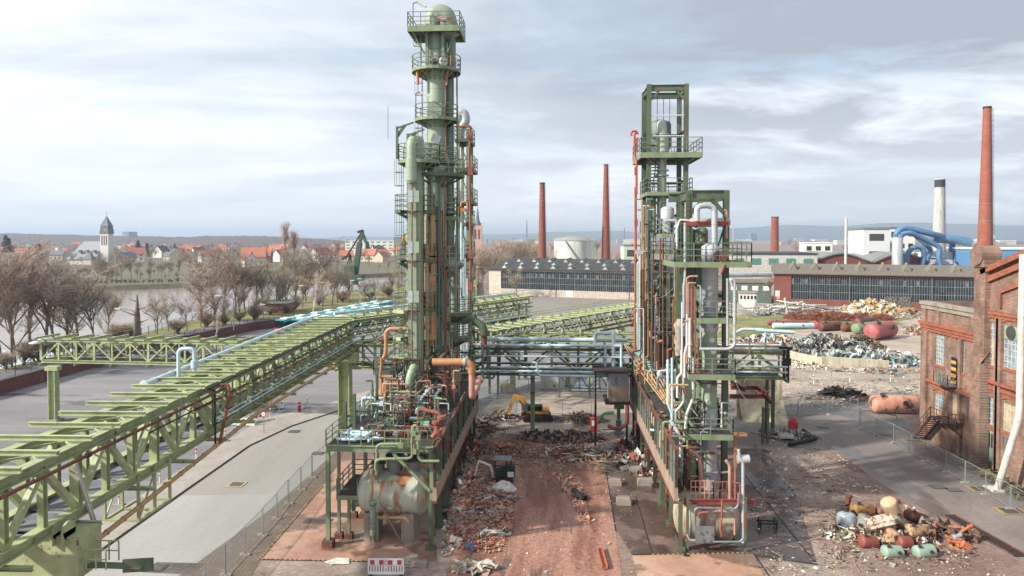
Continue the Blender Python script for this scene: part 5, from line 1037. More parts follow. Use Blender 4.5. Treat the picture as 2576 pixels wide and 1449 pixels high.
# ---- galleries
def gallery(label, X, side, y0, y1, zf, zt, panel):
    t = thing('gallery_wall', label, 'gallery', (X, y0, 0)); n = int((y1 - y0) / 1.25)
    mb = MB(); mb.bx((X - .14, y0, zf - .55), (X + .14, y1, zf + .45)); put('concrete_beam', mb, tan, t)
    mb = MB(); mb.beam((X, y0, zt), (X, y1, zt), .2, .16); mb.beam((X, y0, zf + 1.75), (X, y1, zf + 1.75), .1, .1); mb.beam((X, y0, zf - .65), (X, y1, zf - .65), .3, .19); put('top_rail', mb, rust, t)
    for i in range(n + 1): y = y0 + (y1 - y0) * i / n; mb = MB(); mb.beam((X, y, zf + .45), (X, y, zt - .08), .16, .18); put('mullion', mb, dgreen if i % 3 else drust, t)
    if panel:
        mb = MB()
        for i in range(n):
            if rnd.random() < panel: ya = y0 + (y1 - y0) * (i + .1) / n; yb = y0 + (y1 - y0) * (i + .9) / n; mb.bx((X - .03, ya, zf + .46), (X + .03, yb, zt - .3 - rnd.choice((0, 0, 1.2))))
        put('glazing', mb, paint('grimy_wired_glass', '6f7777', .35, rust=.2, rc='3d3a38'), t)
    for i in range(8):
        y = y0 + .15 + (y1 - y0 - .3) * i / 7; mb = MB(); mb.ib((X - side * .35, y, 0), (X - side * .35, y, zf - .56), .26, .26); mb.box((X - side * .35, y, .15), (.6, .6, .3)); put('leg', mb, dgreen if i < 3 else drust, t)
    return t
gL = gallery('left gallery wall of tan beam and rusty mullions without panes', -8.4, 1, 47.2, 74, 4.1, 7.25, .12)
gR = gallery('right gallery wall with grimy glazing strips above its tan beam', 8.55, -1, 48.2, 77, 4.1, 7.25, .7)
# ---- decks
def deck(label, x0, x1, y0, y1, z, holes=()):
    t = thing('process_deck', label, 'deck', ((x0 + x1) / 2, y0, 0)); mb = MB(); mb.bx((x0, y0 + .2, z - .12), (x1, y1, z - .06)); put('floor', mb, dark, t)
    return t
dL = deck('left process deck on green legs loaded with exchangers and pipework', -16.2, -8.7, 47.4, 74, 7.3)
x0, x1 = -16.2, -8.55
mb = MB(); mb.ib((x0, 47.35, 7.1), (x1, 47.35, 7.1), .25, .42)
for y in (52, 57, 62, 67, 72): mb.ib((x0, y, 7.02), (x1, y, 7.02), .2, .3)
for x in (x0, -12.6): mb.ib((x, 47.5, 7.05), (x, 74, 7.05), .2, .34)
put('floor_beams', mb, green, dL)
for x, y in ((x0 + .1, 47.4), (x0 + .1, 57), (x0 + .1, 66), (x1 - .1, 47.5), (-12.9, 48.6), (-12.9, 57), (-12.9, 66)):
    mb = MB(); mb.ib((x, y, .45 if x < -15 else 0), (x, y, 6.88), .28, .26); put('leg', mb, green, dL)
    if x < -15: mb = MB(); mb.box((x, y, .25), (.75, .75, .5)); put('leg_base', mb, rust, dL)
mb = MB(); mb.beam((-11.4, 47.35, 6.85), (x1 - .2, 47.35, 4.2), .16, .22); put('brace', mb, green, dL)
mb = MB(); railrun(mb, (x0, 47.3, 7.3), (x1 - .9, 47.3, 7.3), 1.15, 8, .06, (.5, 1)); railrun(mb, (x0, 47.3, 7.3), (x0, 60, 7.3), 1.15, 9, .06, (.33, .66, 1)); put('railing', mb, green, dL)
for (x, h) in ((-15.5, 2.6), (-14.8, 3.2)): mb = MB(); mb.ib((x, 49.5, 7.3), (x, 49.5, 7.3 + h), .22); mb.ib((x, 49.5, 7.3 + h * .6), (x + 1, 49.5, 7.3 + h * .6), .16); put('stub_post', mb, dgreen, dL)
# lower catwalk on four legs
tw = thing('catwalk', 'small green stair platform with mesh floor beside the big tank under the left deck', 'walkway', (-14.7, 49.5, 0)); xa, xb = xat(851, 49), xat(876, 49); zf_ = zat(1243, 48.8, 860)
for x in (xa, xb):
    for y in (48.8, 52.5): mb = MB(); mb.ib((x, y, .4), (x, y, zf_ if x == xb else 6.6), .2); put('leg', mb, green, tw); mb = MB(); mb.box((x, y, .2), (.55, .55, .4)); put('leg_base', mb, rust, tw)
rectplat(tw, xa - .1, xb + .7, 48.6, 53, zf_, green, h=1.2, sides='lrb')
# big tank, left
def bigtank(label, pxa, pxb, pya, pyb, Y, m, side=1):
    a = at(pxa, pya, Y); b = at(pxb, pyb, Y); R_ = (a.z - b.z) / 2 * .985; cz = (a.z + b.z) / 2; x0, x1 = a.x, b.x; yc = Y + R_ * .35; t = thing('storage_vessel', label, 'tank', ((x0 + x1) / 2, yc, 0)); mb = MB(); k = R_ * .5
    pr = [(.02, x0)]; 
    for i in range(1, 8): an = math.pi / 2 * i / 8; pr.append((R_ * math.sin(an), x0 + k * (1 - math.cos(an))))
    pr += [(R_, x0 + k + (x1 - x0 - 2 * k) * i / 10) for i in range(11)]
    for i in range(7, 0, -1): an = math.pi / 2 * i / 8; pr.append((R_ * math.sin(an), x1 - k * (1 - math.cos(an))))
    pr.append((.02, x1)); mb.lathe(pr, (0, yc, cz), 36, ax='x')
    for x in (x0 + k, (x0 + x1) / 2 + .4, x1 - k): mb.lathe([(R_, x), (R_ + .03, x + .01), (R_ + .03, x + .09), (R_, x + .1)], (0, yc, cz), 36, ax='x')
    put('shell', mb, m, t); return t, x0, x1, yc, cz, R_
mtank = paint('rust_streaked_tank', 'b0b5a0', .5, rust=.5, rc='a05a26', streak=True, rs=.8, var=.2, c2='8f8f74', sc=.8)
tt, x0, x1, yc, cz, R_ = bigtank('big rust streaked green tank lying on concrete saddles under the left deck', 897, 1081, 1184, 1300, 49, mtank)
for x, w_ in ((x0 + 1.1, .75), (x1 - 1.5, .9)): mb = MB(); mb.bx((x - w_ / 2, yc - R_ * .8, 0), (x + w_ / 2, yc + R_ * .8, cz - R_ * .75)); put('saddle', mb, conc, tt)
for x, r_, h in ((x0 + 1.5, .45, .7), (x0 + 2.7, .55, 1.3), (x0 + 4.1, .42, .9), (x0 + 3.4, .16, 1.2)): mb = MB(); mb.tube((x, yc, cz + R_ * .8), (x, yc, cz + R_ + h - .3), r_, n=16); mb.tube((x, yc, cz + R_ + h - .3), (x, yc, cz + R_ + h - .2), r_ * 1.25, n=16); put('nozzle', mb, steel, tt)
mb = MB(); mb.tube((x0 - .25, yc - .6, cz - .7), (x0 - .15, yc - .6, cz - .7), .62, n=20); mb.tube((x0 - .2, yc - .6, cz - .7), (x0 + .4, yc - .6, cz - .7), .3, n=12); put('flange', mb, green, tt)
mb = MB(); mb.bx((x0 + 2.6, yc - R_ - .02, cz - .7), (x0 + 2.9, yc - R_ + .05, cz - .6)); put('name_plate', mb, white, tt)
pipepx(tt, [(935, 1180), (935, 1240), (932, 1260)], .13, yellow, 47.2)
mb = MB(); mb.tube(at(938, 1265, 47), at(938, 1345, 47), .2, n=12)
for k in range(6): p = at(938, 1272 + k * 13, 47); mb.lathe([(.2, 0), (.25, .02), (.25, .06), (.2, .08)], p, 12)
flange(mb, at(938, 1263, 47), (0, 0, 1), .2, 0); put('level_column', mb, shell2, tt); pipepx(tt, [(950, 1302), (1020, 1302), (1028, 1315)], .12, yellow, 47.6)
mb = MB(); mb.tube(at(953, 1262, 46.8), at(1016, 1375, 47.6), .06, n=6); tag(put('leaning_pole', mb, steel), 'long thin pole leaning against the left tank', 'pole')
# exchangers on the left deck
def hexch(label, pxa, pxb, pya, pyb, Y, m, nm='heat_exchanger', heads=True, legz=None):
    a = at(pxa, pya, Y); b = at(pxb, pyb, Y); R_ = (a.z - b.z) / 2; cz = (a.z + b.z) / 2; x0, x1 = a.x, b.x; t = thing(nm, label, 'heat exchanger', ((x0 + x1) / 2, Y, b.z)); mb = MB(); pr = [(R_ * .6, x0), (R_ * .95, x0 + .1), (R_, x0 + .3), (R_, x1 - .3), (R_ * .95, x1 - .1), (R_ * .6, x1)]; mb.lathe(pr, (0, Y, cz), 24, ax='x'); put('shell', mb, m, t)
    if heads:
        for x in (x0 + .45, x1 - .5): mb = MB(); mb.lathe([(R_, x), (R_ * 1.18, x + .001), (R_ * 1.18, x + .12), (R_, x + .121)], (0, Y, cz), 24, ax='x'); put('flange', mb, drust, t)
    if legz is not None:
        for f_ in (.25, .75): mb = MB(); x = x0 + (x1 - x0) * f_; mb.bx((x - .15, Y - R_ * .7, legz), (x + .15, Y + R_ * .7, cz - R_ * .8)); put('saddle', mb, dgreen, t)
    return t
e1 = hexch('red brown horizontal exchanger at the front of the left deck', 942, 1068, 1075, 1101, 50.5, brown, legz=7.3)
mb = MB(); p = at(995, 1090, 49.8); mb.box(p, (.4, .1, .25)); put('name_plate', mb, white, e1)
e2 = hexch('grey green exchanger above and behind the red brown one', 952, 1052, 1034, 1048, 54, shell2, legz=7.3)
pipepx(e2, [(944, 1050), (948, 1036), (958, 1036)], .14, teal, 53.6)
pipepx(e1, [(1050, 1040), (1050, 1028), (1068, 1028), (1068, 1037)], .17, teal, 52, fl=0); pipepx(e1, [(1030, 1052), (1060, 1056), (1062, 1064), (1080, 1064)], .17, teal, 51.5); pipepx(e1, [(1062, 1078), (1062, 1068), (1080, 1070), (1080, 1082)], .16, teal, 51)
tr = thing('red_pipework', 'bright red pink pipework with valves at the right edge of the left deck', 'pipework', (-9.3, 49.5, 7.3))
pipepx(tr, [(1056, 1029), (1085, 1035), (1107, 1040), (1107, 1062), (1099, 1080), (1100, 1110), (1096, 1118), (1090, 1112)], .15, red, 49.5, bend=1.5); pipepx(tr, [(1088, 1100), (1098, 1088), (1100, 1070)], .2, red, 49); pipepx(tr, [(1117, 1075), (1105, 1088), (1095, 1105)], .1, pink, 49)
for (px, py) in ((1097, 1062), (1101, 1085), (1110, 1050)): mb = MB(); p = at(px, py, 49); mb.tube(p - Z * .1, p + Z * .1, .32, n=12); mb.beam(p, p + V((.4, -.2, .3)), .08); put('valve', mb, red, tr)
tgp = thing('green_pipework', 'sage green looping pipe run along the front edge of the left deck', 'pipework', (-12, 47, 7.3))
pipepx(tgp, [(948, 1195), (948, 1123), (958, 1117), (1005, 1117), (1028, 1125), (1060, 1127), (1090, 1124)], .11, green, 46.9, fl=2); pipepx(tgp, [(945, 1183), (945, 1160), (955, 1155), (1030, 1153), (1037, 1148), (1037, 1075), (1045, 1068), (1052, 1078), (1052, 1150), (1060, 1160), (1105, 1160)], .1, green, 46.7, fl=2)
for (px, py) in ((1009, 1120), (1042, 1135), (1040, 1090), (1052, 1100)): mb = MB(); p = at(px, py, 46.6); mb.box(p, (.35, .3, .35)); mb.tube(p, p + Z * .5, .05, n=6); put('valve', mb, green, tgp)
# clutter pipes (each a part of its deck)
def clutter(t, x0, x1, y0, y1, z0, z1, n, cols, seed, vert=.4, rmin=.05, rmax=.16):
    q = random.Random(seed)
    for i in range(n):
        x = q.uniform(x0, x1); y = q.uniform(y0, y1); z = q.uniform(z0, z1); r_ = q.uniform(rmin, rmax); m_ = q.choice(cols); k = q.random(); mb = MB()
        if k < vert: h = q.uniform(1, 3.2); pts = [(x, y, z0), (x, y, min(z0 + h, z1 + 1)), (x + q.uniform(-1.2, 1.2), y + q.uniform(-.5, .5), min(z0 + h, z1 + 1))]
        elif k < vert + .3: l = q.uniform(3, 10); pts = [(x, y, z), (x, min(y + l, y1 + 1), z), (x, min(y + l, y1 + 1), z - q.uniform(.5, 2))]
        else: l = q.uniform(1.2, 3.4) * q.choice((-1, 1)); pts = [(x, y, z), (min(max(x + l, x0 - .5), x1 + .5), y, z), (min(max(x + l, x0 - .5), x1 + .5), y, z - q.uniform(.3, 1.6))]
        mb.pipe(pts, r_, 7, bend=1.6); a, b = V(pts[0]), V(pts[1])
        for f_ in (.3, .7): c = a.lerp(b, f_); d = (b - a).normalized() if (b - a).length > .01 else Z; mb.tube(c - d * .06, c + d * .06, r_ * 1.6, n=8)
        if q.random() < .4: c = a.lerp(b, .5); mb.box(c, (.3, .3, .3)); mb.tube(c, c + V((0, -.1, .45)), .03, n=5); mb.tube(c + V((0, -.1, .45)), c + V((0, -.1, .5)), .17, n=8)
        put('pipe', mb, m_, t)
mixc = [teal, green, steel, yellow, red, pink, rust, dgreen, dgreen, rust, drust, blueish, steel]
clutter(dL, -15.4, -9.2, 52, 72, 7.4, 10.5, 56, mixc, 3, rmax=.12); clutter(dL, -14.5, -9.0, 51, 60, 7.4, 9.6, 40, mixc, 31, .35, .04, .1)
tu = thing('pipework', 'dense dark pipes and valves hanging under the left deck', 'pipework', (-12, 60, 0)); clutter(tu, -15, -8.9, 54, 73, .3, 6.2, 60, [rust, drust, drust, dgreen, red, steel, rust], 5, .6)
th = thing('orange_header', 'orange pipe loop with small valves at the left side of the left plant', 'pipework', (-15, 60, 0))
pipepx(th, [(1022, 827), (980, 827), (971, 835), (971, 890), (960, 908), (960, 1000)], .17, orange, 60, fl=5); pipepx(th, [(985, 908), (1010, 908)], .1, red, 59); pipepx(th, [(960, 900), (957, 945), (965, 948), (985, 948)], .12, orange, 59); pipepx(th, [(972, 960), (972, 1040)], .26, orange, 58); pipepx(th, [(960, 862), (950, 862), (950, 850), (962, 845)], .07, red, 59); pipepx(th, [(977, 950), (977, 1035)], .08, steel, 58)
rectplat(th, xat(942, 60), xat(1000, 60), 59.5, 62, zat(935, 60), dgreen, h=1.0)
for px in (948, 992): mb = MB(); p = at(px, 935, 60.5); mb.ib((p.x, 60.5, 7.3), (p.x, 60.5, p.z), .22); put('post', mb, dgreen, th)
t = thing('pipework', 'crowd of small pipes and valves round the column feet on the left deck', 'pipework', (-12, 62, 7.3)); clutter(t, -14.5, -8.8, 56, 74, 7.4, 12.5, 90, [rust, drust, steel, dgreen, green, red, yellow, drust, pink], 41, .55, .04, .11)
t = thing('pipework', 'small pipes and fittings behind the railing at the front of the left deck', 'pipework', (-12, 50, 7.3)); clutter(t, -12.5, -8.9, 48.5, 53, 7.4, 8.8, 40, [drust, steel, dgreen, green, rust, red], 43, .3, .03, .08)
# pipes heap on the left deck
q = random.Random(11)
for i in range(24):
    px, py = q.uniform(868, 948), q.uniform(1098, 1128); yy = 47.9 + (1130 - py) / 12; p = at(px, py + 3, yy); p.z = 7.42 + q.uniform(0, .35); a = q.uniform(-.5, .5) if q.random() < .8 else q.uniform(1, 2); l = q.uniform(.6, 1.7); d = V((math.cos(a), math.sin(a), q.uniform(-.08, .08))) * l / 2; mb = MB(); r_ = q.uniform(.07, .17); mb.tube(p - d, p + d, r_, n=9); mb.tube(p - d * 1.002, p - d * .99, r_ * .7, n=9, m=1)
    tag(put('scrap_pipe', mb, [blueish, black]), 'cut pale blue pipe piece lying in the heap on the left deck', 'scrap pipe', 'cut pale blue pipes on the left deck')
# ---- RIGHT PLANT: tall frame
tr_ = thing('steel_frame_tower', 'tall dark green open steel frame with hopper and railed platforms', 'steel tower', (10.7, 68, 0)); X0, X1, Y0, Y1 = 8.95, 12.45, 66, 69.6; ZT = zat(212, 66, 1670)
for x in (X0, X1):
    for y in (Y0, Y1): mb = MB(); mb.ib((x, y, 0), (x, y, ZT), .42, .42); put('post', mb, dgreen, tr_)
mb = MB()
for zt_ in (ZT - .35,):
    for a, b in (((X0, Y0), (X1, Y0)), ((X1, Y0), (X1, Y1)), ((X1, Y1), (X0, Y1)), ((X0, Y1), (X0, Y0))): mb.ib((*a, zt_), (*b, zt_), .3, .6)
    for x, s_ in ((X0 + .2, 1), (X1 - .2, -1)): mb.beam((x, Y0, zt_ - 1.1), (x + s_ * .8, Y0, zt_ - .2), .2, .2)
put('top_beams', mb, dgreen, tr_)
PL = [(383, 8.1, 13.75, 65.0, 71.6, 1.4), (482, 8.7, 12.9, 65.2, 70.2, 1.3), (585, 8.7, 11.6, 65.2, 70.2, 1.2), (629, 8.5, 11.4, 65.0, 68, 1.2), (691, 8.6, 11.9, 65.0, 68, 1.3), (762, 8.6, 11.6, 65.2, 68, 1.2), (833, 8.7, 12.4, 64.8, 69, 1.2)]
for (y_, a, b, c_, d_, h) in PL: rectplat(tr_, a, b, c_, d_, zat(y_, 65, 1670), green, h=h, th=.5 if y_ < 400 else .35, brace=.9 if y_ < 500 else 0)
for y_ in (330, 455, 540, 660, 730, 800, 880):
    z = zat(y_, 66); mb = MB(); mb.ib((X0, Y0, z), (X0, Y1, z), .2, .25); mb.ib((X1, Y0, z), (X1, Y1, z), .2, .25); mb.ib((X0, Y1, z), (X1, Y1, z), .2, .25); put('cross_beam', mb, dgreen, tr_)
for y_ in (294, 345): mb = MB(); z = zat(y_, 66); mb.tube((X0, Y0 - .1, z), (X1, Y0 - .1, z), .06, n=6); put('bar', mb, white, tr_)
for dx in (1.0, 1.6, 2.2): mb = MB(); mb.tube((X0 + dx, 67.5, ZT - .6), (X0 + dx, 67.5, zat(330, 67.5)), .03, n=5); put('cable', mb, drust, tr_)
xv = xat(1658, 68.2); mb = MB(); zt_ = zat(309, 68); mb.lathe([(.3, zat(405, 68)), (1.12, zat(372, 68)), (1.12, zt_ - .25), (.95, zt_), (.3, zt_ + .2)], (xv, 68.2, 0), 16); put('hopper', mb, paint('slate_green_vessel', '60706a', .5, rust=.12, streak=True, seam=1.4), tr_)
xc = xat(1664, 66.8); mb = MB(); mb.pipe([(xc - .1, 68.1, zat(330, 68)), (xc, 68.0, zat(314, 66.8)), (xc, 66.9, zat(314, 66.8)), (xc, 66.8, zat(345, 66.8))], .45, 14, bend=1.2); mb.tube((xc, 66.8, zat(330, 66.8)), (xc, 66.8, zat(590, 66.8)), .45, n=16); mb.tube((xc, 66.8, zat(395, 66.8)), (xc, 66.8, zat(342, 66.8)), .62, n=16)
for y_ in (342, 372, 385, 432, 445): mb.tube((xc, 66.8, zat(y_, 66.8)), (xc, 66.8, zat(y_ - 3, 66.8)), .68, n=16)
put('vapour_pipe', mb, paint('pale_cladding', 'a9b3a0', .4, .2, rust=.12, streak=True), tr_)
mb = MB(); x = xat(1642, 67); mb.tube((x, 67, zat(500, 67)), (x, 67, zat(585, 67)), .3, n=12); put('side_pipe', mb, shell, tr_)
mb = MB(); z = zat(330, 66); 
for q_ in (((1588, 342), (1588, 330), (1603, 330)), ((1596, 390), (1596, 335), (1606, 335)), ((1601, 380), (1601, 348), (1606, 348))): mb.pipe([at(a, b, 70) for a, b in q_], .11, 8)
mb.pipe([at(1597, 385, 69), at(1597, 400, 69), at(1601, 405, 66), at(1601, 470, 66), at(1599, 480, 66), at(1598, 885, 66)], .12, 8)
for y_ in (430, 480, 560, 700): mb.box(at(1600, y_, 66), (.3, .3, .7))
mb.tube(at(1634, 343, 66.5), at(1660, 343, 66.5), .13); mb.tube(at(1634, 366, 66.5), at(1656, 366, 66.5), .1); put('red_riser', mb, paint('orange_red_paint', 'b4452c', .45, rust=.15), tr_)
mb = MB()
for i in range(11): f_ = i / 11; mb.box((xat(1640 + 12 * (1 - f_), 66.4), 66.4, zat(390 + 90 * f_, 66.4)), (.7, .5, .07))
mb.beam(at(1653, 388, 66.3), at(1641, 480, 66.3), .08, .2); put('stairs', mb, dgreen, tr_)
xcol = xat(1676, 66.6); mb = MB(); mb.lathe([(.1, zat(690, 66.6)), (.75, zat(695, 66.6)), (.75, zat(905, 66.6)), (.4, zat(915, 66.6))], (xcol, 67, 0), 20); put('vessel', mb, green, tr_)
pipepx(tr_, [(1676, 700, 66), (1676, 672, 66), (1650, 672, 67)], .36, shell2, 66, n=12, bend=1.6); pipepx(tr_, [(1638, 905), (1638, 728), (1668, 720), (1680, 745)], .38, green, 65.2, n=12, bend=1.8)
pipepx(tr_, [(1605, 870), (1605, 662), (1612, 657)], .15, teal, 65, fl=6); pipepx(tr_, [(1611, 900), (1611, 640)], .17, galv, 64.6, fl=9); mb = MB(); mb.box(at(1612, 634, 64.6), (1.0, .4, .4)); mb.box(at(1611, 785, 64.6), (.5, .4, .7)); put('cable_box', mb, galv, tr_)
pipepx(tr_, [(1622, 900), (1622, 662), (1632, 662)], .14, orange, 64.8, fl=4); pipepx(tr_, [(1636, 900), (1636, 815), (1628, 805)], .14, orange, 64.6, fl=3); pipepx(tr_, [(1640, 745), (1650, 745), (1650, 790)], .11, pink, 64.5); pipepx(tr_, [(1637, 832), (1637, 850), (1655, 850), (1655, 930)], .16, pink, 64.2, fl=4); pipepx(tr_, [(1680, 930), (1680, 880), (1690, 878)], .1, red, 64)
pipepx(tr_, [(1617, 900), (1617, 810)], .16, teal, 64.4); pipepx(tr_, [(1650, 905), (1650, 860), (1665, 858)], .15, orange, 64)
clutter(tr_, 8.9, 13.0, 64.3, 69, 7.5, 17, 50, [orange, dgreen, dgreen, steel, rust, drust, steel, white], 21, .5, .04, .11)
clutter(ts, xa - .4, xb + .4, 72, 76, 9, 24, 60, [drust, dgreen, rust, green, steel, red, dgreen], 22, .5, .04, .1)
# ---- right front frame
tq = thing('steel_portal_frame', 'shorter dark green steel portal frame with railed platforms in front at right', 'steel tower', (12.4, 56, 0)); zT = zat(479, 56, 1780); xa, xb, ya, yb = xat(1733, 56), xat(1826, 56), 56, 60
for x in (xa, xb):
    for y in (ya, yb): mb = MB(); mb.ib((x, y, 0), (x, y, zT), .45, .45); put('post', mb, dgreen, tq)
mb = MB()
for a, b in (((xa, ya), (xb, ya)), ((xb, ya), (xb, yb)), ((xb, yb), (xa - 1.0, yb)), ((xa, yb), (xa, ya))): mb.ib((*a, zT - .35), (*b, zT - .35), .35, .75)
for x, s_ in ((xa + .2, 1), (xb - .2, -1)): mb.beam((x, ya, zT - 1.8), (x + s_ * 1.1, ya, zT - .5), .22, .3)
put('top_beams', mb, dgreen, tq)
for (y_, pa, pb, ya_, yb_, h) in ((659, 1698, 1891, 53.0, 58.5, 1.45), (800, 1756, 1853, 53, 57, 1.3), (942, 1736, 1852, 52.5, 57, 1.2), (1093, 1734, 1848, 52, 56.5, 1.2)): rectplat(tq, xat(pa, ya_), xat(pb, ya_), ya_, yb_, zat(y_, ya_, 1790), green, h=h, th=.42)
rectplat(tq, xat(1690, 57), xat(1725, 57), 57, 60, zat(587, 57, 1700), green, h=1.3, th=.35)
for y_ in (560, 740, 870, 1010): mb = MB(); z = zat(y_, 58); mb.ib((xa, ya, z), (xa, yb, z), .2, .25); mb.ib((xb, ya, z), (xb, yb, z), .2, .25); mb.beam((xb, ya, z), (xb, yb, z - 3), .12); put('cross_beam', mb, dgreen, tq)
mb = MB(); z = zat(562, 55); mb.beam(at(1720, 562, 54.8), at(1835, 562, 54.8), .16, .3); put('red_beam', mb, paint('red_beam_paint', '8f3a2a', .6, rust=.3), tq)
for a, b in (((1697, 590), (1722, 650)), ((1712, 590), (1740, 640))): mb = MB(); mb.beam(at(*a, 56.5), at(*b, 56.5), .16, .2); put('brace', mb, dgreen, tq)
ladder(tq, xa - .5, 55.6, zat(690, 56), zat(480, 56), cage=False, m=dgreen)
clutter(tq, 10.8, 14, 53.5, 58, 6.5, 18, 30, [drust, dgreen, rust, steel, white, drust], 23, .6, .03, .08)
# silver column
tv = thing('silver_column', 'silver clad column with open manhole and grey inverted U pipe on top', 'column', (12.5, 54, 0)); c = V((xat(1791, 54), 54.6, 0)); r = 20 * 54.6 / F
Zs = [zat(p, 54.6, 1791) for p in (629, 652, 830, 1026, 1232)]
mb = MB(); mb.lathe([(r, Zs[2]), (r, Zs[1]), (r * 1.06, Zs[1] + .01), (r * 1.06, Zs[0] + .3), (r * .5, Zs[0] + .5)], c, 28); put('upper_shell', mb, galv, tv)
mb = MB(); mb.lathe([(r * .93, Zs[3]), (r * .93, Zs[2] - .003)], c, 28); put('middle_shell', mb, shell, tv); mb = MB(); mb.lathe([(r, 0.2), (r, Zs[3] - .005)], c, 28); mb.lathe([(r * 1.05, Zs[3] - .9), (r * 1.05, Zs[3] + .02)], c, 28); mb.lathe([(r * 1.05, Zs[2] - .1), (r * 1.05, Zs[2] + 1.2)], c, 28); put('lower_shell', mb, galv, tv)
mb = MB()
for px, py in ((1782, 764), (1781, 812), (1790, 855), (1794, 885), (1784, 970), (1782, 1012), (1789, 935)): p = at(px, py, c.y - r); mb.tube(p + V((0, .12, 0)), p + V((0, -.07, 0)), .2, n=12)
put('round_patch', mb, paint('pale_patch', 'c6ccc8', .5), tv)
mb = MB(); p = at(1801, 642, c.y - r * .9); mb.tube(p, p + V((.1, -.35, 0)), .42, n=16); mb.tube(p + V((.1, -.36, 0)), p + V((.11, -.37, 0)), .33, n=16, m=1); mb.tube(p + V((.35, -.5, -.2)), p + V((.4, -.7, -.2)), .3, n=12, m=2); put('manhole', mb, [steel, brown, red], tv)
pipepx(tv, [(1753, 556), (1753, 520), (1775, 516), (1796, 520), (1797, 545), (1797, 640)], .23, galv, 54.4, n=14, bend=3.0, name='inverted_u_pipe')
ex = hexch('pale pink grey horizontal exchanger held in the front steel frame', 1735, 1836, 548, 571, 55.4, paint('pale_pink_grey', 'a99a96', .5, rust=.15)); pipepx(ex, [(1828, 600), (1828, 530), (1822, 528)], .08, pink, 54.8); pipepx(ex, [(1735, 555), (1710, 553), (1703, 575), (1703, 625)], .08, white, 54.8, fl=1.5)
tg, c, r, z0, z1 = column('rust topped dark green column standing left of the silver one', 1765, 27, 578, 1195, 58, paint('deep_green_shell', '60755a', .5, rust=.2, streak=True, seam=1.6), cat='column', dome=True); mb = MB(); mb.lathe([(r * 1.15, z1 - 1.3), (r * 1.15, z1)], c, 20); flange(mb, (c.x, c.y - r, z1 - 1.9), (0, 1, 0), .25); put('rusty_collar', mb, paint('rusty_collar_paint', '7d8a70', .6, rust=.5), tg)
column('short dark green vessel half hidden left of the rust topped column', 1742, 18, 580, 900, 58.6, green, dome=True)
tp2 = column('green upright vessel at the foot of the right plant', 1744, 22, 1120, 1205, 55, green)[0]
tvs = thing('small_vessel', 'small upright silver green vessel on a bracket platform between the frames', 'tank', (xat(1682, 57), 57.5, 20)); c = V((xat(1681, 57), 57.5, 0)); mb = MB(); mb.lathe([(.5, zat(583, 57)), (.55, zat(565, 57)), (.55, zat(525, 57)), (.3, zat(520, 57))], c, 18); put('shell', mb, galv, tvs); rectplat(tvs, xat(1665, 56.4), xat(1722, 56.4), 56.5, 59, zat(588, 56.5, 1690), green, h=1.2); pipepx(tvs, [(1676, 555), (1700, 555), (1703, 560), (1703, 610)], .14, galv, 56.2)
# pipes of the right front
tw_ = thing('white_pipework', 'bundle of white grey and pink vertical pipes left of the silver column', 'pipework', (10.5, 53, 0))
for pts, r_, m_, fl in (([(1723, 560), (1723, 700), (1720, 720), (1720, 800)], .14, galv, 7), ([(1716, 760), (1716, 900), (1712, 925)], .1, blueish, 5), ([(1727, 915), (1727, 700), (1736, 695), (1755, 695)], .11, pink, 4), ([(1731, 900), (1731, 712), (1750, 712)], .1, pink, 4), ([(1740, 880), (1740, 722), (1736, 720)], .1, red, 3), ([(1749, 905), (1749, 722), (1740, 716)], .09, red, 3), ([(1762, 880), (1762, 720), (1755, 718)], .08, galv, 4), ([(1722, 950), (1722, 890), (1728, 870), (1728, 790)], .14, white, 3), ([(1735, 930), (1735, 800)], .18, white, 2.5),
                        ([(1704, 1000), (1704, 950), (1715, 938), (1715, 880)], .14, white, 2), ([(1744, 900), (1744, 1000), (1728, 1040), (1724, 1078)], .15, white, 3), ([(1700, 1070), (1700, 1035), (1712, 1022), (1720, 1010), (1720, 930)], .16, galv, 4), ([(1691, 1060), (1691, 900)], .15, blueish, 4), ([(1690, 1050), (1690, 1040), (1680, 1015), (1680, 905)], .16, blueish, 4), ([(1755, 945), (1755, 905), (1762, 900)], .1, red, 3), ([(1722, 1085), (1722, 1110), (1708, 1118)], .16, galv, 3), ([(1753, 935), (1757, 930), (1757, 850)], .12, brown, 2)):
    pipepx(tw_, pts, r_ * .72, m_, 53.2 if pts[0][0] > 1702 else 54.5, fl=fl, bend=.9)
for (px, py) in ((1740, 760), (1742, 790), (1738, 830), (1736, 738), (1722, 830), (1740, 850)): mb = MB(); p = at(px, py, 53.5); mb.lathe([(.1, -.5), (.26, -.35), (.22, .1), (.27, .3), (.1, .5)], p, 10); put('lagged_valve', mb, paint('grimy_lagging', 'b5aca0', .9, rust=.3, rc='4a4038', sc=4), tw_)
mb = MB(); q_ = at(1710, 820, 54); mb.lathe([(.35, zat(890, 54)), (.35, zat(830, 54)), (.5, zat(815, 54)), (.2, zat(800, 54))], (q_.x, 54, 0), 14); put('lagged_vessel', mb, paint('brown_white_lagging', '9d9184', .8, rust=.4), tw_)
pipepx(tw_, [(1842, 720), (1837, 700), (1848, 705), (1848, 868), (1835, 878), (1760, 878)], .12, galv, 52.6, fl=6); pipepx(tw_, [(1830, 700), (1830, 870)], .1, galv, 53); pipepx(tw_, [(1812, 690), (1822, 665)], .14, red, 53)
clutter(tw_, 9.0, 11.6, 50, 60, 4.5, 12, 60, [pink, white, galv, rust, yellow, green, steel, red, blueish], 33, .55, .04, .12)
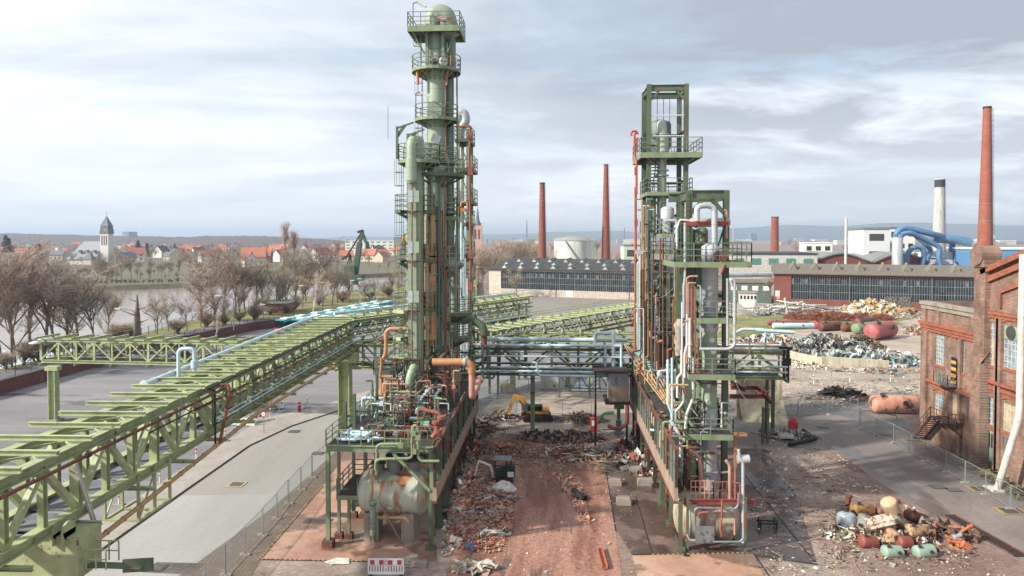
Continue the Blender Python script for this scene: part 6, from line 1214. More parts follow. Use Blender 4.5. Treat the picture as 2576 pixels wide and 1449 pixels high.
# sloping bundles from the middle bridge
tn = thing('sloping_pipes', 'bundle of thin ochre pipes running diagonally down the right gallery', 'pipework', (9.5, 65, 8))
for k in range(6): pipepx(tn, [(1570 + k * 5, 866 + k * 3, 75), (1600 + k * 9, 920 - k * 3, 68), (1672 + k * 7, 1015 + k * 3, 58 - k * .2), (1700 + k * 3, 1022 + k * 9, 57)], .06 + .02 * (k % 3), (yellow, orange, yellow, yellow, orange, pink)[k], 60, fl=4, bend=3)
for k in range(5): pipepx(tn, [(1596 + k * 4, 885 - k * 2, 70), (1622 + k * 3, 905 + k * 6, 66), (1642, 905 + k * 6, 65), (1642, 940 + k * 8, 65)], .1, teal, 66, fl=2)
pipepx(tn, [(1672, 1014, 58), (1760, 1014, 58)], .16, green, 58, fl=3); pipepx(tn, [(1682, 1018), (1682, 990)], .12, teal, 57)
tun = thing('pipework', 'dark tangled pipes and valves under the right gallery', 'pipework', (10, 60, 0)); clutter(tun, 8.8, 12.5, 51, 76, .2, 6, 60, [rust, drust, drust, dgreen, red, steel, rust, dgreen], 9, .65)
pipepx(tun, [(1677, 1240), (1677, 1080)], .08, red, 52); pipepx(tun, [(1688, 1220), (1688, 1075), (1692, 1070)], .09, red, 51.5); mb = MB(); mb.box(at(1697, 1115, 52), (.6, .5, 1.6)); put('cabinet', mb, steel, tun)
# right deck floor
dR = deck('right process deck with dark grating between the gallery and the columns', 8.9, 14.2, 57, 76, 7.2)
for x in (9.2, 14.0):
    for y in (57.2, 63, 70, 75.8): mb = MB(); mb.ib((x, y, 0), (x, y, 7.08), .26); put('leg', mb, dgreen, dR)
clutter(dR, 9.2, 13.8, 58, 75, 7.3, 10.5, 30, mixc, 14)
# cabin at the gallery end
tk = thing('gallery_cabin', 'grimy glazed cabin hanging at the far end of the right gallery', 'cabin', (6.8, 73, 4)); a = at(1532, 1010, 72); b = at(1578, 932, 72); mb = MB(); mb.bx((a.x, 72, a.z), (b.x + .2, 75, a.z + 1.6), 0); put('base', mb, tan, tk); mb = MB(); mb.bx((a.x + .02, 72.02, a.z + 1.602), (b.x + .18, 74.98, b.z - .3)); put('glazing', mb, paint('grimy_cabin_glass', '80878a', .3, rust=.3, rc='3a3836', rs=.8), tk); mb = MB(); mb.bx((a.x - .4, 71.6, a.z - .25), (b.x + .3, 75.3, a.z - .005)); put('floor', mb, drust, tk); mb = MB(); mb.bx((a.x - 1.6, 71.8, b.z - .28), (b.x + .2, 75.2, b.z - .1)); put('roof', mb, drust, tk)
mb = MB()
for x in (a.x - 1.4, b.x): mb.beam((x, 72.2, 0), (x, 72.2, a.z - .26), .22)
mb.beam((a.x - 1.4, 72.2, a.z - .26), (a.x - 1.4, 72.2, b.z - .29), .16); put('leg', mb, black, tk)
# right tank with frame
mt2 = paint('rusty_pale_tank', 'a89f88', .5, rust=.55, rc='97562c', streak=True, rs=.8, c2='6a5e4c')
tt2, x0, x1, yc, cz, R_ = bigtank('rusty pale tank with pipe frame at the foot of the right plant', 1698, 1862, 1244, 1366, 50.4, mt2)
for x in (x0 + 1.0, x1 - 1.0): mb = MB(); mb.bx((x - .3, yc - 1.3, 0), (x + .3, yc + 1.3, cz - R_ * .8)); put('saddle', mb, conc, tt2)
tz_ = thing('tank_top_frame', 'red oxide steel frame and bent railings over the right tank', 'steel frame', (11.5, 49, 3)); mb = MB(); mb.ib(at(1722, 1262, 48.6), at(1897, 1262, 48.6), .2, .34); mb.ib(at(1722, 1252, 52), at(1870, 1250, 52), .2, .3)
for px in (1725, 1790, 1860): mb.ib(at(px, 1260, 48.6), at(px + (0), 1250, 52), .16, .2)
put('beams', mb, paint('red_oxide_beam', '823a30', .65, rust=.3), tz_); mb = MB(); zz0 = at(1745, 1258, 49).z; railrun(mb, at(1738, 1255, 49), at(1795, 1255, 49), 1.3, 5, .06, (.33, .66, 1)); railrun(mb, at(1795, 1255, 49), at(1850, 1252, 50), 1.2, 5, .06); put('railing', mb, pink, tz_)
for px in (1729, 1864): p = g(px, 1385 if px < 1800 else 1372); mb = MB(); mb.beam((p.x, 48.3, 0), (p.x, 48.3, at(px, 1250, 48.3).z), .16); put('post', mb, dgreen, tz_)
pipepx(tz_, [(1748, 1335), (1748, 1282), (1755, 1277), (1850, 1280), (1858, 1270), (1858, 1240)], .085, steel, 48.2, fl=3); pipepx(tz_, [(1869, 1365), (1869, 1160), (1860, 1150), (1858, 1130)], .11, galv, 48.4, fl=4); pipepx(tz_, [(1770, 1363), (1862, 1363), (1869, 1355)], .085, steel, 48, fl=3); pipepx(tz_, [(1836, 1260), (1836, 1170), (1826, 1158)], .12, pink, 49.5, n=10); pipepx(tz_, [(1770, 1190), (1830, 1188), (1852, 1180)], .085, steel, 49.6, fl=2)
pipepx(tz_, [(1850, 1260), (1850, 1175)], .1, red, 49.3); pipepx(tz_, [(1810, 1255), (1812, 1205), (1804, 1160)], .07, drust, 49.5); pipepx(tz_, [(1816, 1258), (1816, 1300), (1812, 1330), (1816, 1350)], .07, red, 48.1); pipepx(tz_, [(1845, 1215), (1862, 1215), (1862, 1255)], .07, red, 49); pipepx(tz_, [(1758, 1300), (1758, 1290), (1782, 1288)], .08, red, 48.1); pipepx(tz_, [(1848, 1345), (1848, 1305)], .07, pink, 48.1); pipepx(tz_, [(1755, 1360), (1735, 1358), (1728, 1345)], .07, galv, 48.1)
mb = MB(); p = at(1773, 1345, 48); mb.box(p, (1.3, .08, 1.2)); put('meter_panel', mb, steel, tz_); mb = MB()
for dx, dz in ((-.4, .2), (0, .3), (.35, .1), (-.2, -.3), (.3, -.35)): mb.tube(p + V((dx, -.05, dz)), p + V((dx, -.18, dz)), .08, n=10)
put('gauge', mb, steel, tz_); mb = MB(); p = at(1868, 1152, 48.6); mb.tube(p - V((.35, 0, .1)), p + V((.45, 0, -.05)), .3, n=12); put('funnel', mb, galv, tz_)
pipepx(tz_, [(1728, 1140), (1740, 1135), (1760, 1150), (1766, 1230)], .15, pink, 51); mb = MB(); q2 = at(1850, 1092, 52.5); mb.beam((q2.x, q2.y, zat(1180, 52.5)), q2, .2); mb.box(q2, (1.6, .6, .15)); put('timber_prop', mb, paint('ochre_timber', 'a5703a', .8), tz_)
# beams right of the right plant
tbm = thing('broken_beams', 'broken red oxide roof beams jutting right from the plant', 'steel beams', (16, 62, 4))
for a, b in (((1838, 975, 62), (1905, 975, 62)), ((1905, 975, 62), (1932, 992, 58)), ((1835, 997, 60), (1928, 997, 60)), ((1928, 997, 60), (1940, 1012, 57)), ((1838, 962, 62), (1875, 980, 60))): mb = MB(); mb.ib(at(a[0], a[1], a[2]), at(b[0], b[1], b[2]), .25, .35); put('beam', mb, paint('beam_red', '74352b', .7, rust=.3) if 'beam_red' not in MATS else MATS['beam_red'], tbm)
p = g(1925, 1115); tpo = thing('steel_post', 'double green steel post standing by the fence right of the plant', 'post', p); mb = MB()
for dx in (-.25, .25): mb.ib((p.x + dx, p.y, 0), (p.x + dx, p.y, at(1925, 1025, p.y).z), .25)
put('shaft', mb, dgreen, tpo)
mb = MB(); a = g(1868, 1060); mb.add([(a.x, a.y, 0), (a.x + 5, a.y - 1.5, 0), (a.x + 5, a.y + 4, 5.5), (a.x, a.y + 5, 6.5)], [(0, 1, 2, 3)]); mb.bx((a.x - .2, a.y + 2, 0), (a.x + 3.2, a.y + 2.4, 6)); mb.bx((a.x + 4.6, a.y + 1.0, 0), (a.x + 5, a.y + 5, 6)); tag(put('broken_wall', mb, paint('cream_wall_stain', 'b3aa8c', .9, rust=.3, rc='5d5a40')), 'remains of a cream concrete wall between the plant and scrap yard', 'wall')
# green pump at the far end, red extinguisher cabinet
tpu = thing('pump', 'bright green valve and red pipe on a pump by the right gallery end', 'pump', g(1560, 1100)); pipepx(tpu, [(1520, 1062), (1512, 1050), (1520, 1040), (1545, 1038)], .16, paint('bright_green_pipe', '3f9a3f', .4), 69.5); pipepx(tpu, [(1530, 1070), (1540, 1078), (1565, 1076), (1578, 1065), (1578, 1020)], .2, paint('dull_red_pipe', '8c3a34', .5), 69.5, n=10); mb = MB(); p = g(1556, 1092); mb.tube((p.x, p.y, 0), (p.x, p.y, 1.6), .32, n=12); mb.box((p.x, p.y, .2), (1.0, 1.0, .4)); put('pedestal', mb, steel, tpu); mb = MB(); mb.tube((p.x, p.y, 1.7), (p.x, p.y, 3.2), .2, n=10); mb.tube((p.x - .5, p.y, 3.1), (p.x + .6, p.y, 3.1), .26, n=10); put('valve', mb, MATS['bright_green_pipe'], tpu)
mb = MB(); p = g(1494, 1085); mb.box((p.x, p.y, .8), (.8, .5, 1.6)); mb.box((p.x, p.y - .26, 1.0), (.5, .02, .6), m=1); tag(put('fire_cabinet', mb, [paint('cabinet_red', 'b02822', .5), white]), 'red fire cabinet standing among the debris near the cabin', 'cabinet')
# ================================================================ TREES
bark = paint('bark', '75634f', .9, var=.3); barkw = paint('birch_bark', 'c4bcb0', .8, var=.25, rust=.1, rc='3a332d')
twg = {k: paint('twigs_' + k, c, .9, var=.25, sc=.4) for k, c in (('brown', 'ab947c'), ('red', 'ab8d7c'), ('grey', 'b0a28f'), ('yellow', 'c7a75c'), ('tan', 'b09a82'))}
conif = paint('conifer_needles', '31473a', .9, var=.45, sc=.8)
def treegen(seed, H, W, ntw, style='round', trunk=.16):
    q = random.Random(seed); T = MB(); C = MB(); tips = []
    def limb(p, d, l, r, lev):
        n = 3 if lev < 2 else 2; pts = [p]
        for i in range(n): d = (d + V((q.gauss(0, .12), q.gauss(0, .12), q.gauss(.04, .08)))).normalized(); pts.append(pts[-1] + d * l / n)
        for i in range(n): T.tube(pts[i], pts[i + 1], r * (1 - i * .25 / n), r * (1 - (i + 1) * .3 / n), n=6 if lev == 0 else 4 if lev == 1 else 3, cap=False)
        if lev >= 1: tips.extend(pts[-lev:]); lev > 1 and tips.append(pts[1])
        if lev >= 3: return
        k = (0, 0, 0)[0] or {0: q.randint(8, 10) if style != 'poplar' else 30, 1: q.randint(4, 5) if style != 'poplar' else 3, 2: 3 if style != 'poplar' else 1}[lev]
        for i in range(k):
            f_ = q.uniform(.2, .99) if lev == 0 and style != 'poplar' else q.uniform(.1 if style == 'poplar' else .3, .99); s_ = pts[0].lerp(pts[-1], f_) if lev else pts[min(n, int(f_ * n))].lerp(pts[min(n, int(f_ * n) + 1)], f_ * n % 1); a = q.uniform(0, 6.283)
            up = {'round': q.uniform(.3, 1.3), 'poplar': q.uniform(1.8, 3.5), 'bush': q.uniform(.5, 1.5), 'birch': q.uniform(.8, 2)}[style]
            dd = V((math.cos(a), math.sin(a), up)).normalized(); dd = (dd + d * .6).normalized(); limb(s_, dd, l * q.uniform(.45, .68) * (1 if lev else (W / H * 1.1 + .12) if style != 'poplar' else .24), r * .5, lev + 1)
    base = 1 if style != 'bush' else 3
    for b in range(base): limb(V((q.uniform(-.3, .3) * (b > 0), q.uniform(-.3, .3) * (b > 0), 0)), V((q.uniform(-.3, .3) * (base > 1), q.uniform(-.3, .3) * (base > 1), 1)).normalized(), H * (.7 if style != 'poplar' else .92) * (.45 if style == 'bush' else 1), H * trunk / 10, 0)
    mz = max(p.z for p in tips); 
    for i in range(ntw):
        p = q.choice(tips); a = q.uniform(0, 6.283); out = V((p.x, p.y, 0)); out = out.normalized() if out.length > .1 else V((1, 0, 0)); d = (V((math.cos(a), math.sin(a), q.uniform(-.2, 1.3) if style != 'willow' else -1)) + out * .5).normalized()
        l = q.uniform(.7, 2.3) * H / 14; w_ = q.uniform(.012, .03) * H / 14; s_ = d.orthogonal().normalized() * w_; m_ = p + d * l * .5 + V((q.gauss(0, .08), q.gauss(0, .08), q.gauss(0, .08))) * l; e = p + d * l
        C.add([p - s_, p + s_, m_ + s_, m_ - s_, e], [(0, 1, 2, 3), (3, 2, 4)])
        a2 = q.uniform(0, 6.283); d2 = (d + V((math.cos(a2), math.sin(a2), .3)) * .8).normalized(); e2 = m_ + d2 * l * .6; C.add([m_ - s_ * .8, m_ + s_ * .8, e2], [(0, 1, 2)])
    return T, C
TP = {}
def tree_proto(key, name, seed, H, W, ntw, style, tm, bm=bark, cat='tree', cn='crown'):
    T, C = treegen(seed, H, W, ntw, style); t = thing(name, 'x', cat); put('trunk', T, bm, t); put(cn, C, tm, t); freeze(t); TP[key] = [t, False, H]
for i in range(4): tree_proto('big%d' % i, 'bare_tree', 100 + i, 14, 9 + i, 1300, 'round', twg[('brown', 'tan', 'grey', 'red')[i]])
for i in range(2): tree_proto('bush%d' % i, 'bare_bush', 140 + i, 6, 6, 1400, 'bush', twg[('tan', 'red')[i]], cat='bush')
tree_proto('poplar', 'poplar', 150, 22, 3, 2200, 'poplar', twg['brown']); tree_proto('birch', 'birch', 160, 12, 6, 500, 'birch', twg['red'], barkw); tree_proto('willow', 'willow', 170, 12, 10, 2600, 'round', twg['yellow'])
tree_proto('leafy', 'tree', 171, 9, 8, 900, 'round', twg['tan'])
tr0 = thing('conifer', 'x', 'conifer'); mb = MB(); mb.tube((0, 0, 0), (0, 0, 13), .3, .05, n=6); put('trunk', mb, bark, tr0); mb = MB(); q = random.Random(5)
for i in range(1500):
    h = q.uniform(.06, 1) ** .8; z = 1 + h * 13; rr = (1 - h) * 4.6 * q.uniform(.25, 1) + .2; a = q.uniform(0, 6.283); p = V((math.cos(a) * rr, math.sin(a) * rr, z - rr * .2)); s_ = V((q.gauss(0, .35), q.gauss(0, .35), q.gauss(0, .2))); u_ = V((q.gauss(0, .35), q.gauss(0, .35), q.gauss(-.1, .2))); mb.add([p - s_, p + s_, p + u_ * 1.4], [(0, 1, 2)])
put('crown', mb, conif, tr0); freeze(tr0); TP['conifer'] = [tr0, False, 14]
TREES = {}
def tree(key, px, py, group, z=0, H=None, top=None, rz=None):
    pr = TP[key]; o = pr[0] if not pr[1] else dup(pr[0]); pr[1] = True; p = g(px, py, z)
    if top is not None: H = at(px, top, p.y).z - z
    s_ = (H or pr[2]) / pr[2]; s_ = max(.25, s_); o.location = p; o.rotation_euler = (0, 0, U(0, 6.28) if rz is None else rz); n_ = .55 if key == 'poplar' else 1.7 if 'bush' in key else 1; o.scale = (s_ * n_ * U(.92, 1.12), s_ * n_ * U(.92, 1.12), s_); o['group'] = group; TREES.setdefault((key, group), []).append(o); return o
G1 = 'near river bank'; G2 = 'far river bank'; G3 = 'ground behind the glazed hall'; G4 = 'far right plain'
big = ['big0', 'big1', 'big2', 'big3']
for px, top, by in ((-40, 672, 925), (5, 668, 915), (38, 676, 912), (75, 690, 900), (110, 668, 905), (140, 672, 895), (172, 680, 888), (205, 690, 885), (240, 720, 880), (30, 740, 930), (160, 735, 890), (268, 745, 862), (395, 748, 845), (425, 760, 838), (470, 765, 838), (505, 742, 826), (508, 680, 815), (538, 664, 810), (560, 650, 800), (590, 660, 800), (618, 665, 795), (640, 655, 790), (665, 670, 790), (690, 680, 785), (725, 690, 785), (760, 705, 780), (800, 640, 765), (835, 680, 770), (850, 672, 765), (880, 700, 765), (920, 705, 758), (945, 700, 755), (965, 715, 752), (985, 700, 750), (1002, 690, 748), (815, 715, 775), (700, 730, 790), (600, 735, 812), (560, 745, 818), (640, 740, 806), (670, 745, 800), (740, 735, 786), (770, 640, 762), (740, 650, 765), (540, 720, 822)):
    tree(rnd.choice(big), px, by, G1, 1.6, top=top + U(-6, 8))
for px, by in ((15, 935), (60, 925), (100, 915), (150, 905), (200, 893), (245, 880), (290, 868), (330, 858), (450, 845), (520, 828), (600, 812), (680, 796), (740, 783), (800, 772), (860, 765), (930, 757), (980, 750), (570, 822), (640, 808), (720, 792)): tree(rnd.choice(('bush0', 'bush1')), px, by, G1, 1.6, H=U(4, 7))
tree('poplar', 712, 772, G1, 1, top=578); tree('poplar', 745, 765, G1, 1, top=598)
for px, top, by in ((786, 690, 796), (907, 712, 775), (952, 716, 770), (542, 790, 852)): tree('birch', px, by, G1, 2, top=top)
for px, top, by in ((770, 682, 752), (800, 686, 748), (835, 690, 745)): tree('willow', px, by, G1, 0, top=top)
for i, (px, top, by) in enumerate(((22, 600, 668), (98, 612, 672), (348, 605, 650), (370, 612, 652), (850, 612, 650), (925, 608, 650), (440, 612, 640), (15, 592, 650))): tree('conifer', px, by, G2, 0, top=top)
for px, top, by in ((305, 640, 706), (330, 655, 704), (375, 650, 702), (405, 665, 700), (425, 655, 696), (268, 650, 704), (245, 660, 706), (450, 640, 690), (480, 645, 690), (540, 625, 685), (580, 635, 685), (210, 670, 712), (160, 660, 712), (120, 665, 712), (80, 660, 714), (40, 655, 714), (5, 650, 716), (1000, 660, 690), (975, 655, 685), (950, 660, 688)): tree(rnd.choice(big), px, by, G2, 0, top=top)
for k in range(44): px = -10 + k * 12 + U(-4, 4); tree(rnd.choice(('bush0', 'bush1')), px, 716 - px * .012, G2, 0, H=U(2.2, 3.6))
for k in range(46): px = U(-20, 520); tree(rnd.choice(big), px, U(688, 714), G2, 0, H=U(4, 9))
for k in range(130): px = U(-40, 1015); tree(rnd.choice(big), px, 620 + U(0, 1) ** 1.2 * 52, G2, 0, H=U(8, 14))
for k in range(44): px = U(1188, 1360); tree(rnd.choice(big), px, U(690, 742) if px < 1235 else U(675, 715), G3, 0, H=U(11, 19))
for px, by, H in ((1420, 690, 16), (1440, 692, 14), (1590, 690, 16), (1575, 685, 15), (1555, 690, 13), (1480, 688, 12)): tree(rnd.choice(big), px, by, G3, 0, H=H)
tree('leafy', 1300, 748, G3, 0, top=683)
for k in range(46): px = U(1370, 2480); tree(rnd.choice(big), px, U(625, 648), G4, 0, H=U(11, 19))
tree('big2', 1935, 762, G4, 0, top=690)
TL = {'big0': 'bare brown tree', 'big1': 'bare tan tree', 'big2': 'bare grey tree', 'big3': 'bare reddish tree', 'bush0': 'leafless tan bush', 'bush1': 'leafless reddish bush', 'poplar': 'tall narrow poplar', 'birch': 'white stemmed birch', 'willow': 'yellow twigged willow', 'conifer': 'dark conifer', 'leafy': 'small seed hung tree'}
for (k, gr), os_ in TREES.items(): number(os_, '%s ' + TL[k] + ' from the left on the ' + gr)
p = g(345, 862, 1.5); mb = MB(); tp_ = at(345, 741, p.y); mb.tube(p, p.lerp(tp_, .6), .75, .55, n=9); mb.tube(p.lerp(tp_, .6), tp_, .5, .12, n=8)
for s_, f_, l in ((-1, .55, 3.6), (1, .68, 2.6), (-1, .85, 1.6), (1, .4, 2.4)): a = p.lerp(tp_, f_); mb.tube(a, a + V((s_ * l, 0, l * .35)), .2, .06, n=5)
tag(put('dead_tree', mb, paint('dead_wood', '7d6656', .9, var=.3)), 'broken dead trunk with stub branches standing by the river', 'dead tree')
# ================================================================ WALL, FENCE, LAMPS, VEHICLES
def poly3(ln, z): return [V((p.x, p.y, z)) for p in ln]
t = thing('boundary_wall', 'long dark red brick wall along the car park below the river path', 'wall', tuple(W0[2])); mb = MB(); ww = W0[1:]
for a, b in zip(ww, ww[1:]): mb.beam((a.x, a.y, 1.0), (b.x, b.y, 1.0), .36, 2.0)
put('brickwork', mb, brick('wall_red_brick', '7e3a33', '6b302b', '5a403a', 'b', 1, .3, .5, .16), t); mb = MB()
for a, b in zip(ww, ww[1:]): mb.beam((a.x, a.y, 2.06), (b.x, b.y, 2.06), .5, .12)
put('coping', mb, steel, t)
def fenceline(name, label, ln, off, z, h, step, m, hook=True, wires=4):
    t = thing(name, label, 'fence', ln[0]); mb = MB(); W_ = MB(); tot = 0; mb2 = MB()
    for a, b in zip(ln, ln[1:]):
        d = (b - a); L_ = V((d.x, d.y, 0)).length; dn = V((d.x, d.y, 0)).normalized(); nn = V((-dn.y, dn.x, 0)) * off; k = max(1, int(L_ / step))
        for i in range(k):
            p = V((a.x, a.y, 0)).lerp(V((b.x, b.y, 0)), i / k) + nn; mb.beam(p + Z * z, p + Z * (z + h), .09)
            if hook: mb.beam(p + Z * (z + h), p + Z * (z + h + .35) + nn.normalized() * -.3, .07)
        for j in range(wires): zc = z + h * (j + 1) / wires; W_.beam(V((a.x, a.y, zc)) + nn, V((b.x, b.y, zc)) + nn, .03)
    put('posts', mb, m, t); put('wire', W_, m, t); return t
fenceline('wall_fence', 'low fence of curved dark posts standing on the red brick wall', ww, .15, 2.1, .7, 3.0, dark, True, 2)
fenceline('mesh_fence', 'dark green mesh fence between the grass bank and the trees', [V((p.x, p.y, 0)) for p in nb[1:]], -2.5, 2, 1.9, 3, paint('fence_green', '3d5145', .7), False, 8)
def lamp(px, pb, pt, z=2, arm=-3.2, label='x', m=steel):
    p = g(px, pb, z); tz = at(px, pt, p.y).z; t = thing('street_lamp', label, 'street lamp', p); mb = MB(); mb.pipe([p, V((p.x, p.y, tz)), V((p.x + arm, p.y, tz + .35))] if arm else [p, V((p.x, p.y, tz))], .11, 6, bend=8); put('pole', mb, m, t); mb = MB(); mb.box((p.x + (arm or 0) - .2, p.y, tz + (.35 if arm else .1)), (1.2, .4, .22)); put('lamp_head', mb, white, t); t['group'] = 'street lamps by the river path'; return t
lamps = [lamp(340, 858, 781), lamp(588, 832, 748), lamp(811, 784, 711, arm=0), lamp(790, 789, 722), lamp(888, 769, 706, arm=0), lamp(932, 767, 704), lamp(663, 808, 767, arm=0)]
number(lamps, '%s street lamp from the left along the river path')
l_ = lamp(1228, 741, 674, 0, -4, 'lone street lamp at the left corner of the glazed hall'); l_.pop('group', None) if hasattr(l_, 'pop') else None; del_ = 'group' in l_ and l_.__delitem__('group')
# brick hut
p = g(659, 806); q2 = g(727, 800); t = thing('brick_hut', 'small flat roofed brick substation hut beside the buses', 'hut', p); mb = MB(); W_ = 6.8; mb.bx((p.x, p.y, 0), (p.x + W_, p.y + 5, 4.0)); put('wall', mb, redbrick, t); mb = MB(); mb.bx((p.x - .3, p.y - .3, 4.0), (p.x + W_ + .3, p.y + 5.3, 4.6)); mb.bx((p.x, p.y, 4.6), (p.x + W_, p.y + 5, 4.63), 1); put('roof', mb, [white, m_grass], t); mb = MB(); mb.bx((p.x + .6, p.y - .05, 0.8), (p.x + 2.2, p.y + .05, 3)); put('door', mb, white, t)
t.location.z += .6; 
# buses
busteal = paint('bus_turquoise', '2aa7ad', .3, var=.05); busred = paint('bus_red', 'c3271f', .3, var=.05); busg = paint('bus_glass', '16191c', .1, var=.2); busw = paint('bus_white_roof', 'd0d6d6', .4, var=.05)
def bus(front):
    t = thing('bus', 'x', 'bus'); mb = MB(); mb.bx((-1.27, 0, .95), (1.27, 12, 1.25)); mb.bx((-1.27, 0, .3), (1.27, 12, .95)); mb.bx((-1.25, .1, 2.5), (1.25, 11.95, 3.0)); put('body', mb, busteal, t)
    mb = MB(); mb.bx((-1.25, .05, 1.252), (1.25, 11.95, 2.498)); put('windows', mb, busg, t); mb = MB(); mb.bx((-1.2, .15, 3.002), (1.2, 11.8, 3.12), 1); mb.bx((-.9, 1.5, 3.12), (.9, 3.6, 3.36)); mb.bx((-.9, 7.5, 3.12), (.9, 10, 3.36)); mb.bx((-.5, 4.6, 3.12), (.5, 6, 3.25)); put('roof', mb, [busw, busteal], t)
    mb = MB(); mb.bx((-1.28, -.12, .3), (1.28, -.002, 1.2), 0); mb.bx((-1.22, -.12, 1.202), (1.22, -.002, 2.9), 1); put('front', mb, [busred if front else busteal, busg], t)
    for x in (-1.2, 1.2):
        for y in (2.6, 8.6): mb = MB(); mb.tube((x - .1, y, .5), (x + .1, y, .5), .5, n=14); put('wheel', mb, black, t)
    for x in (-.85, .85): mb = MB(); mb.box((x, -.13, .75), (.4, .04, .22)); put('headlight', mb, white, t)
    mb = MB()
    for x in (-1.45, 1.45): mb.box((x, -.2, 2.3), (.2, .12, .5))
    put('mirror', mb, black, t); freeze(t); return t
bA = bus(True); bB = bus(False); b0 = g(703, 838); b1 = g(935, 787); bd = (b1 - b0).normalized(); bn_ = V((bd.y, -bd.x, 0)); rz = math.atan2(-bd.x, bd.y); lst = []
for lane in range(4):
    for k in range(4 if lane < 2 else 3):
        if lane == 0 and k == 0: o = bA
        elif lane == 0 and k == 1: o = bB
        else: o = dup(bB)
        p = b0 + bn_ * 3.3 * lane + bd * (12.9 * k + (lane % 2) * 1.6); o.location = p; o.rotation_euler = (0, 0, rz); o['group'] = 'turquoise city buses parked in rows'; o['label'] = 'turquoise bus, %s from the front in the %s row from the brick wall' % (nth(k + 1), nth(lane + 1)); lst.append(o)
bA['label'] = 'bus with the red and black front, nearest the brick wall'
def car(col_, L_=4.4, H=1.45, name='car'):
    t = thing(name, 'x', 'car' if name == 'car' else 'van'); mb = MB(); w_ = .88; n = 14
    pr = [(-.5, .35), (-.5, .75), (-.46, .88), (-.27, .95), (-.16, 1.0), (.42, 1.0), (.5, .85), (.5, .35)]
    pts = [(x * L_, z * H * (.72 if 0 else .68)) for x, z in pr]; a = [(x, -w_, z) for x, z in pts]; b = [(x, w_, z) for x, z in pts]; k = len(pts)
    mb.add(a + b, [tuple(range(k)), tuple(range(2 * k - 1, k - 1, -1))] + [(i, k + i, k + (i + 1) % k, (i + 1) % k) for i in range(k)]); put('body', mb, col_, t)
    mb = MB(); c = [(-.24, .68), (-.12, 1), (.3, 1), (.44, .68)]; a = [(x * L_, -w_ * .9 if z < .9 else -w_ * .75, z * H) for x, z in c]; b = [(x, -y, z) for x, y, z in a]; mb.add(a + b, [(0, 1, 2, 3), (7, 6, 5, 4), (0, 4, 5, 1), (2, 6, 7, 3)], 1); mb.add(a + b, [(1, 5, 6, 2)], 0); put('cabin', mb, [col_, busg], t)
    for x in (-.31, .31):
        for y in (-w_, w_): mb = MB(); mb.tube((x * L_, y - .1, .33), (x * L_, y + .1, .33), .33, n=14); put('wheel', mb, black, t)
    for y in (-.6, .6): mb = MB(); mb.box((-L_ / 2 - .01, y, .6), (.05, .3, .15)); put('headlight', mb, white, t)
    return t
cw = paint('car_white', 'c9cccf', .3, var=.04); ck = paint('car_black', '1c2130', .25, var=.1)
for lab, px, py, c_, L_, H, nm in (('black estate car parked behind the crossing bridge', 464, 899, ck, 4.6, 1.5, 'car'), ('white van, leftmost vehicle behind the crossing bridge', 360, 911, cw, 5.2, 2.1, 'van'), ('white hatchback between the white van and the black car', 407, 911, cw, 4, 1.5, 'car'), ('white car half hidden behind the blue pipe', 505, 913, cw, 4, 1.5, 'car')): t = car(c_, L_, H, nm); t['label'] = lab; t.location = g(px, py); t.rotation_euler = (0, 0, R(12))
# ================================================================ SITE FENCES AND SMALL POSTS
fst = paint('fence_galvanised', '9aa3a8', .4, .5, var=.1)
def panel():
    t = thing('fence_panel', 'x', 'fence panel'); mb = MB(); Wd = 3.4
    for x in (0, Wd): mb.tube((x, 0, .1), (x, 0, 2.05), .032, n=6)
    for z in (.22, 2.03): mb.tube((0, 0, z), (Wd, 0, z), .026, n=6)
    put('frame', mb, fst, t); mb = MB()
    for i in range(1, 28): x = Wd * i / 28; mb.beam((x, 0, .22), (x, 0, 2.03), .006)
    for i in range(1, 8): z = .22 + 1.81 * i / 8; mb.beam((0, 0, z), (Wd, 0, z), .006)
    put('wire_mesh', mb, fst, t); mb = MB(); mb.box((0, 0, .07), (.24, .7, .14)); mb.box((0, 0, .16), (.16, .4, .05)); put('foot', mb, paint('foot_block', 'a49a8c', .9), t); freeze(t); return t
PN = [panel(), False]
def panels(pts, label, group, z=0):
    ws = [g(*p, z) if len(p) == 2 else V(p) for p in pts]; out = []; path = []
    for a, b in zip(ws, ws[1:]):
        L_ = (b - a).length; k = max(1, round(L_ / 3.5))
        for i in range(k): path.append((a.lerp(b, i / k), a.lerp(b, (i + 1) / k)))
    for a, b in path:
        o = PN[0] if not PN[1] else dup(PN[0]); PN[1] = True; d = b - a; o.location = a; o.rotation_euler = (0, 0, math.atan2(d.y, d.x) + U(-.03, .03)); o.scale = (d.length / 3.42, 1, 1); o['group'] = group; out.append(o)
    number(out, label); return out
panels([(452, 1580), (568, 1448), (616, 1397), (660, 1348), (727, 1268), (786, 1202), (822, 1165)], '%s wire fence panel from the bottom left along the road', 'site fence along the road')
panels([(2600, 1318), (2541, 1282), (2479, 1245), (2380, 1189), (2327, 1162), (2249, 1115), (2161, 1080)], '%s wire fence panel from the left in the line before the brick hall', 'site fence before the brick hall')
panels([(1859, 1045), (2008, 1045), (2083, 1044), (2158, 1044)], '%s wire fence panel from the left in the row behind the right plant', 'site fence behind the right plant')
panels([(2165, 1078), (2255, 1078), (2318, 1068)], '%s fence panel from the left in the short row beside the orange tank', 'short site fence by the orange tank')
panels([(1985, 959), (2030, 959), (2152, 959), (2310, 957)], '%s fence panel from the left in the row before the scrap sheets', 'site fence before the scrap sheets')
panels([(1202, 1017), (1253, 1004), (1277, 991), (1330, 986), (1420, 986)], '%s fence panel from the left behind the yellow excavator', 'site fence behind the excavator')
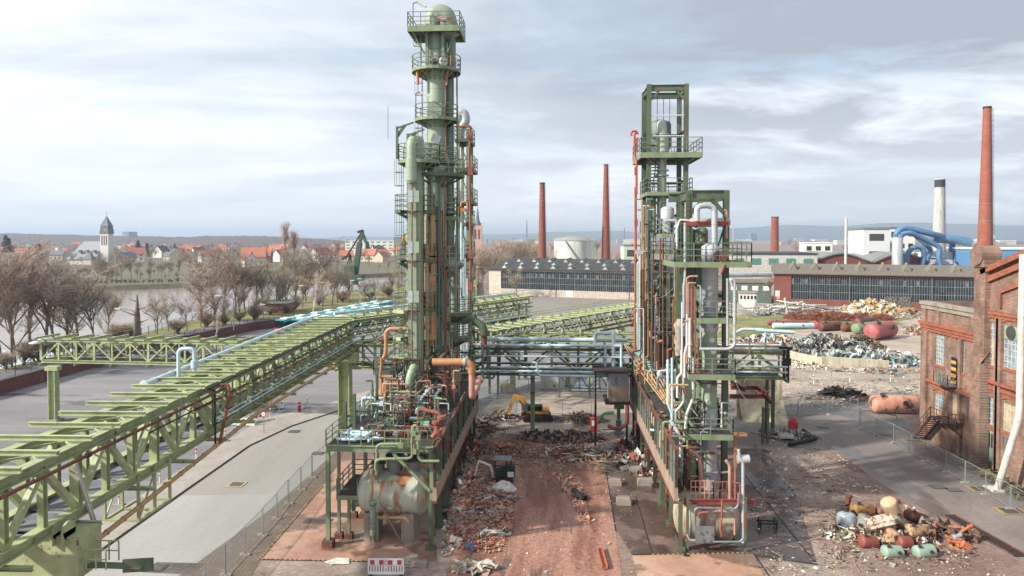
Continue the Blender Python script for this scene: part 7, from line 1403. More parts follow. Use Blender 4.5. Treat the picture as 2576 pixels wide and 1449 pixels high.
panels([(1210, 1046), (1300, 1046), (1415, 1045), (1488, 1046), (1560, 1048)], '%s fence panel from the left in the row level with the excavator', 'site fence level with the excavator')
panels([(1855, 775), (1880, 800), (1925, 790), (1990, 778)], '%s small fence panel from the left by the far hall corner', 'far site fence by the hall')
def wpost(px, py, h=1.1):
    p = g(px, py, .0); t = thing('warning_post', 'x', 'bollard', p); mb = MB(); mb.box(p + Z * .1, (.9, .5, .2)); put('base', mb, conc, t); 
    mb = MB(); mb.tube(p + Z * .2, p + Z * (h * .72), .06, n=8); put('tube', mb, barrw, t); mb = MB(); mb.tube(p + Z * h * .72, p + Z * (h * .88), .062, n=8); mb.tube(p + Z * h * .5, p + Z * (h * .6), .0625, n=8); put('red_band', mb, barrr, t); mb = MB(); mb.tube(p + Z * h * .88, p + Z * h, .061, n=8); put('top', mb, barrw, t); return t
ps = [wpost(*q, h=1.5) for q in ((158, 1342), (299, 1274), (402, 1219), (494, 1160), (567, 1112), (680, 1058), (773, 1028), (945, 979))]; [o.__setitem__('group', 'red and white posts along the pavement') for o in ps]; number(ps, '%s red and white post from the left along the pavement edge')
ps = [wpost(*q, h=1.7) for q in ((2047, 970), (2138, 965), (2240, 963))]; [o.__setitem__('group', 'red and white posts by the scrap yard') for o in ps]; number(ps, '%s red and white post from the left before the scrap yard')
def barrier(p, rz, label, group=None, hgt=1.0, w_=2.1):
    t = thing('road_barrier', label, 'barrier', group=group); mb = MB(); mb.bx((-w_ / 2, -.03, hgt * .93), (w_ / 2, .03, hgt)); mb.bx((-w_ / 2, -.03, hgt * .62), (w_ / 2, .03, hgt * .92)); mb.bx((-w_ / 2, -.03, .12), (w_ / 2, .03, .28)); n = 13
    for i in range(n + 1): x = -w_ / 2 + .03 + (w_ - .06) * i / n; mb.bx((x - .045, -.028, .281), (x + .045, .028, hgt * .619))
    put('frame', mb, barrw, t)
    for i in range(4): x = -w_ / 2 + w_ * (i + .5) / 4; mb = MB(); mb.bx((x - w_ * .06, -.04, hgt * .66), (x + w_ * .06, -.031, hgt * .92)); put('red_stripe', mb, barrr, t)
    for x in (-w_ * .42, w_ * .42): mb = MB(); mb.bx((x - .1, -.35, 0), (x + .1, .35, .1)); put('foot', mb, black, t)
    t.location = p; t.rotation_euler = (0, 0, rz); return t
p = g(971, 1449); bb = barrier(p, R(3), 'red and white plastic barrier at the bottom edge before the tank', None, 1.15, 2.35)
mb = MB(); mb.lathe([(.13, -.045), (.13, -.041)], (0, 0, .9), 16, ax='y'); mb.lathe([(.09, -.048), (.09, -.046)], (0, 0, .9), 16, 1, ax='y'); mb.bx((-.14, -.045, .52), (.14, -.041, .72), 1); put('notice', mb, [barrr, barrw], bb)
bs = [barrier(g(px, py), rz, 'x', 'white barriers around the bridge piers') for px, py, rz in ((592, 1071, R(5)), (618, 1073, R(3)), (640, 1066, R(60)), (678, 1030, R(5)), (695, 1028, R(-10)), (668, 1022, R(50)), (1985, 0, 0))[:6]]; number(bs, '%s white and red barrier from the left under the pipe bridge')
t = thing('hydrant', 'red and white street hydrant on the pavement corner', 'hydrant', g(753, 1037)); p = g(753, 1037); mb = MB(); mb.lathe([(.22, .1), (.2, .9), (.3, .95), (.3, 1.1), (.2, 1.2), (.05, 1.35)], p, 12); put('body', mb, barrr, t); mb = MB(); mb.lathe([(.31, .97), (.31, 1.05)], p, 12); put('band', mb, barrw, t)
t = thing('traffic_sign', 'small round no entry sign on a post under the bridge', 'traffic sign', g(664, 1092)); p = g(664, 1092); mb = MB(); mb.tube(p, p + Z * 2.6, .04, n=6); put('post', mb, steel, t); mb = MB(); mb.lathe([(.3, -.02), (.3, .02)], p + V((0, -.07, 2.3)), 20, ax='y'); mb.lathe([(.22, -.025), (.22, .0)], p + V((0, -.075, 2.3)), 20, 1, ax='y'); mb.box(p + V((0, -.11, 2.3)), (.3, .01, .06), m=0); put('disc', mb, [barrr, barrw], t)
b_ = barrier(g(1893, 782), R(20), 'distant red and white barrier at the far road by the hall', None, 1.1, 6)
b_ = barrier(g(1400, 806), R(0), 'row of red and white barriers behind the far diagonal bridge', None, 1.1, 9)
# ================================================================ MACHINES
def tracks(t, x, y, L_, w_, h, gap, m, rz=0):
    for s_ in (-1, 1):
        mb = MB(); Mx = Matrix.Rotation(rz, 3, 'Z'); c = V((x, y, 0)); pr = []
        for i in range(9): a = math.pi / 2 + math.pi * i / 8; pr.append((-L_ / 2 + h / 2 + math.cos(a) * h / 2, h / 2 + math.sin(a) * h / 2))
        for i in range(9): a = -math.pi / 2 + math.pi * i / 8; pr.append((L_ / 2 - h / 2 + math.cos(a) * h / 2, h / 2 + math.sin(a) * h / 2))
        k = len(pr); A_ = [c + Mx @ V((px, s_ * gap / 2 - w_ / 2, pz)) for px, pz in pr]; B_ = [c + Mx @ V((px, s_ * gap / 2 + w_ / 2, pz)) for px, pz in pr]
        mb.add(A_ + B_, [tuple(range(k)), tuple(range(2 * k - 1, k - 1, -1))] + [(i, k + i, k + (i + 1) % k, (i + 1) % k) for i in range(k)])
        for i in range(int(L_ / .18)): px = -L_ / 2 + h / 2 + i * .18; 
        for i in range(int((L_ - h) / .22)):
            px = -L_ / 2 + h / 2 + i * .22
            for zz_ in (-.01, h + .01): mb.box(c + Mx @ V((px, s_ * gap / 2, zz_ + (.02 if zz_ < 0 else 0))), (.08, w_, .05), rz)
        put('track', mb, m, t)
        mb = MB()
        for i in range(5): px = -L_ / 2 + h / 2 + (L_ - h) * i / 4; q1 = c + Mx @ V((px, s_ * gap / 2 - w_ / 2 - .03, h / 2)); q2 = c + Mx @ V((px, s_ * gap / 2 - w_ / 2 + .03, h / 2)); mb.tube(q1, q2, h * .3, n=10)
        put('track_wheel', mb, black, t)
yel = paint('excavator_yellow', 'c58a1e', .4, rust=.08, rc='4a3a24', var=.1); gl = busg
ex = thing('excavator', 'yellow tracked excavator with grapple working at the far end of the yard', 'excavator', g(1348, 1062)); o = g(1350, 1062); tracks(ex, o.x, o.y + 1.1, 3.7, .55, .85, 2.1, drust, R(8))
E = lambda px, py, Y=None: at(px, py, Y or o.y + .6)
mb = MB(); a = E(1332, 1042); b = E(1382, 1016); mb.bx((a.x, o.y - .1, 1.0), (b.x, o.y + 2.4, 1.35)); mb.bx((E(1358, 0).x, o.y - .05, 1.35), (b.x, o.y + 2.35, E(0, 1008).z)); put('body', mb, yel, ex)
mb = MB(); mb.bx((E(1330, 0).x, o.y - .08, 1.36), (E(1365, 0).x, o.y + 1.0, E(0, 1000).z)); put('cab', mb, [gl], ex); mb = MB()
for x in (E(1330, 0).x, E(1345, 0).x, E(1365, 0).x): mb.beam((x, o.y - .12, 1.36), (x, o.y - .12, E(0, 999).z), .09)
mb.bx((E(1329, 0).x, o.y - .15, E(0, 1000).z), (E(1366, 0).x, o.y + 1.05, E(0, 998).z)); put('cab_frame', mb, black, ex)
mb = MB(); mb.beam(E(1332, 1038), E(1313, 1000), .35, .6); mb.beam(E(1315, 1003), E(1293, 996), .35, .55); put('boom', mb, yel, ex); mb = MB(); mb.beam(E(1294, 994), E(1280, 1042), .3, .42); put('stick', mb, yel, ex); mb = MB(); mb.tube(E(1322, 1035), E(1305, 1003), .08, n=6); mb.tube(E(1287, 1008), E(1277, 1040), .06, n=6)
for k in range(4): mb.tube(E(1290 + k * 5, 1000), E(1297 + k * 4, 984 + k), .04, n=5)
put('hydraulics', mb, black, ex); mb = MB(); mb.box(E(1277, 1050), (.6, .5, .7)); mb.box(E(1276, 1062), (.8, .6, .4)); put('grapple', mb, black, ex); mb = MB(); mb.box(E(1322, 1023) + V((0, -.2, 0)), (1.0, .06, .9)); put('front_guard', mb, steel, ex)
mb = MB(); p = g(1282, 1078); 
for k in range(12): mb.beam((p.x - 1.2 + k * .2, p.y, .05), (p.x - 1.2 + k * .2, p.y + .4, .75), .05)
mb.beam((p.x - 1.3, p.y, .05), (p.x + 1.3, p.y, .05), .07); mb.beam((p.x - 1.3, p.y + .4, .75), (p.x + 1.3, p.y + .4, .75), .07); tag(put('grid_bucket', mb, steel), 'slatted sorting bucket lying on the ground before the excavator', 'bucket')
mx = thing('mini_excavator', 'small black and white mini excavator with canopy on the brick rubble', 'excavator', g(1268, 1216)); o = g(1268, 1216); tracks(mx, o.x, o.y + .5, 1.6, .3, .45, .95, drust, R(4)); Q3 = lambda x, y, dy=.5: at((1640 + x / 2.4146) / 1.4907, (1560 + y / 2.4146) / 1.4907, o.y + dy)
mb = MB(); a = Q3(530, 560); b = Q3(700, 490); mb.bx((a.x, o.y - .1, .55), (b.x, o.y + 1.1, 1.05)); mb.bx((Q3(620, 0).x, o.y - .05, 1.05), (b.x, o.y + 1.05, 1.5)); put('body', mb, black, mx); mb = MB(); mb.bx((Q3(640, 0).x, o.y - .13, .62), (Q3(695, 0).x, o.y - .11, 1.1)); put('side_panel', mb, white, mx)
mb = MB(); za, zb = 1.05, Q3(0, 375).z
for x in (Q3(520, 0).x, Q3(668, 0).x):
    for y in (o.y, o.y + 1.0): mb.beam((x, y, za - .4), (x, y, zb), .06)
put('canopy_frame', mb, black, mx); mb = MB(); mb.bx((Q3(512, 0).x, o.y - .15, zb), (Q3(672, 0).x, o.y + 1.15, zb + .09)); put('canopy_roof', mb, steel, mx); mb = MB(); mb.box((Q3(600, 0).x, o.y + .5, 1.3), (.45, .5, .15)); mb.box((Q3(625, 0).x, o.y + .5, 1.6), (.12, .5, .6)); put('seat', mb, black, mx)
mb = MB(); mb.beam(Q3(510, 550), Q3(480, 445), .14, .2); mb.beam(Q3(482, 450), Q3(375, 405), .14, .16); put('boom', mb, barrw, mx); mb = MB(); mb.beam(Q3(375, 402), Q3(340, 540), .12, .15); put('stick', mb, barrw, mx); mb = MB(); mb.tube(Q3(470, 455), Q3(400, 430), .05, n=6); mb.beam(Q3(505, 545), Q3(490, 480), .1, .1); put('hydraulics', mb, black, mx); mb = MB(); mb.box(Q3(325, 585), (.5, .5, .7), rot=Matrix.Rotation(.4, 3, 'Y')); put('bucket', mb, black, mx); mb = MB(); mb.box(Q3(420, 590), (.1, 1.3, .3), rot=Matrix.Rotation(.2, 3, 'Y')); mb.beam(Q3(430, 590), Q3(520, 570), .1); put('dozer_blade', mb, black, mx)
# ================================================================ TANKS ON THE GROUND, SCRAP VESSELS
def capsule(c, d, L_, Rr, n=18):
    """closed vessel with domed ends around centre c along d"""
    mb = MB(); d = V(d).normalized(); u = d.orthogonal().normalized(); w_ = d.cross(u); pr = []
    k = Rr * .45
    for i in range(0, 5): an = math.pi / 2 * i / 5; pr.append((Rr * math.sin(an) + .001, -L_ / 2 + k * (1 - math.cos(an))))
    pr += [(Rr, -L_ / 2 + k), (Rr, -L_ * .2), (Rr, L_ / 2 - k)]
    for i in range(4, -1, -1): an = math.pi / 2 * i / 5; pr.append((Rr * math.sin(an) + .001, L_ / 2 - k * (1 - math.cos(an))))
    rings = [[c + d * h + (u * math.cos(2 * math.pi * j / n) + w_ * math.sin(2 * math.pi * j / n)) * r for j in range(n)] for r, h in pr]; vs = [v for rg in rings for v in rg]
    mb.add(vs, [(i * n + j, i * n + (j + 1) % n, (i + 1) * n + (j + 1) % n, (i + 1) * n + j) for i in range(len(rings) - 1) for j in range(n)], 0, True); return mb
def vessel(label, c, d, L_, Rr, m, nozzles=2, name='scrap_vessel', nm=drust, cat='vessel'):
    c = V(c); d = V(d).normalized(); t = thing(name, label, cat, c - Z * Rr); put('shell', capsule(c, d, L_, Rr), m, t); f_ = V((0, -1, .3)); f_ = (f_ - d * f_.dot(d)).normalized(); up = (V((.2, -.4, 1)) - d * V((.2, -.4, 1)).dot(d)).normalized()
    for i in range(nozzles):
        mb = MB(); a = c + d * L_ * (.12 if i else -.28) + (f_ if i % 2 else up) * Rr * .93; e = (f_ if i % 2 else up); mb.tube(a, a + e * Rr * .3, Rr * .2, n=10); mb.tube(a + e * Rr * .3, a + e * Rr * .36, Rr * .3, n=10); put('nozzle', mb, nm, t)
    mb = MB(); a = c + d * L_ * .5; mb.tube(a - d * .05, a + d * Rr * .35, Rr * .25, n=10); mb.tube(a + d * Rr * .35, a + d * Rr * .45, Rr * .4, n=10); put('end_flange', mb, nm, t); return t
otank = paint('flaking_orange_tank', 'c98a70', .5, rust=.42, rc='5d4a44', rs=.7, var=.2, sc=.8)
a = at(2187, 1021, 76); b = at(2312, 1024, 76); Yt = g(2250, 1044).y; a = at(2189, 1022, Yt + 1); b = at(2312, 1023, Yt + 1); rr = 22 * Yt / F * 1.02; c = (a + b) / 2; c.z = rr; vessel('large flaking orange tank lying on the asphalt by the brick wing', c, (b - a).normalized(), (b - a).length, rr, otank, 2, 'orange_tank', drust, 'tank')
def c2(x, y): return (3080 + x / 3.6226) / 1.4907, (1760 + y / 3.6226) / 1.4907
gold = paint('mottled_gold_rust', '8f6a35', .6, rust=.5, rc='5e3018', rs=2.2, var=.4, sc=2); cream = paint('stained_cream', 'bfa27a', .6, rust=.25, rc='6e4428', rs=1.8, var=.2); pgreen = paint('pale_green_vessel', '86a38f', .45, rust=.12, var=.1); ored = paint('red_oxide_vessel', '8c4236', .55, rust=.2, var=.15); gvess = paint('grey_green_vessel', '7d8072', .55, rust=.35, rc='6e4630'); glsv = paint('blue_grey_plastic', '8e9ba6', .3, rust=.25, rc='c4ccd2', var=.25, sc=3); mott = paint('peeling_cream_rust', 'a88660', .7, rust=.5, rc='6b3a1e', rs=3, var=.4, sc=3)
for lab, x, y, fy, L_, Rr, ang, tilt, m_, nz in (('round grey blue translucent vessel at the left of the pile', 343, 700, 830, 250, 124, 90, 0, glsv, 1), ('mottled gold brown vessel on the left of the pile top', 560, 550, 760, 320, 88, -8, 0, gold, 1), ('grey green pear shaped vessel standing left in the pile', 580, 735, 860, 260, 92, 75, 0, gvess, 1),
    ('big cream vessel tilted on top of the pile', 955, 535, 850, 310, 108, -62, 0, cream, 2), ('long rusty cylinder at the back right of the pile', 1290, 650, 780, 380, 72, -22, 0, rust, 1), ('dark red drum lying at the front left of the pile', 640, 985, 1090, 265, 88, -10, 0, ored, 1), ('peeling cream and rust vessel in the middle of the pile', 955, 930, 1040, 240, 100, 68, 0, mott, 2), ('cream vessel lying at the right of the pile', 1285, 850, 960, 300, 92, -10, 0, mott, 2),
    ('dark red drum half hidden behind the green ones', 1130, 995, 1085, 220, 84, -6, 0, ored, 0), ('pale green vessel, left of two at the front of the pile', 965, 1122, 1210, 290, 88, -3, 0, pgreen, 2), ('pale green vessel, right of two at the front of the pile', 1400, 1115, 1205, 300, 88, 4, 0, pgreen, 2), ('grey green vessel half buried in the middle of the pile', 1055, 725, 880, 230, 84, -35, 0, gvess, 1), ('red brown drum behind the tilted cream vessel', 820, 560, 760, 170, 80, 60, 0, brown, 0), ('small grey green vessel end beside the long rusty cylinder', 1400, 715, 800, 180, 66, -20, 0, gvess, 1)):
    D_ = g(*c2(x, fy)); k = D_.y / F / (3.6226 * 1.4907); c = at(*c2(x, y), D_.y + Rr * k); vessel(lab, c, (math.cos(R(ang)), .15 + .25 * (L_ > 330), math.sin(R(ang))), L_ * k, Rr * k, m_, nz)
D_ = g(*c2(790, 900)); t = thing('scrap_cabinet', 'dented white and rust box cabinet in the middle of the pile', 'cabinet', D_); c = at(*c2(800, 790), D_.y); rm_ = Matrix.Rotation(-.25, 3, 'Y') @ Matrix.Rotation(.5, 3, 'X'); mb = MB(); mb.box(c, (1.9, 1.0, 1.5), rot=rm_); put('body', mb, paint('white_rust_cabinet', 'c0b5a4', .6, rust=.6, rc='7d4426', rs=2), t); mb = MB(); mb.box(c + rm_ @ V((-.45, -.52, -.3)), (.8, .06, .8), rot=rm_); put('door', mb, mott, t)
D_ = g(*c2(290, 620)); c = at(*c2(285, 510), D_.y); t = thing('ribbed_drum', 'dark ribbed drum with upright elbow at the left edge of the pile', 'drum', D_); mb = MB()
for i in range(8): mb.lathe([(.3, i * .11), (.48, i * .11 + .02), (.48, i * .11 + .05), (.3, i * .11 + .08)], (c.x, c.y, c.z - .5), 14)
put('ribs', mb, dark, t); mb = MB(); mb.pipe([c + V((.3, 0, -.2)), c + V((.45, 0, .5)), c + V((.5, 0, .9))], .2, 10); flange(mb, c + V((.5, 0, .9)), (0, 0, 1), .2); put('elbow', mb, brown, t)
brt = paint('bright_orange_paint', 'b9683a', .5, rust=.2)
D_ = g(*c2(1900, 1080)); t = thing('orange_pipe_scrap', 'orange and yellow painted pipe fittings at the right end of the pile', 'scrap pipes', D_)
for pts, r_, m_ in ((((2030, 770), (1900, 850), (1850, 920)), .1, brt), (((1700, 920), (1900, 960)), .12, brt), (((1730, 975), (1980, 1010)), .12, brt), (((1760, 1060), (1960, 1130)), .14, orange), (((1800, 930), (1900, 890)), .16, glsv), (((1850, 1040), (1900, 1060), (1930, 1100)), .12, brt)):
    mb = MB(); mb.pipe([at(*c2(x, y), D_.y + (1060 - y) / 260) for x, y in pts], r_, 8); flange(mb, at(*c2(*pts[0]), D_.y + (1060 - pts[0][1]) / 260), (1, 0, .3), r_); put('pipe', mb, m_, t)
mb = MB(); mb.box(at(*c2(1970, 1035), D_.y), (.6, .3, .45), rot=Matrix.Rotation(.5, 3, 'Y')); put('bracket', mb, brt, t)
for lab, x0_, x1_, y_, col_ in (('short lime green tube beside the grey blue vessel', 270, 400, 842, 'lime_tube'), ('short red tube end beside the grey blue vessel', 385, 460, 835, 'red_tube')): mb = MB(); D_ = g(*c2(x0_, 870)); mb.tube(at(*c2(x0_, y_ + 10), D_.y), at(*c2(x1_, y_ - 12), D_.y + .3), .1, n=10); tag(put('tube', mb, paint(col_, '4f9a3e' if 'lime' in col_ else 'b02a20', .5)), lab, 'tube')
# yard vessels
def c3x(x, y): return (2720 + x / 2.4154) / 1.4907, (1080 + y / 2.4154) / 1.4907
for lab, x, y, fy, L_, Rr, az, m_ in (('long red vessel lying at the back of the scrap yard', 570, 312, 340, 360, 22, 5, ored), ('long pale blue vessel beside the long red one', 650, 335, 372, 420, 26, 3, blueish), ('bright red end piece of the long vessel', 850, 340, 375, 70, 38, 10, paint('vivid_red_vessel', 'a82a24', .5, rust=.1)), ('rust brown drum, left of the scrap vessels', 965, 348, 392, 120, 40, 25, rust), ('rust streaked ribbed vessel in the middle of the scrap yard', 1150, 345, 400, 170, 38, 12, rust), ('brown vessel behind the green one', 1285, 305, 345, 130, 36, 35, brown), ('sage green vessel lying beside the red one', 1305, 355, 410, 180, 46, 35, green), ('big pinkish red vessel, nearest of the scrap vessels', 1445, 392, 470, 190, 74, 40, paint('pinkish_red_vessel', 'a8504c', .5, rust=.15)), ('cream yellow rusty cylinder beside the yellow foam heap', 1650, 208, 248, 160, 34, -3, mott)):
    D_ = g(*c3x(x, fy)); k = D_.y / F / (2.4154 * 1.4907); c = V((at(*c3x(x, y), D_.y).x, D_.y + Rr * k, Rr * k * 1.02)); vessel(lab, c, (math.cos(R(az)), math.sin(R(az)), 0), L_ * k * (2.1 if az > 20 else 1), Rr * k, m_, 2)
# ================================================================ DEBRIS
def rmat(q): return Euler((q.uniform(0, 6.3), q.uniform(0, 6.3), q.uniform(0, 6.3))).to_matrix()
def heap(name, label, px, py, w_, d_, h, n, mats, seed, size=(.2, .9), shape='mix', cat='debris', rz=0, lie=.0):
    q = random.Random(seed); c = g(px, py); c.y += d_ / 2; mb = MB(); Mz = Matrix.Rotation(rz, 3, 'Z')
    for i in range(n):
        a = q.uniform(0, 6.283); r = math.sqrt(q.random()); x = math.cos(a) * r * w_ / 2; y = math.sin(a) * r * d_ / 2; zz_ = h * (1 - r ** 1.5) * q.uniform(.15, 1) + .05; p = c + Mz @ V((x, y, 0)) + Z * zz_; s_ = q.uniform(*size); k = q.random(); m = q.randrange(len(mats)); Mr = rmat(q) if q.random() > lie else Euler((q.uniform(-.35, .35), q.uniform(-.35, .35), q.uniform(0, 6.3))).to_matrix()
        if shape == 'brick': mb.box(p, (s_, s_ * .55, s_ * .45), rot=Mr, m=m)
        elif shape == 'sheet' or (shape == 'mix' and k < .4):
            u = Mr @ V((1, 0, 0)) * s_; v = Mr @ V((0, 1, 0)) * s_ * q.uniform(.4, 1); nn = Mr @ V((0, 0, 1)) * s_ * q.uniform(-.35, .35); t_ = Mr @ V((0, 0, 1)) * .02; a4 = [p - u, p - v + nn, p + u * q.uniform(.5, 1), p + v + nn]; mb.add(a4 + [z_ + t_ for z_ in a4], [(0, 1, 2), (0, 2, 3), (4, 6, 5), (4, 7, 6), (0, 1, 5, 4), (1, 2, 6, 5), (2, 3, 7, 6), (3, 0, 4, 7)], m)
        elif shape == 'pipe' or k < .75: d = Mr @ V((1, 0, 0)); d.z *= .3; l = s_ * q.uniform(1.2, 3.2); mb.tube(p - d * l / 2, p + d * l / 2, q.uniform(.02, .09) * (1 if shape != 'bigpipe' else 3) * (1 if shape != 'pipe' else 1.2), n=5, m=m)
        else: mb.box(p, (s_, s_ * q.uniform(.15, .6), s_ * q.uniform(.08, .4)), rot=Mr, m=m)
    return kind(put(name, mb, mats), 'stuff', label, cat)
dm = lambda n_, c_, **k: paint(n_, c_, .75, var=.3, sc=3, **k)
d_wh = dm('debris_white', 'c9c4ba'); d_gr = dm('debris_grey', '8b8a86'); d_ta = dm('debris_tan', 'a58e72'); d_br = dm('debris_brown', '5e4636', rust=.3); d_dk = dm('debris_dark', '3a332f'); d_or = dm('debris_orange', '9c6040'); d_bl = dm('debris_blue', 'a9bcc4'); d_gn = dm('debris_green', '7d9282'); d_rb = dm('debris_brick', 'a8644e'); d_rb2 = dm('debris_brick_light', 'bf8a74'); d_ye = dm('debris_foam', 'c9ac6c'); d_cr = dm('debris_cream', 'cfc3a6'); d_gi = dm('debris_green_pipe', '4d8a4a')
q = random.Random(77); t = []
# heap of white pipe lagging: big tubes
mb = MB(); c = g(2010, 792)
for i in range(95):
    x = q.uniform(-11, 12); f_ = (1 - (x / 13) ** 2); p = c + V((x, q.uniform(0, 6), q.uniform(.2, .3 + 3.0 * f_))); a = q.gauss(0, .35) + (math.pi if q.random() < .5 else 0); l = q.uniform(2, 8) * (.5 if x < -6 else 1); d = V((math.cos(a), math.sin(a), q.gauss(0, .12))) * l / 2; mb.tube(p - d, p + d, q.uniform(.12, .36), n=8, m=q.choice((0, 0, 1)))
p = c + V((-3.5, 0, 1.5)); mb.tube(p, p + V((-.6, 0, 3.4)), .3, n=8); kind(put('lagging_heap', mb, [d_wh, d_gr]), 'stuff', 'long heap of white pipe lagging tubes before the corrugated roof hall', 'scrap heap')
heap('scrap_heap', 'small tangle of black and grey wire scrap left of the white tubes', 1925, 795, 7, 3, 1.5, 160, [d_dk, d_wh, d_bl], 31, (.3, .9))
heap('foam_heap', 'heap of yellow insulation foam and white sheets before the hall', 2205, 794, 24, 8, 4.6, 900, [d_ye, d_cr, d_wh, d_ye], 32, (.4, 1.4))
heap('foam_heap', 'scattered lagging around the yellow foam heap', 2270, 803, 18, 5, 1.2, 320, [d_wh, d_ta, d_gr], 33, (.3, .9))
mb = MB(); q = random.Random(9)
for (cx_, cy_, w_, h_) in ((2045, 806, 12, 2.8), (2115, 808, 11, 3.0), (2170, 806, 6, 2.0), (2225, 806, 7, 1.8), (2080, 804, 12, 2.2), (2005, 803, 6, 1.8)):
    c = g(cx_, cy_)
    for i in range(900):
        a = q.uniform(0, 6.283); r = math.sqrt(q.random()); p = c + V((math.cos(a) * r * w_ / 2, 1.5 + math.sin(a) * r * 2.5, h_ * (1 - r * r) * q.uniform(.2, 1))); d = V((q.gauss(0, 1), q.gauss(0, 1), q.gauss(0, .7))).normalized() * q.uniform(.3, .9); s_ = d.orthogonal().normalized() * .05; mb.add([p - d - s_, p - d + s_, p + d + s_, p + d - s_], [(0, 1, 2, 3)])
kind(put('brushwood', mb, dm('rusty_wire', '86492a')), 'stuff', 'long bank of rusty brown wire and brush before the white tubes', 'brush heap')
heap('scrap_heap', 'big heap of shredded metal sheet and cable in the scrap yard', 2110, 905, 22, 12, 4.0, 2400, [d_wh, d_gr, d_bl, d_dk, d_br, d_gr, d_gn, d_br], 34, (.25, 1.0))
heap('scrap_heap', 'left part of the shredded heap behind the right bridge end', 1960, 880, 16, 12, 2.6, 1100, [d_wh, d_gr, d_bl, d_dk, d_or, d_cr], 35, (.25, .9))
heap('cable_heap', 'dark brown cable tangle on the right of the big scrap heap', 2180, 880, 9, 5, 3.3, 900, [d_br, d_dk, d_ta, d_br], 36, (.3, .8), 'pipe')
heap('sheet_heap', 'heap of crumpled pale green and silver sheet metal before the long wall', 2140, 915, 15, 5, 2.2, 260, [d_bl, d_gn, d_gn, d_gr, d_wh], 37, (.5, 1.3), 'sheet')
heap('sheet_heap', 'right hand heap of crumpled sheet metal beside the brick wing', 2265, 925, 14, 7, 2.3, 420, [d_bl, d_gn, d_gn, d_wh, d_gr], 38, (.4, 1.1), 'sheet')
heap('rubble', 'low white rubble and stones left of the sheet metal', 2040, 930, 9, 4, 1.0, 300, [d_wh, d_cr, d_ta], 39, (.2, .6), 'brick')
heap('rubble', 'scattered timber and pipe bits before the far scrap heap', 2230, 940, 16, 4, .5, 330, [d_ta, d_gr, d_or, d_gn, d_wh], 40, (.3, 1.0), lie=.8)
heap('rubble', 'debris fallen by the wall behind the right plant', 1885, 950, 12, 8, 1.8, 500, [d_wh, d_gr, d_br, d_or, d_ta], 42, (.2, .8))
heap('rubble', 'colourful debris at the corner of the brick wing', 2318, 845, 5, 6, 2.6, 260, [d_or, d_wh, d_ta, d_rb], 43, (.2, .7))
mb = MB(); a = g(2070, 924); b = g(2235, 931); mb.beam(a + Z * 1.0, b + Z * .7, .35, 1.8); mb.beam(g(1990, 905) + Z * .9, a + Z * .9, .35, 1.4); tag(put('low_wall', mb, paint('stained_cream_wall', 'bcb39a', .9, rust=.35, rc='8c7a3e', streak=True)), 'low stained concrete wall in front of the sheet metal heap', 'wall')
heap('asphalt_slabs', 'dark heap of broken asphalt slabs beside the orange tank', 2130, 1003, 6.5, 2.6, 1.3, 60, [d_dk, dm('debris_asphalt', '4a423c')], 44, (.6, 1.5), 'sheet', lie=.7)
heap('rubble', 'bits around the asphalt slabs', 2140, 1010, 12, 4, .25, 260, [d_ta, d_wh, d_br, d_or], 45, (.1, .4), lie=.9)
heap('rubble', 'rubble with pipes and plastic tub left of the fence', 1995, 1110, 6.5, 4, .6, 260, [d_br, d_ta, d_gn, d_dk, d_gr], 46, (.15, .7), lie=.6)
mb = MB(); p = g(1977, 1110); mb.box((p.x, p.y, .45), (1.4, .9, .08)); 
for dx, dy, sx, sy in ((-.7, 0, .06, .9), (.7, 0, .06, .9), (0, -.45, 1.4, .06), (0, .45, 1.4, .06)): mb.box((p.x + dx, p.y + dy, .62), (sx, sy, .35))
tag(put('plastic_tub', mb, dm('tub_grey', 'a9adb0')), 'grey plastic tub lying on the rubble near the fence', 'tub')
mb = MB(); p = g(1970, 1090); p = g(1972, 1086); c = at(1994, 1060, 74) ; p = g(1973, 1075); pp = g((2720 + 612 / 2.4154) / 1.4907, (1080 + 1292 / 2.4154) / 1.4907); mb.lathe([(.35, 0), (.5, .3), (.55, .9), (.35, 1.35), (.05, 1.5)], pp, 12); tag(put('red_sack', mb, dm('red_sack_cloth', 'b01f24')), 'bright red sack standing by the fence panels', 'sack')
mb = MB(); mb.pipe([g(1985, 1118, .3), g(2010, 1112, .3), g(2052, 1104, .35)], .22, 8); mb.tube(g(1968, 1095, .4), g(2000, 1086, .4), .2, n=8); tag(put('black_pipe', mb, black), 'black pipes lying on the rubble beside the tub', 'pipe')
# yard between the plants
heap('scrap_heap', 'broad heap of broken steel and timber before the excavator', 1412, 1117, 9.5, 4, .5, 420, [d_br, d_dk, d_ta, d_gr, d_br, d_rb, d_dk], 50, (.2, .8))
heap('scrap_heap', 'heap of twisted light pipes right of the excavator', 1460, 1066, 6.5, 2.2, 1.1, 240, [d_ta, d_br, d_or, d_gr], 51, (.3, .9), 'pipe')
heap('scrap_heap', 'tangle of pale wire under the excavator grapple', 1262, 1060, 5, 2.5, 1.1, 220, [d_ta, d_gr, d_wh, d_br], 52, (.3, .8), 'pipe')
heap('scrap_heap', 'pile of cut pipes and steel behind the red lane on the right', 1455, 1165, 8.5, 5, .9, 300, [d_gr, d_wh, d_br, d_ta, d_or], 53, (.3, .9), 'pipe')
heap('scrap_heap', 'dark steel scrap with rust left of the excavator', 1205, 1090, 4.5, 2.5, 1.1, 150, [d_or, d_br, d_dk, d_ta], 54, (.3, .9), 'pipe')
heap('rubble', 'mound of earth and broken slabs behind the mini excavator', 1285, 1150, 5.5, 3, .9, 420, [d_rb, d_rb2, d_ta, d_br], 55, (.15, .55), lie=.4)
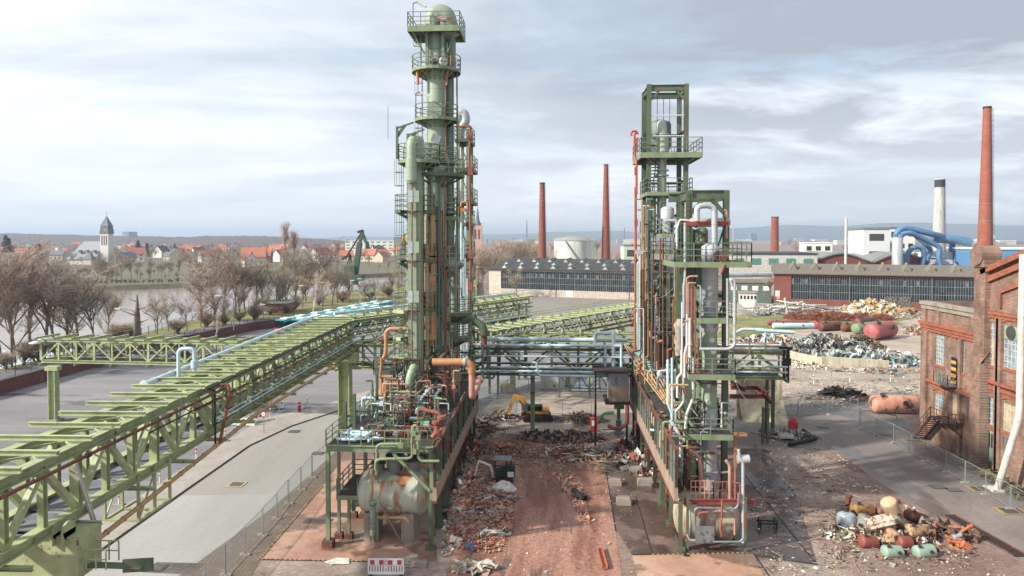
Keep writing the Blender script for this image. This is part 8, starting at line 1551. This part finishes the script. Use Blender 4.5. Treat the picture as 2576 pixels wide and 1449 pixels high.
heap('scrap_heap', 'debris under the right gallery', 1625, 1200, 5, 12, .6, 320, [d_br, d_dk, d_gr, d_rb, d_wh, d_br], 56, (.2, .8))
heap('scrap_heap', 'debris under the left gallery', 1150, 1180, 4, 14, .4, 240, [d_br, d_dk, d_gr, d_rb, d_or], 57, (.2, .8))
heap('rubble', 'strips of cut steel and glass on the left rubble, lower bunch', 1232, 1350, 2.6, .7, .35, 26, [d_wh, d_gr, d_gr], 58, (.5, .7), 'pipe', lie=.9)
heap('rubble', 'strips of steel and yellow pipe under the white sack', 1248, 1262, 3.4, 1.0, .5, 44, [d_gr, d_wh, d_or, d_br], 59, (.5, .8), 'pipe', lie=.9)
heap('rubble', 'strips of steel on the brick rubble, middle bunch', 1215, 1300, 3.6, 1.2, .4, 46, [d_wh, d_gr, d_gr, d_br], 60, (.5, .8), 'pipe', lie=.9)
heap('rubble', 'bits of steel angle and lagging at the bottom edge of the picture', 1195, 1448, 3.2, 1.4, .5, 50, [d_gr, d_wh, d_ta], 61, (.4, .8), 'mix', lie=.7)
mb = MB(); q = random.Random(4); c = g(1265, 1238); vs = []
n = 12
for i in range(n):
    for j in range(5): a = 2 * math.pi * i / n; r = (1 - j / 5) * (1 + .25 * q.random()); vs.append((c.x + math.cos(a) * r * 1.15, c.y + .5 + math.sin(a) * r * .8, .05 + .75 * (1 - (1 - j / 4.6) ** 2) * q.uniform(.7, 1.1)))
mb.add(vs, [(i * 5 + j, ((i + 1) % n) * 5 + j, ((i + 1) % n) * 5 + j + 1, i * 5 + j + 1) for i in range(n) for j in range(4)] + [tuple(i * 5 + 4 for i in range(n))]); tag(put('white_sack', mb, dm('sack_cloth', 'c6c4c2')), 'big white crumpled sack lying beside the mini excavator', 'sack')
mb = MB(); mb.pipe([g(1444, 1232, .2), g(1455, 1245, .4), g(1466, 1258, .25)], .22, 8); mb.box(g(1460, 1250, .25), (1.0, .7, .35), .5); mb.pipe([g(1440, 1229, .3), g(1450, 1236, .5)], .1, 6); tag(put('black_bundle', mb, dm('black_plastic', '1d1d20')), 'black plastic bundle lying on the right edge of the red lane', 'bundle')
for lab, px, py, w_, d_, h in (('square concrete block on the wet slab', 1570, 1273, 1.15, .9, .55), ('concrete block with rod near the gallery foot', 1548, 1224, 1.1, .8, .55), ('sloping concrete block beside the gallery leg', 1625, 1224, 1.4, .8, .6), ('old concrete block farther up the slab', 1600, 1190, 1.2, .8, .5), ('small stone block right of the barrier', 1058, 1428, .8, .6, .35)): p = g(px, py); mb = MB(); mb.bx((p.x - w_ / 2, p.y, 0), (p.x + w_ / 2, p.y + d_, h * .8)); mb.bx((p.x - w_ * .42, p.y + .06, h * .8), (p.x + w_ * .42, p.y + d_ - .06, h)); tag(put('concrete_block', mb, conc), lab, 'concrete block')
p = g(1035, 1425); mb = MB(); q = random.Random(8)
for i in range(7): r = .5 - i * .04; mb.lathe([(r, 0), (r + .08, .04), (r, .09)], (p.x + q.uniform(-.08, .08), p.y + .3, .02 + i * .085), 16)
tag(put('hose_roll', mb, dm('hose_canvas', 'b8aa94')), 'rolled pile of cream hose right of the barrier', 'hose')
mb = MB(); a = g(1508, 1380, .12); b = g(1522, 1430, .12); mb.beam(a, b, .35, .05); 
for s_ in (-.17, .17): mb.beam(a + V((s_, 0, .1)), b + V((s_, 0, .1)), .03, .22)
tag(put('steel_channel', mb, dm('channel_orange', 'ad5f35', rust=.3)), 'rust orange steel channel lying on the red ground', 'steel beam')
t = thing('steel_stand', 'small black steel frame standing on the wet slab', 'frame', g(1932, 1332)); mb = MB(); p = g(1932, 1332)
for y in (0, .55): mb.beam((p.x - .7, p.y + y, .45), (p.x + .7, p.y + y, .45), .1)
for x in (-.55, .65): mb.beam((p.x + x, p.y - .1, .35), (p.x + x, p.y + .65, .35), .1); mb.beam((p.x + x, p.y, 0), (p.x + x, p.y, .75), .09); mb.beam((p.x + x, p.y + .55, 0), (p.x + x, p.y + .55, .75), .09)
put('frame', mb, black, t)
for lab, px, py, c_ in (('blue valve body on the ground near the rubble', 1181, 1382, '2f7fd0'), ): p = g(px, py); mb = MB(); mb.tube((p.x - .25, p.y, .18), (p.x + .25, p.y, .18), .13, n=8); mb.tube((p.x, p.y, .1), (p.x, p.y, .45), .09, n=8); mb.box((p.x, p.y, .45), (.3, .1, .08)); tag(put('blue_valve', mb, dm('blue_paint', c_)), lab, 'valve')
mb = MB(); p = g(848, 1416); mb.add([(p.x - .9, p.y, .06), (p.x - .3, p.y - .4, .1), (p.x + .9, p.y - .2, .05), (p.x + .7, p.y + .5, .12), (p.x - .2, p.y + .6, .08)], [(0, 1, 2, 3, 4)]); mb.add([(p.x - .9, p.y, .05), (p.x - .3, p.y - .4, .05), (p.x + .9, p.y - .2, .04), (p.x + .7, p.y + .5, .05), (p.x - .2, p.y + .6, .05)], [(0, 1, 2, 3, 4)]); tag(put('sheet_scrap', mb, d_wh), 'white scrap of sheet lying on the cobbles left of the barrier', 'sheet')
for lab, px, py, px2, py2, r_ in (('long pale pipe on the slab, under the cut pipes', 1500, 1160, 1568, 1163, .1), ('short bright green pipe in the debris', 1408, 1112, 1428, 1115, .12)): mb = MB(); mb.tube(g(px, py, .15), g(px2, py2, .15), r_, n=8); tag(put('pipe', mb, d_ta if 'pale' in lab else d_gi), lab, 'pipe')
# litter fields
def field(name, label, poly_, n, size, mats, seed, shape='brick', zz_=.03, hill=0, cat='debris'):
    q = random.Random(seed); P_ = [g(*p) for p in poly_]; x0, x1 = min(p.x for p in P_), max(p.x for p in P_); y0, y1 = min(p.y for p in P_), max(p.y for p in P_); mb = MB(); k = 0
    def inside(x, y):
        c = False; j = len(P_) - 1
        for i in range(len(P_)):
            if (P_[i].y > y) != (P_[j].y > y) and x < (P_[j].x - P_[i].x) * (y - P_[i].y) / (P_[j].y - P_[i].y) + P_[i].x: c = not c
            j = i
        return c
    cl_ = [(q.uniform(x0, x1), q.uniform(y0, y1), q.uniform(.6, 2.6)) for _ in range(40)]
    while k < n:
        if q.random() < .6: c = q.choice(cl_); x, y = q.gauss(c[0], c[2]), q.gauss(c[1], c[2] * .8)
        else: x, y = q.uniform(x0, x1), q.uniform(y0, y1)
        if not inside(x, y): k += .2; continue
        k += 1; s_ = q.uniform(*size) * (1 if q.random() < .93 else 2.2); e = Euler((q.uniform(-.5, .5), q.uniform(-.5, .5), q.uniform(0, 6.3))).to_matrix(); z = zz_ + s_ * .15 + hill * q.random(); m = q.randrange(len(mats))
        if shape == 'brick': mb.box((x, y, z), (s_, s_ * .5, s_ * .35), rot=e, m=m)
        elif shape == 'flake': u = e @ V((1, 0, 0)) * s_; v = e @ V((0, 1, 0)) * s_ * q.uniform(.2, .8); p = V((x, y, z)); mb.add([p - u, p - v, p + u * q.uniform(.4, 1), p + v], [(0, 1, 2, 3)], m)
        else: d = e @ V((1, 0, 0)) * s_ * q.uniform(1, 3); d.z *= .2; mb.tube(V((x, y, z + .03)) - d / 2, V((x, y, z + .03)) + d / 2, .025, n=4, m=m)
    return kind(put(name, mb, mats), 'stuff', label, cat)
field('brick_rubble', 'red brick rubble spread left of the red lane', [(1115, 1380), (1135, 1250), (1180, 1180), (1240, 1190), (1290, 1240), (1290, 1330), (1255, 1395)], 3300, (.09, .26), [d_rb, d_rb2, dm('debris_brick_dark', '8a4c3c'), d_rb2, d_ta], 70, hill=.14)
field('brick_rubble', 'strip of brick rubble on the right edge of the red lane', [(1370, 1160), (1420, 1165), (1460, 1230), (1490, 1320), (1465, 1325), (1425, 1240), (1380, 1190)], 900, (.08, .22), [d_rb, d_rb2, d_ta], 71, hill=.1)
field('glass_litter', 'grey glass and lagging scraps along the left gallery', [(1110, 1400), (1120, 1290), (1150, 1190), (1180, 1190), (1165, 1300), (1145, 1400)], 800, (.1, .4), [d_gn, d_gr, d_wh, d_ta], 72, 'flake')
field('litter', 'small scraps strewn over the yard between the plants', [(1150, 1440), (1190, 1100), (1560, 1100), (1600, 1250), (1590, 1449)], 1300, (.04, .13), [d_wh, d_ta, d_br, d_rb, d_gr], 73, 'flake')
field('litter', 'small scraps strewn over the earth right of the plant', [(1880, 1449), (1900, 1100), (2060, 1100), (2240, 1240), (2576, 1449)], 2600, (.04, .16), [d_wh, d_ta, d_gr, d_br, d_wh], 74, 'flake')
field('litter', 'thin sticks and rods strewn over the earth at right', [(1900, 1440), (1950, 1150), (2100, 1150), (2350, 1440)], 300, (.15, .5), [d_br, d_ta, d_gr], 75, 'stick')
field('litter', 'dirt and scraps around the vessel pile', [(2080, 1420), (2090, 1290), (2300, 1270), (2460, 1380), (2440, 1430)], 900, (.05, .2), [d_wh, d_br, d_or, d_ta, d_dk], 76, 'flake')
heap('rubble', 'rusty steel scrap tangle beneath the right side of the vessel pile', 2385, 1365, 6, 2.6, .9, 170, [d_or, d_br, d_dk, d_br, d_ta], 77, (.25, .8), lie=.3)
heap('rubble', 'rusty fill of small scrap under the vessels', 2245, 1380, 8.5, 4, .8, 330, [d_br, d_dk, d_br, d_wh, d_ta], 78, (.15, .4))
field('litter', 'scraps over the back yard before the scrap heaps', [(1900, 1040), (1990, 930), (2310, 930), (2310, 1000), (2180, 1030)], 1400, (.08, .28), [d_wh, d_ta, d_gr, d_br], 79, 'flake')
field('litter', 'timber and steel sticks over the yard floor', [(1200, 1180), (1240, 1080), (1560, 1080), (1600, 1200), (1400, 1180)], 420, (.3, .9), [d_br, d_ta, d_gr, d_dk], 80, 'stick')
field('weeds', 'low weeds along the foot of the brick hall', [(2450, 1190), (2480, 1185), (2576, 1245), (2560, 1262)], 900, (.1, .35), [dm('weed_green', '5d6b35'), dm('weed_brown', '6e5a3a')], 81, 'flake', .1, .5, 'weeds')
mb = MB()
for a, b in (((2270, 1243), (2400, 1330)), ): pass
a = g(2385, 1295, .05); b = g(2570, 1400, .05); mb.beam(a, b, .9, .03); kind(put('rail_channel', mb, paint('sunken_channel', '2c221c', .9))); mb = MB()
nn = V((.42, .0, 0))
for s_ in (-.5, .5): mb.beam(a + V((s_, 0, .03)), b + V((s_, 0, .03)), .1, .08)
kind(put('rail_edges', mb, rust))
t = thing('container', 'plain grey steel container standing behind the middle bridge', 'container', g(1382, 981)); a = g(1360, 981); b = g(1404, 981); mb = MB(); h_ = at(1382, 940, a.y).z; mb.bx((a.x, a.y, .1), (b.x, a.y + 2.4, h_)); put('body', mb, paint('container_grey', 'b3b1ac', .7, rust=.15, streak=True), t); mb = MB(); mb.bx((a.x - .05, a.y - .05, h_), (b.x + .05, a.y + 2.45, h_ + .1)); put('roof', mb, steel, t); mb = MB(); mb.bx((b.x - .7, a.y - .03, .5), (b.x - .4, a.y - .001, .8)); put('vent', mb, dark, t)
p = g(1276, 989); mb = MB(); mb.bx((p.x - 1, p.y, 0), (p.x + 1, p.y + 1, .95)); mb.add([(p.x - 1.1, p.y - .1, .95), (p.x + 1.1, p.y - .1, .95), (p.x + 1.1, p.y + 1.1, .95), (p.x - 1.1, p.y + 1.1, .95), (p.x - .8, p.y + .2, 1.25), (p.x + .8, p.y + .2, 1.25), (p.x + .8, p.y + .8, 1.25), (p.x - .8, p.y + .8, 1.25)], [(0, 1, 5, 4), (1, 2, 6, 5), (2, 3, 7, 6), (3, 0, 4, 7), (4, 5, 6, 7)], 1); tag(put('grit_bin', mb, [d_wh, d_ye]), 'cream grit bin with yellow lid beside the green pillar foot', 'bin')
t = thing('lattice_frame', 'low grey green lattice frame standing left of the gallery cabin', 'steel frame', g(1450, 1003)); a = g(1408, 1000); b = g(1560, 1000); b.y = a.y
for k in (0, 1):
    mb = MB(); y = a.y + k * 1.8; n = 6
    for z in (.9, 3.0): mb.beam((a.x, y, z), (b.x, y, z), .14)
    for i in range(n): x0 = a.x + (b.x - a.x) * i / n; x1 = a.x + (b.x - a.x) * (i + 1) / n; mb.beam((x0, y, .9), (x0, y, 3), .1); mb.beam((x0, y, 3 if i % 2 == 0 else .9), (x1, y, .9 if i % 2 == 0 else 3), .1)
    for x in (a.x, b.x, (a.x + b.x) / 2): mb.beam((x, y, 0), (x, y, .9), .14)
    put('side_truss', mb, paint('frame_grey_green', '66786a', .6, rust=.3) if 'frame_grey_green' not in MATS else MATS['frame_grey_green'], t)
sheet('road_patch', [(456, 1247), (733, 1243), (663, 1293), (451, 1447), (300, 1588), (-40, 1588), (236, 1402)], .016, ground('paler_road_asphalt', ['8f8e8a', '9b9a96', 'a5a39e'], .05, grain=.1, bump=.1, streak=(2, .4, 1)))
q = random.Random(15)
for k, (lab, ps_) in enumerate((('loose cables and hoses draped on the left deck', 0), ('thin cables hanging about the right plant', 1))):
    mb = MB()
    for i in range(26):
        x = q.uniform(-15.5, -9) if not k else q.uniform(9, 14); y = q.uniform(48.5, 62); z = 7.4 + q.uniform(0, 3) + (q.uniform(0, 8) if k else 0); a = V((x, y, z)); b = a + V((q.uniform(-2, 2), q.uniform(-1, 2), q.uniform(-1.5, .6))); b.z = max(7.4, b.z); m_ = (a + b) / 2 - Z * q.uniform(.1, .5); m_.z = max(7.35, m_.z); mb.pipe([a, m_, b], .025, 5, bend=20, m=q.randrange(3))
    kind(put('cables', mb, [black, steel, yellow]), 'stuff', lab, 'cables')
# ================================================================ haze
mb = MB(); mb.bx((-17000, -300, -6), (17000, 17500, 175)); hm = bpy.data.materials.new('haze_air'); hm.use_nodes = True; nt = hm.node_tree; nt.nodes.clear(); oo = N('ShaderNodeOutputMaterial'); vv = N('ShaderNodeVolumePrincipled'); vv.inputs['Color'].default_value = (.66, .80, .98, 1); vv.inputs['Density'].default_value = 1.7e-4; vv.inputs['Anisotropy'].default_value = .2; L(vv.outputs[0], oo.inputs['Volume'])
kind(put('haze', mb, hm), 'stuff')
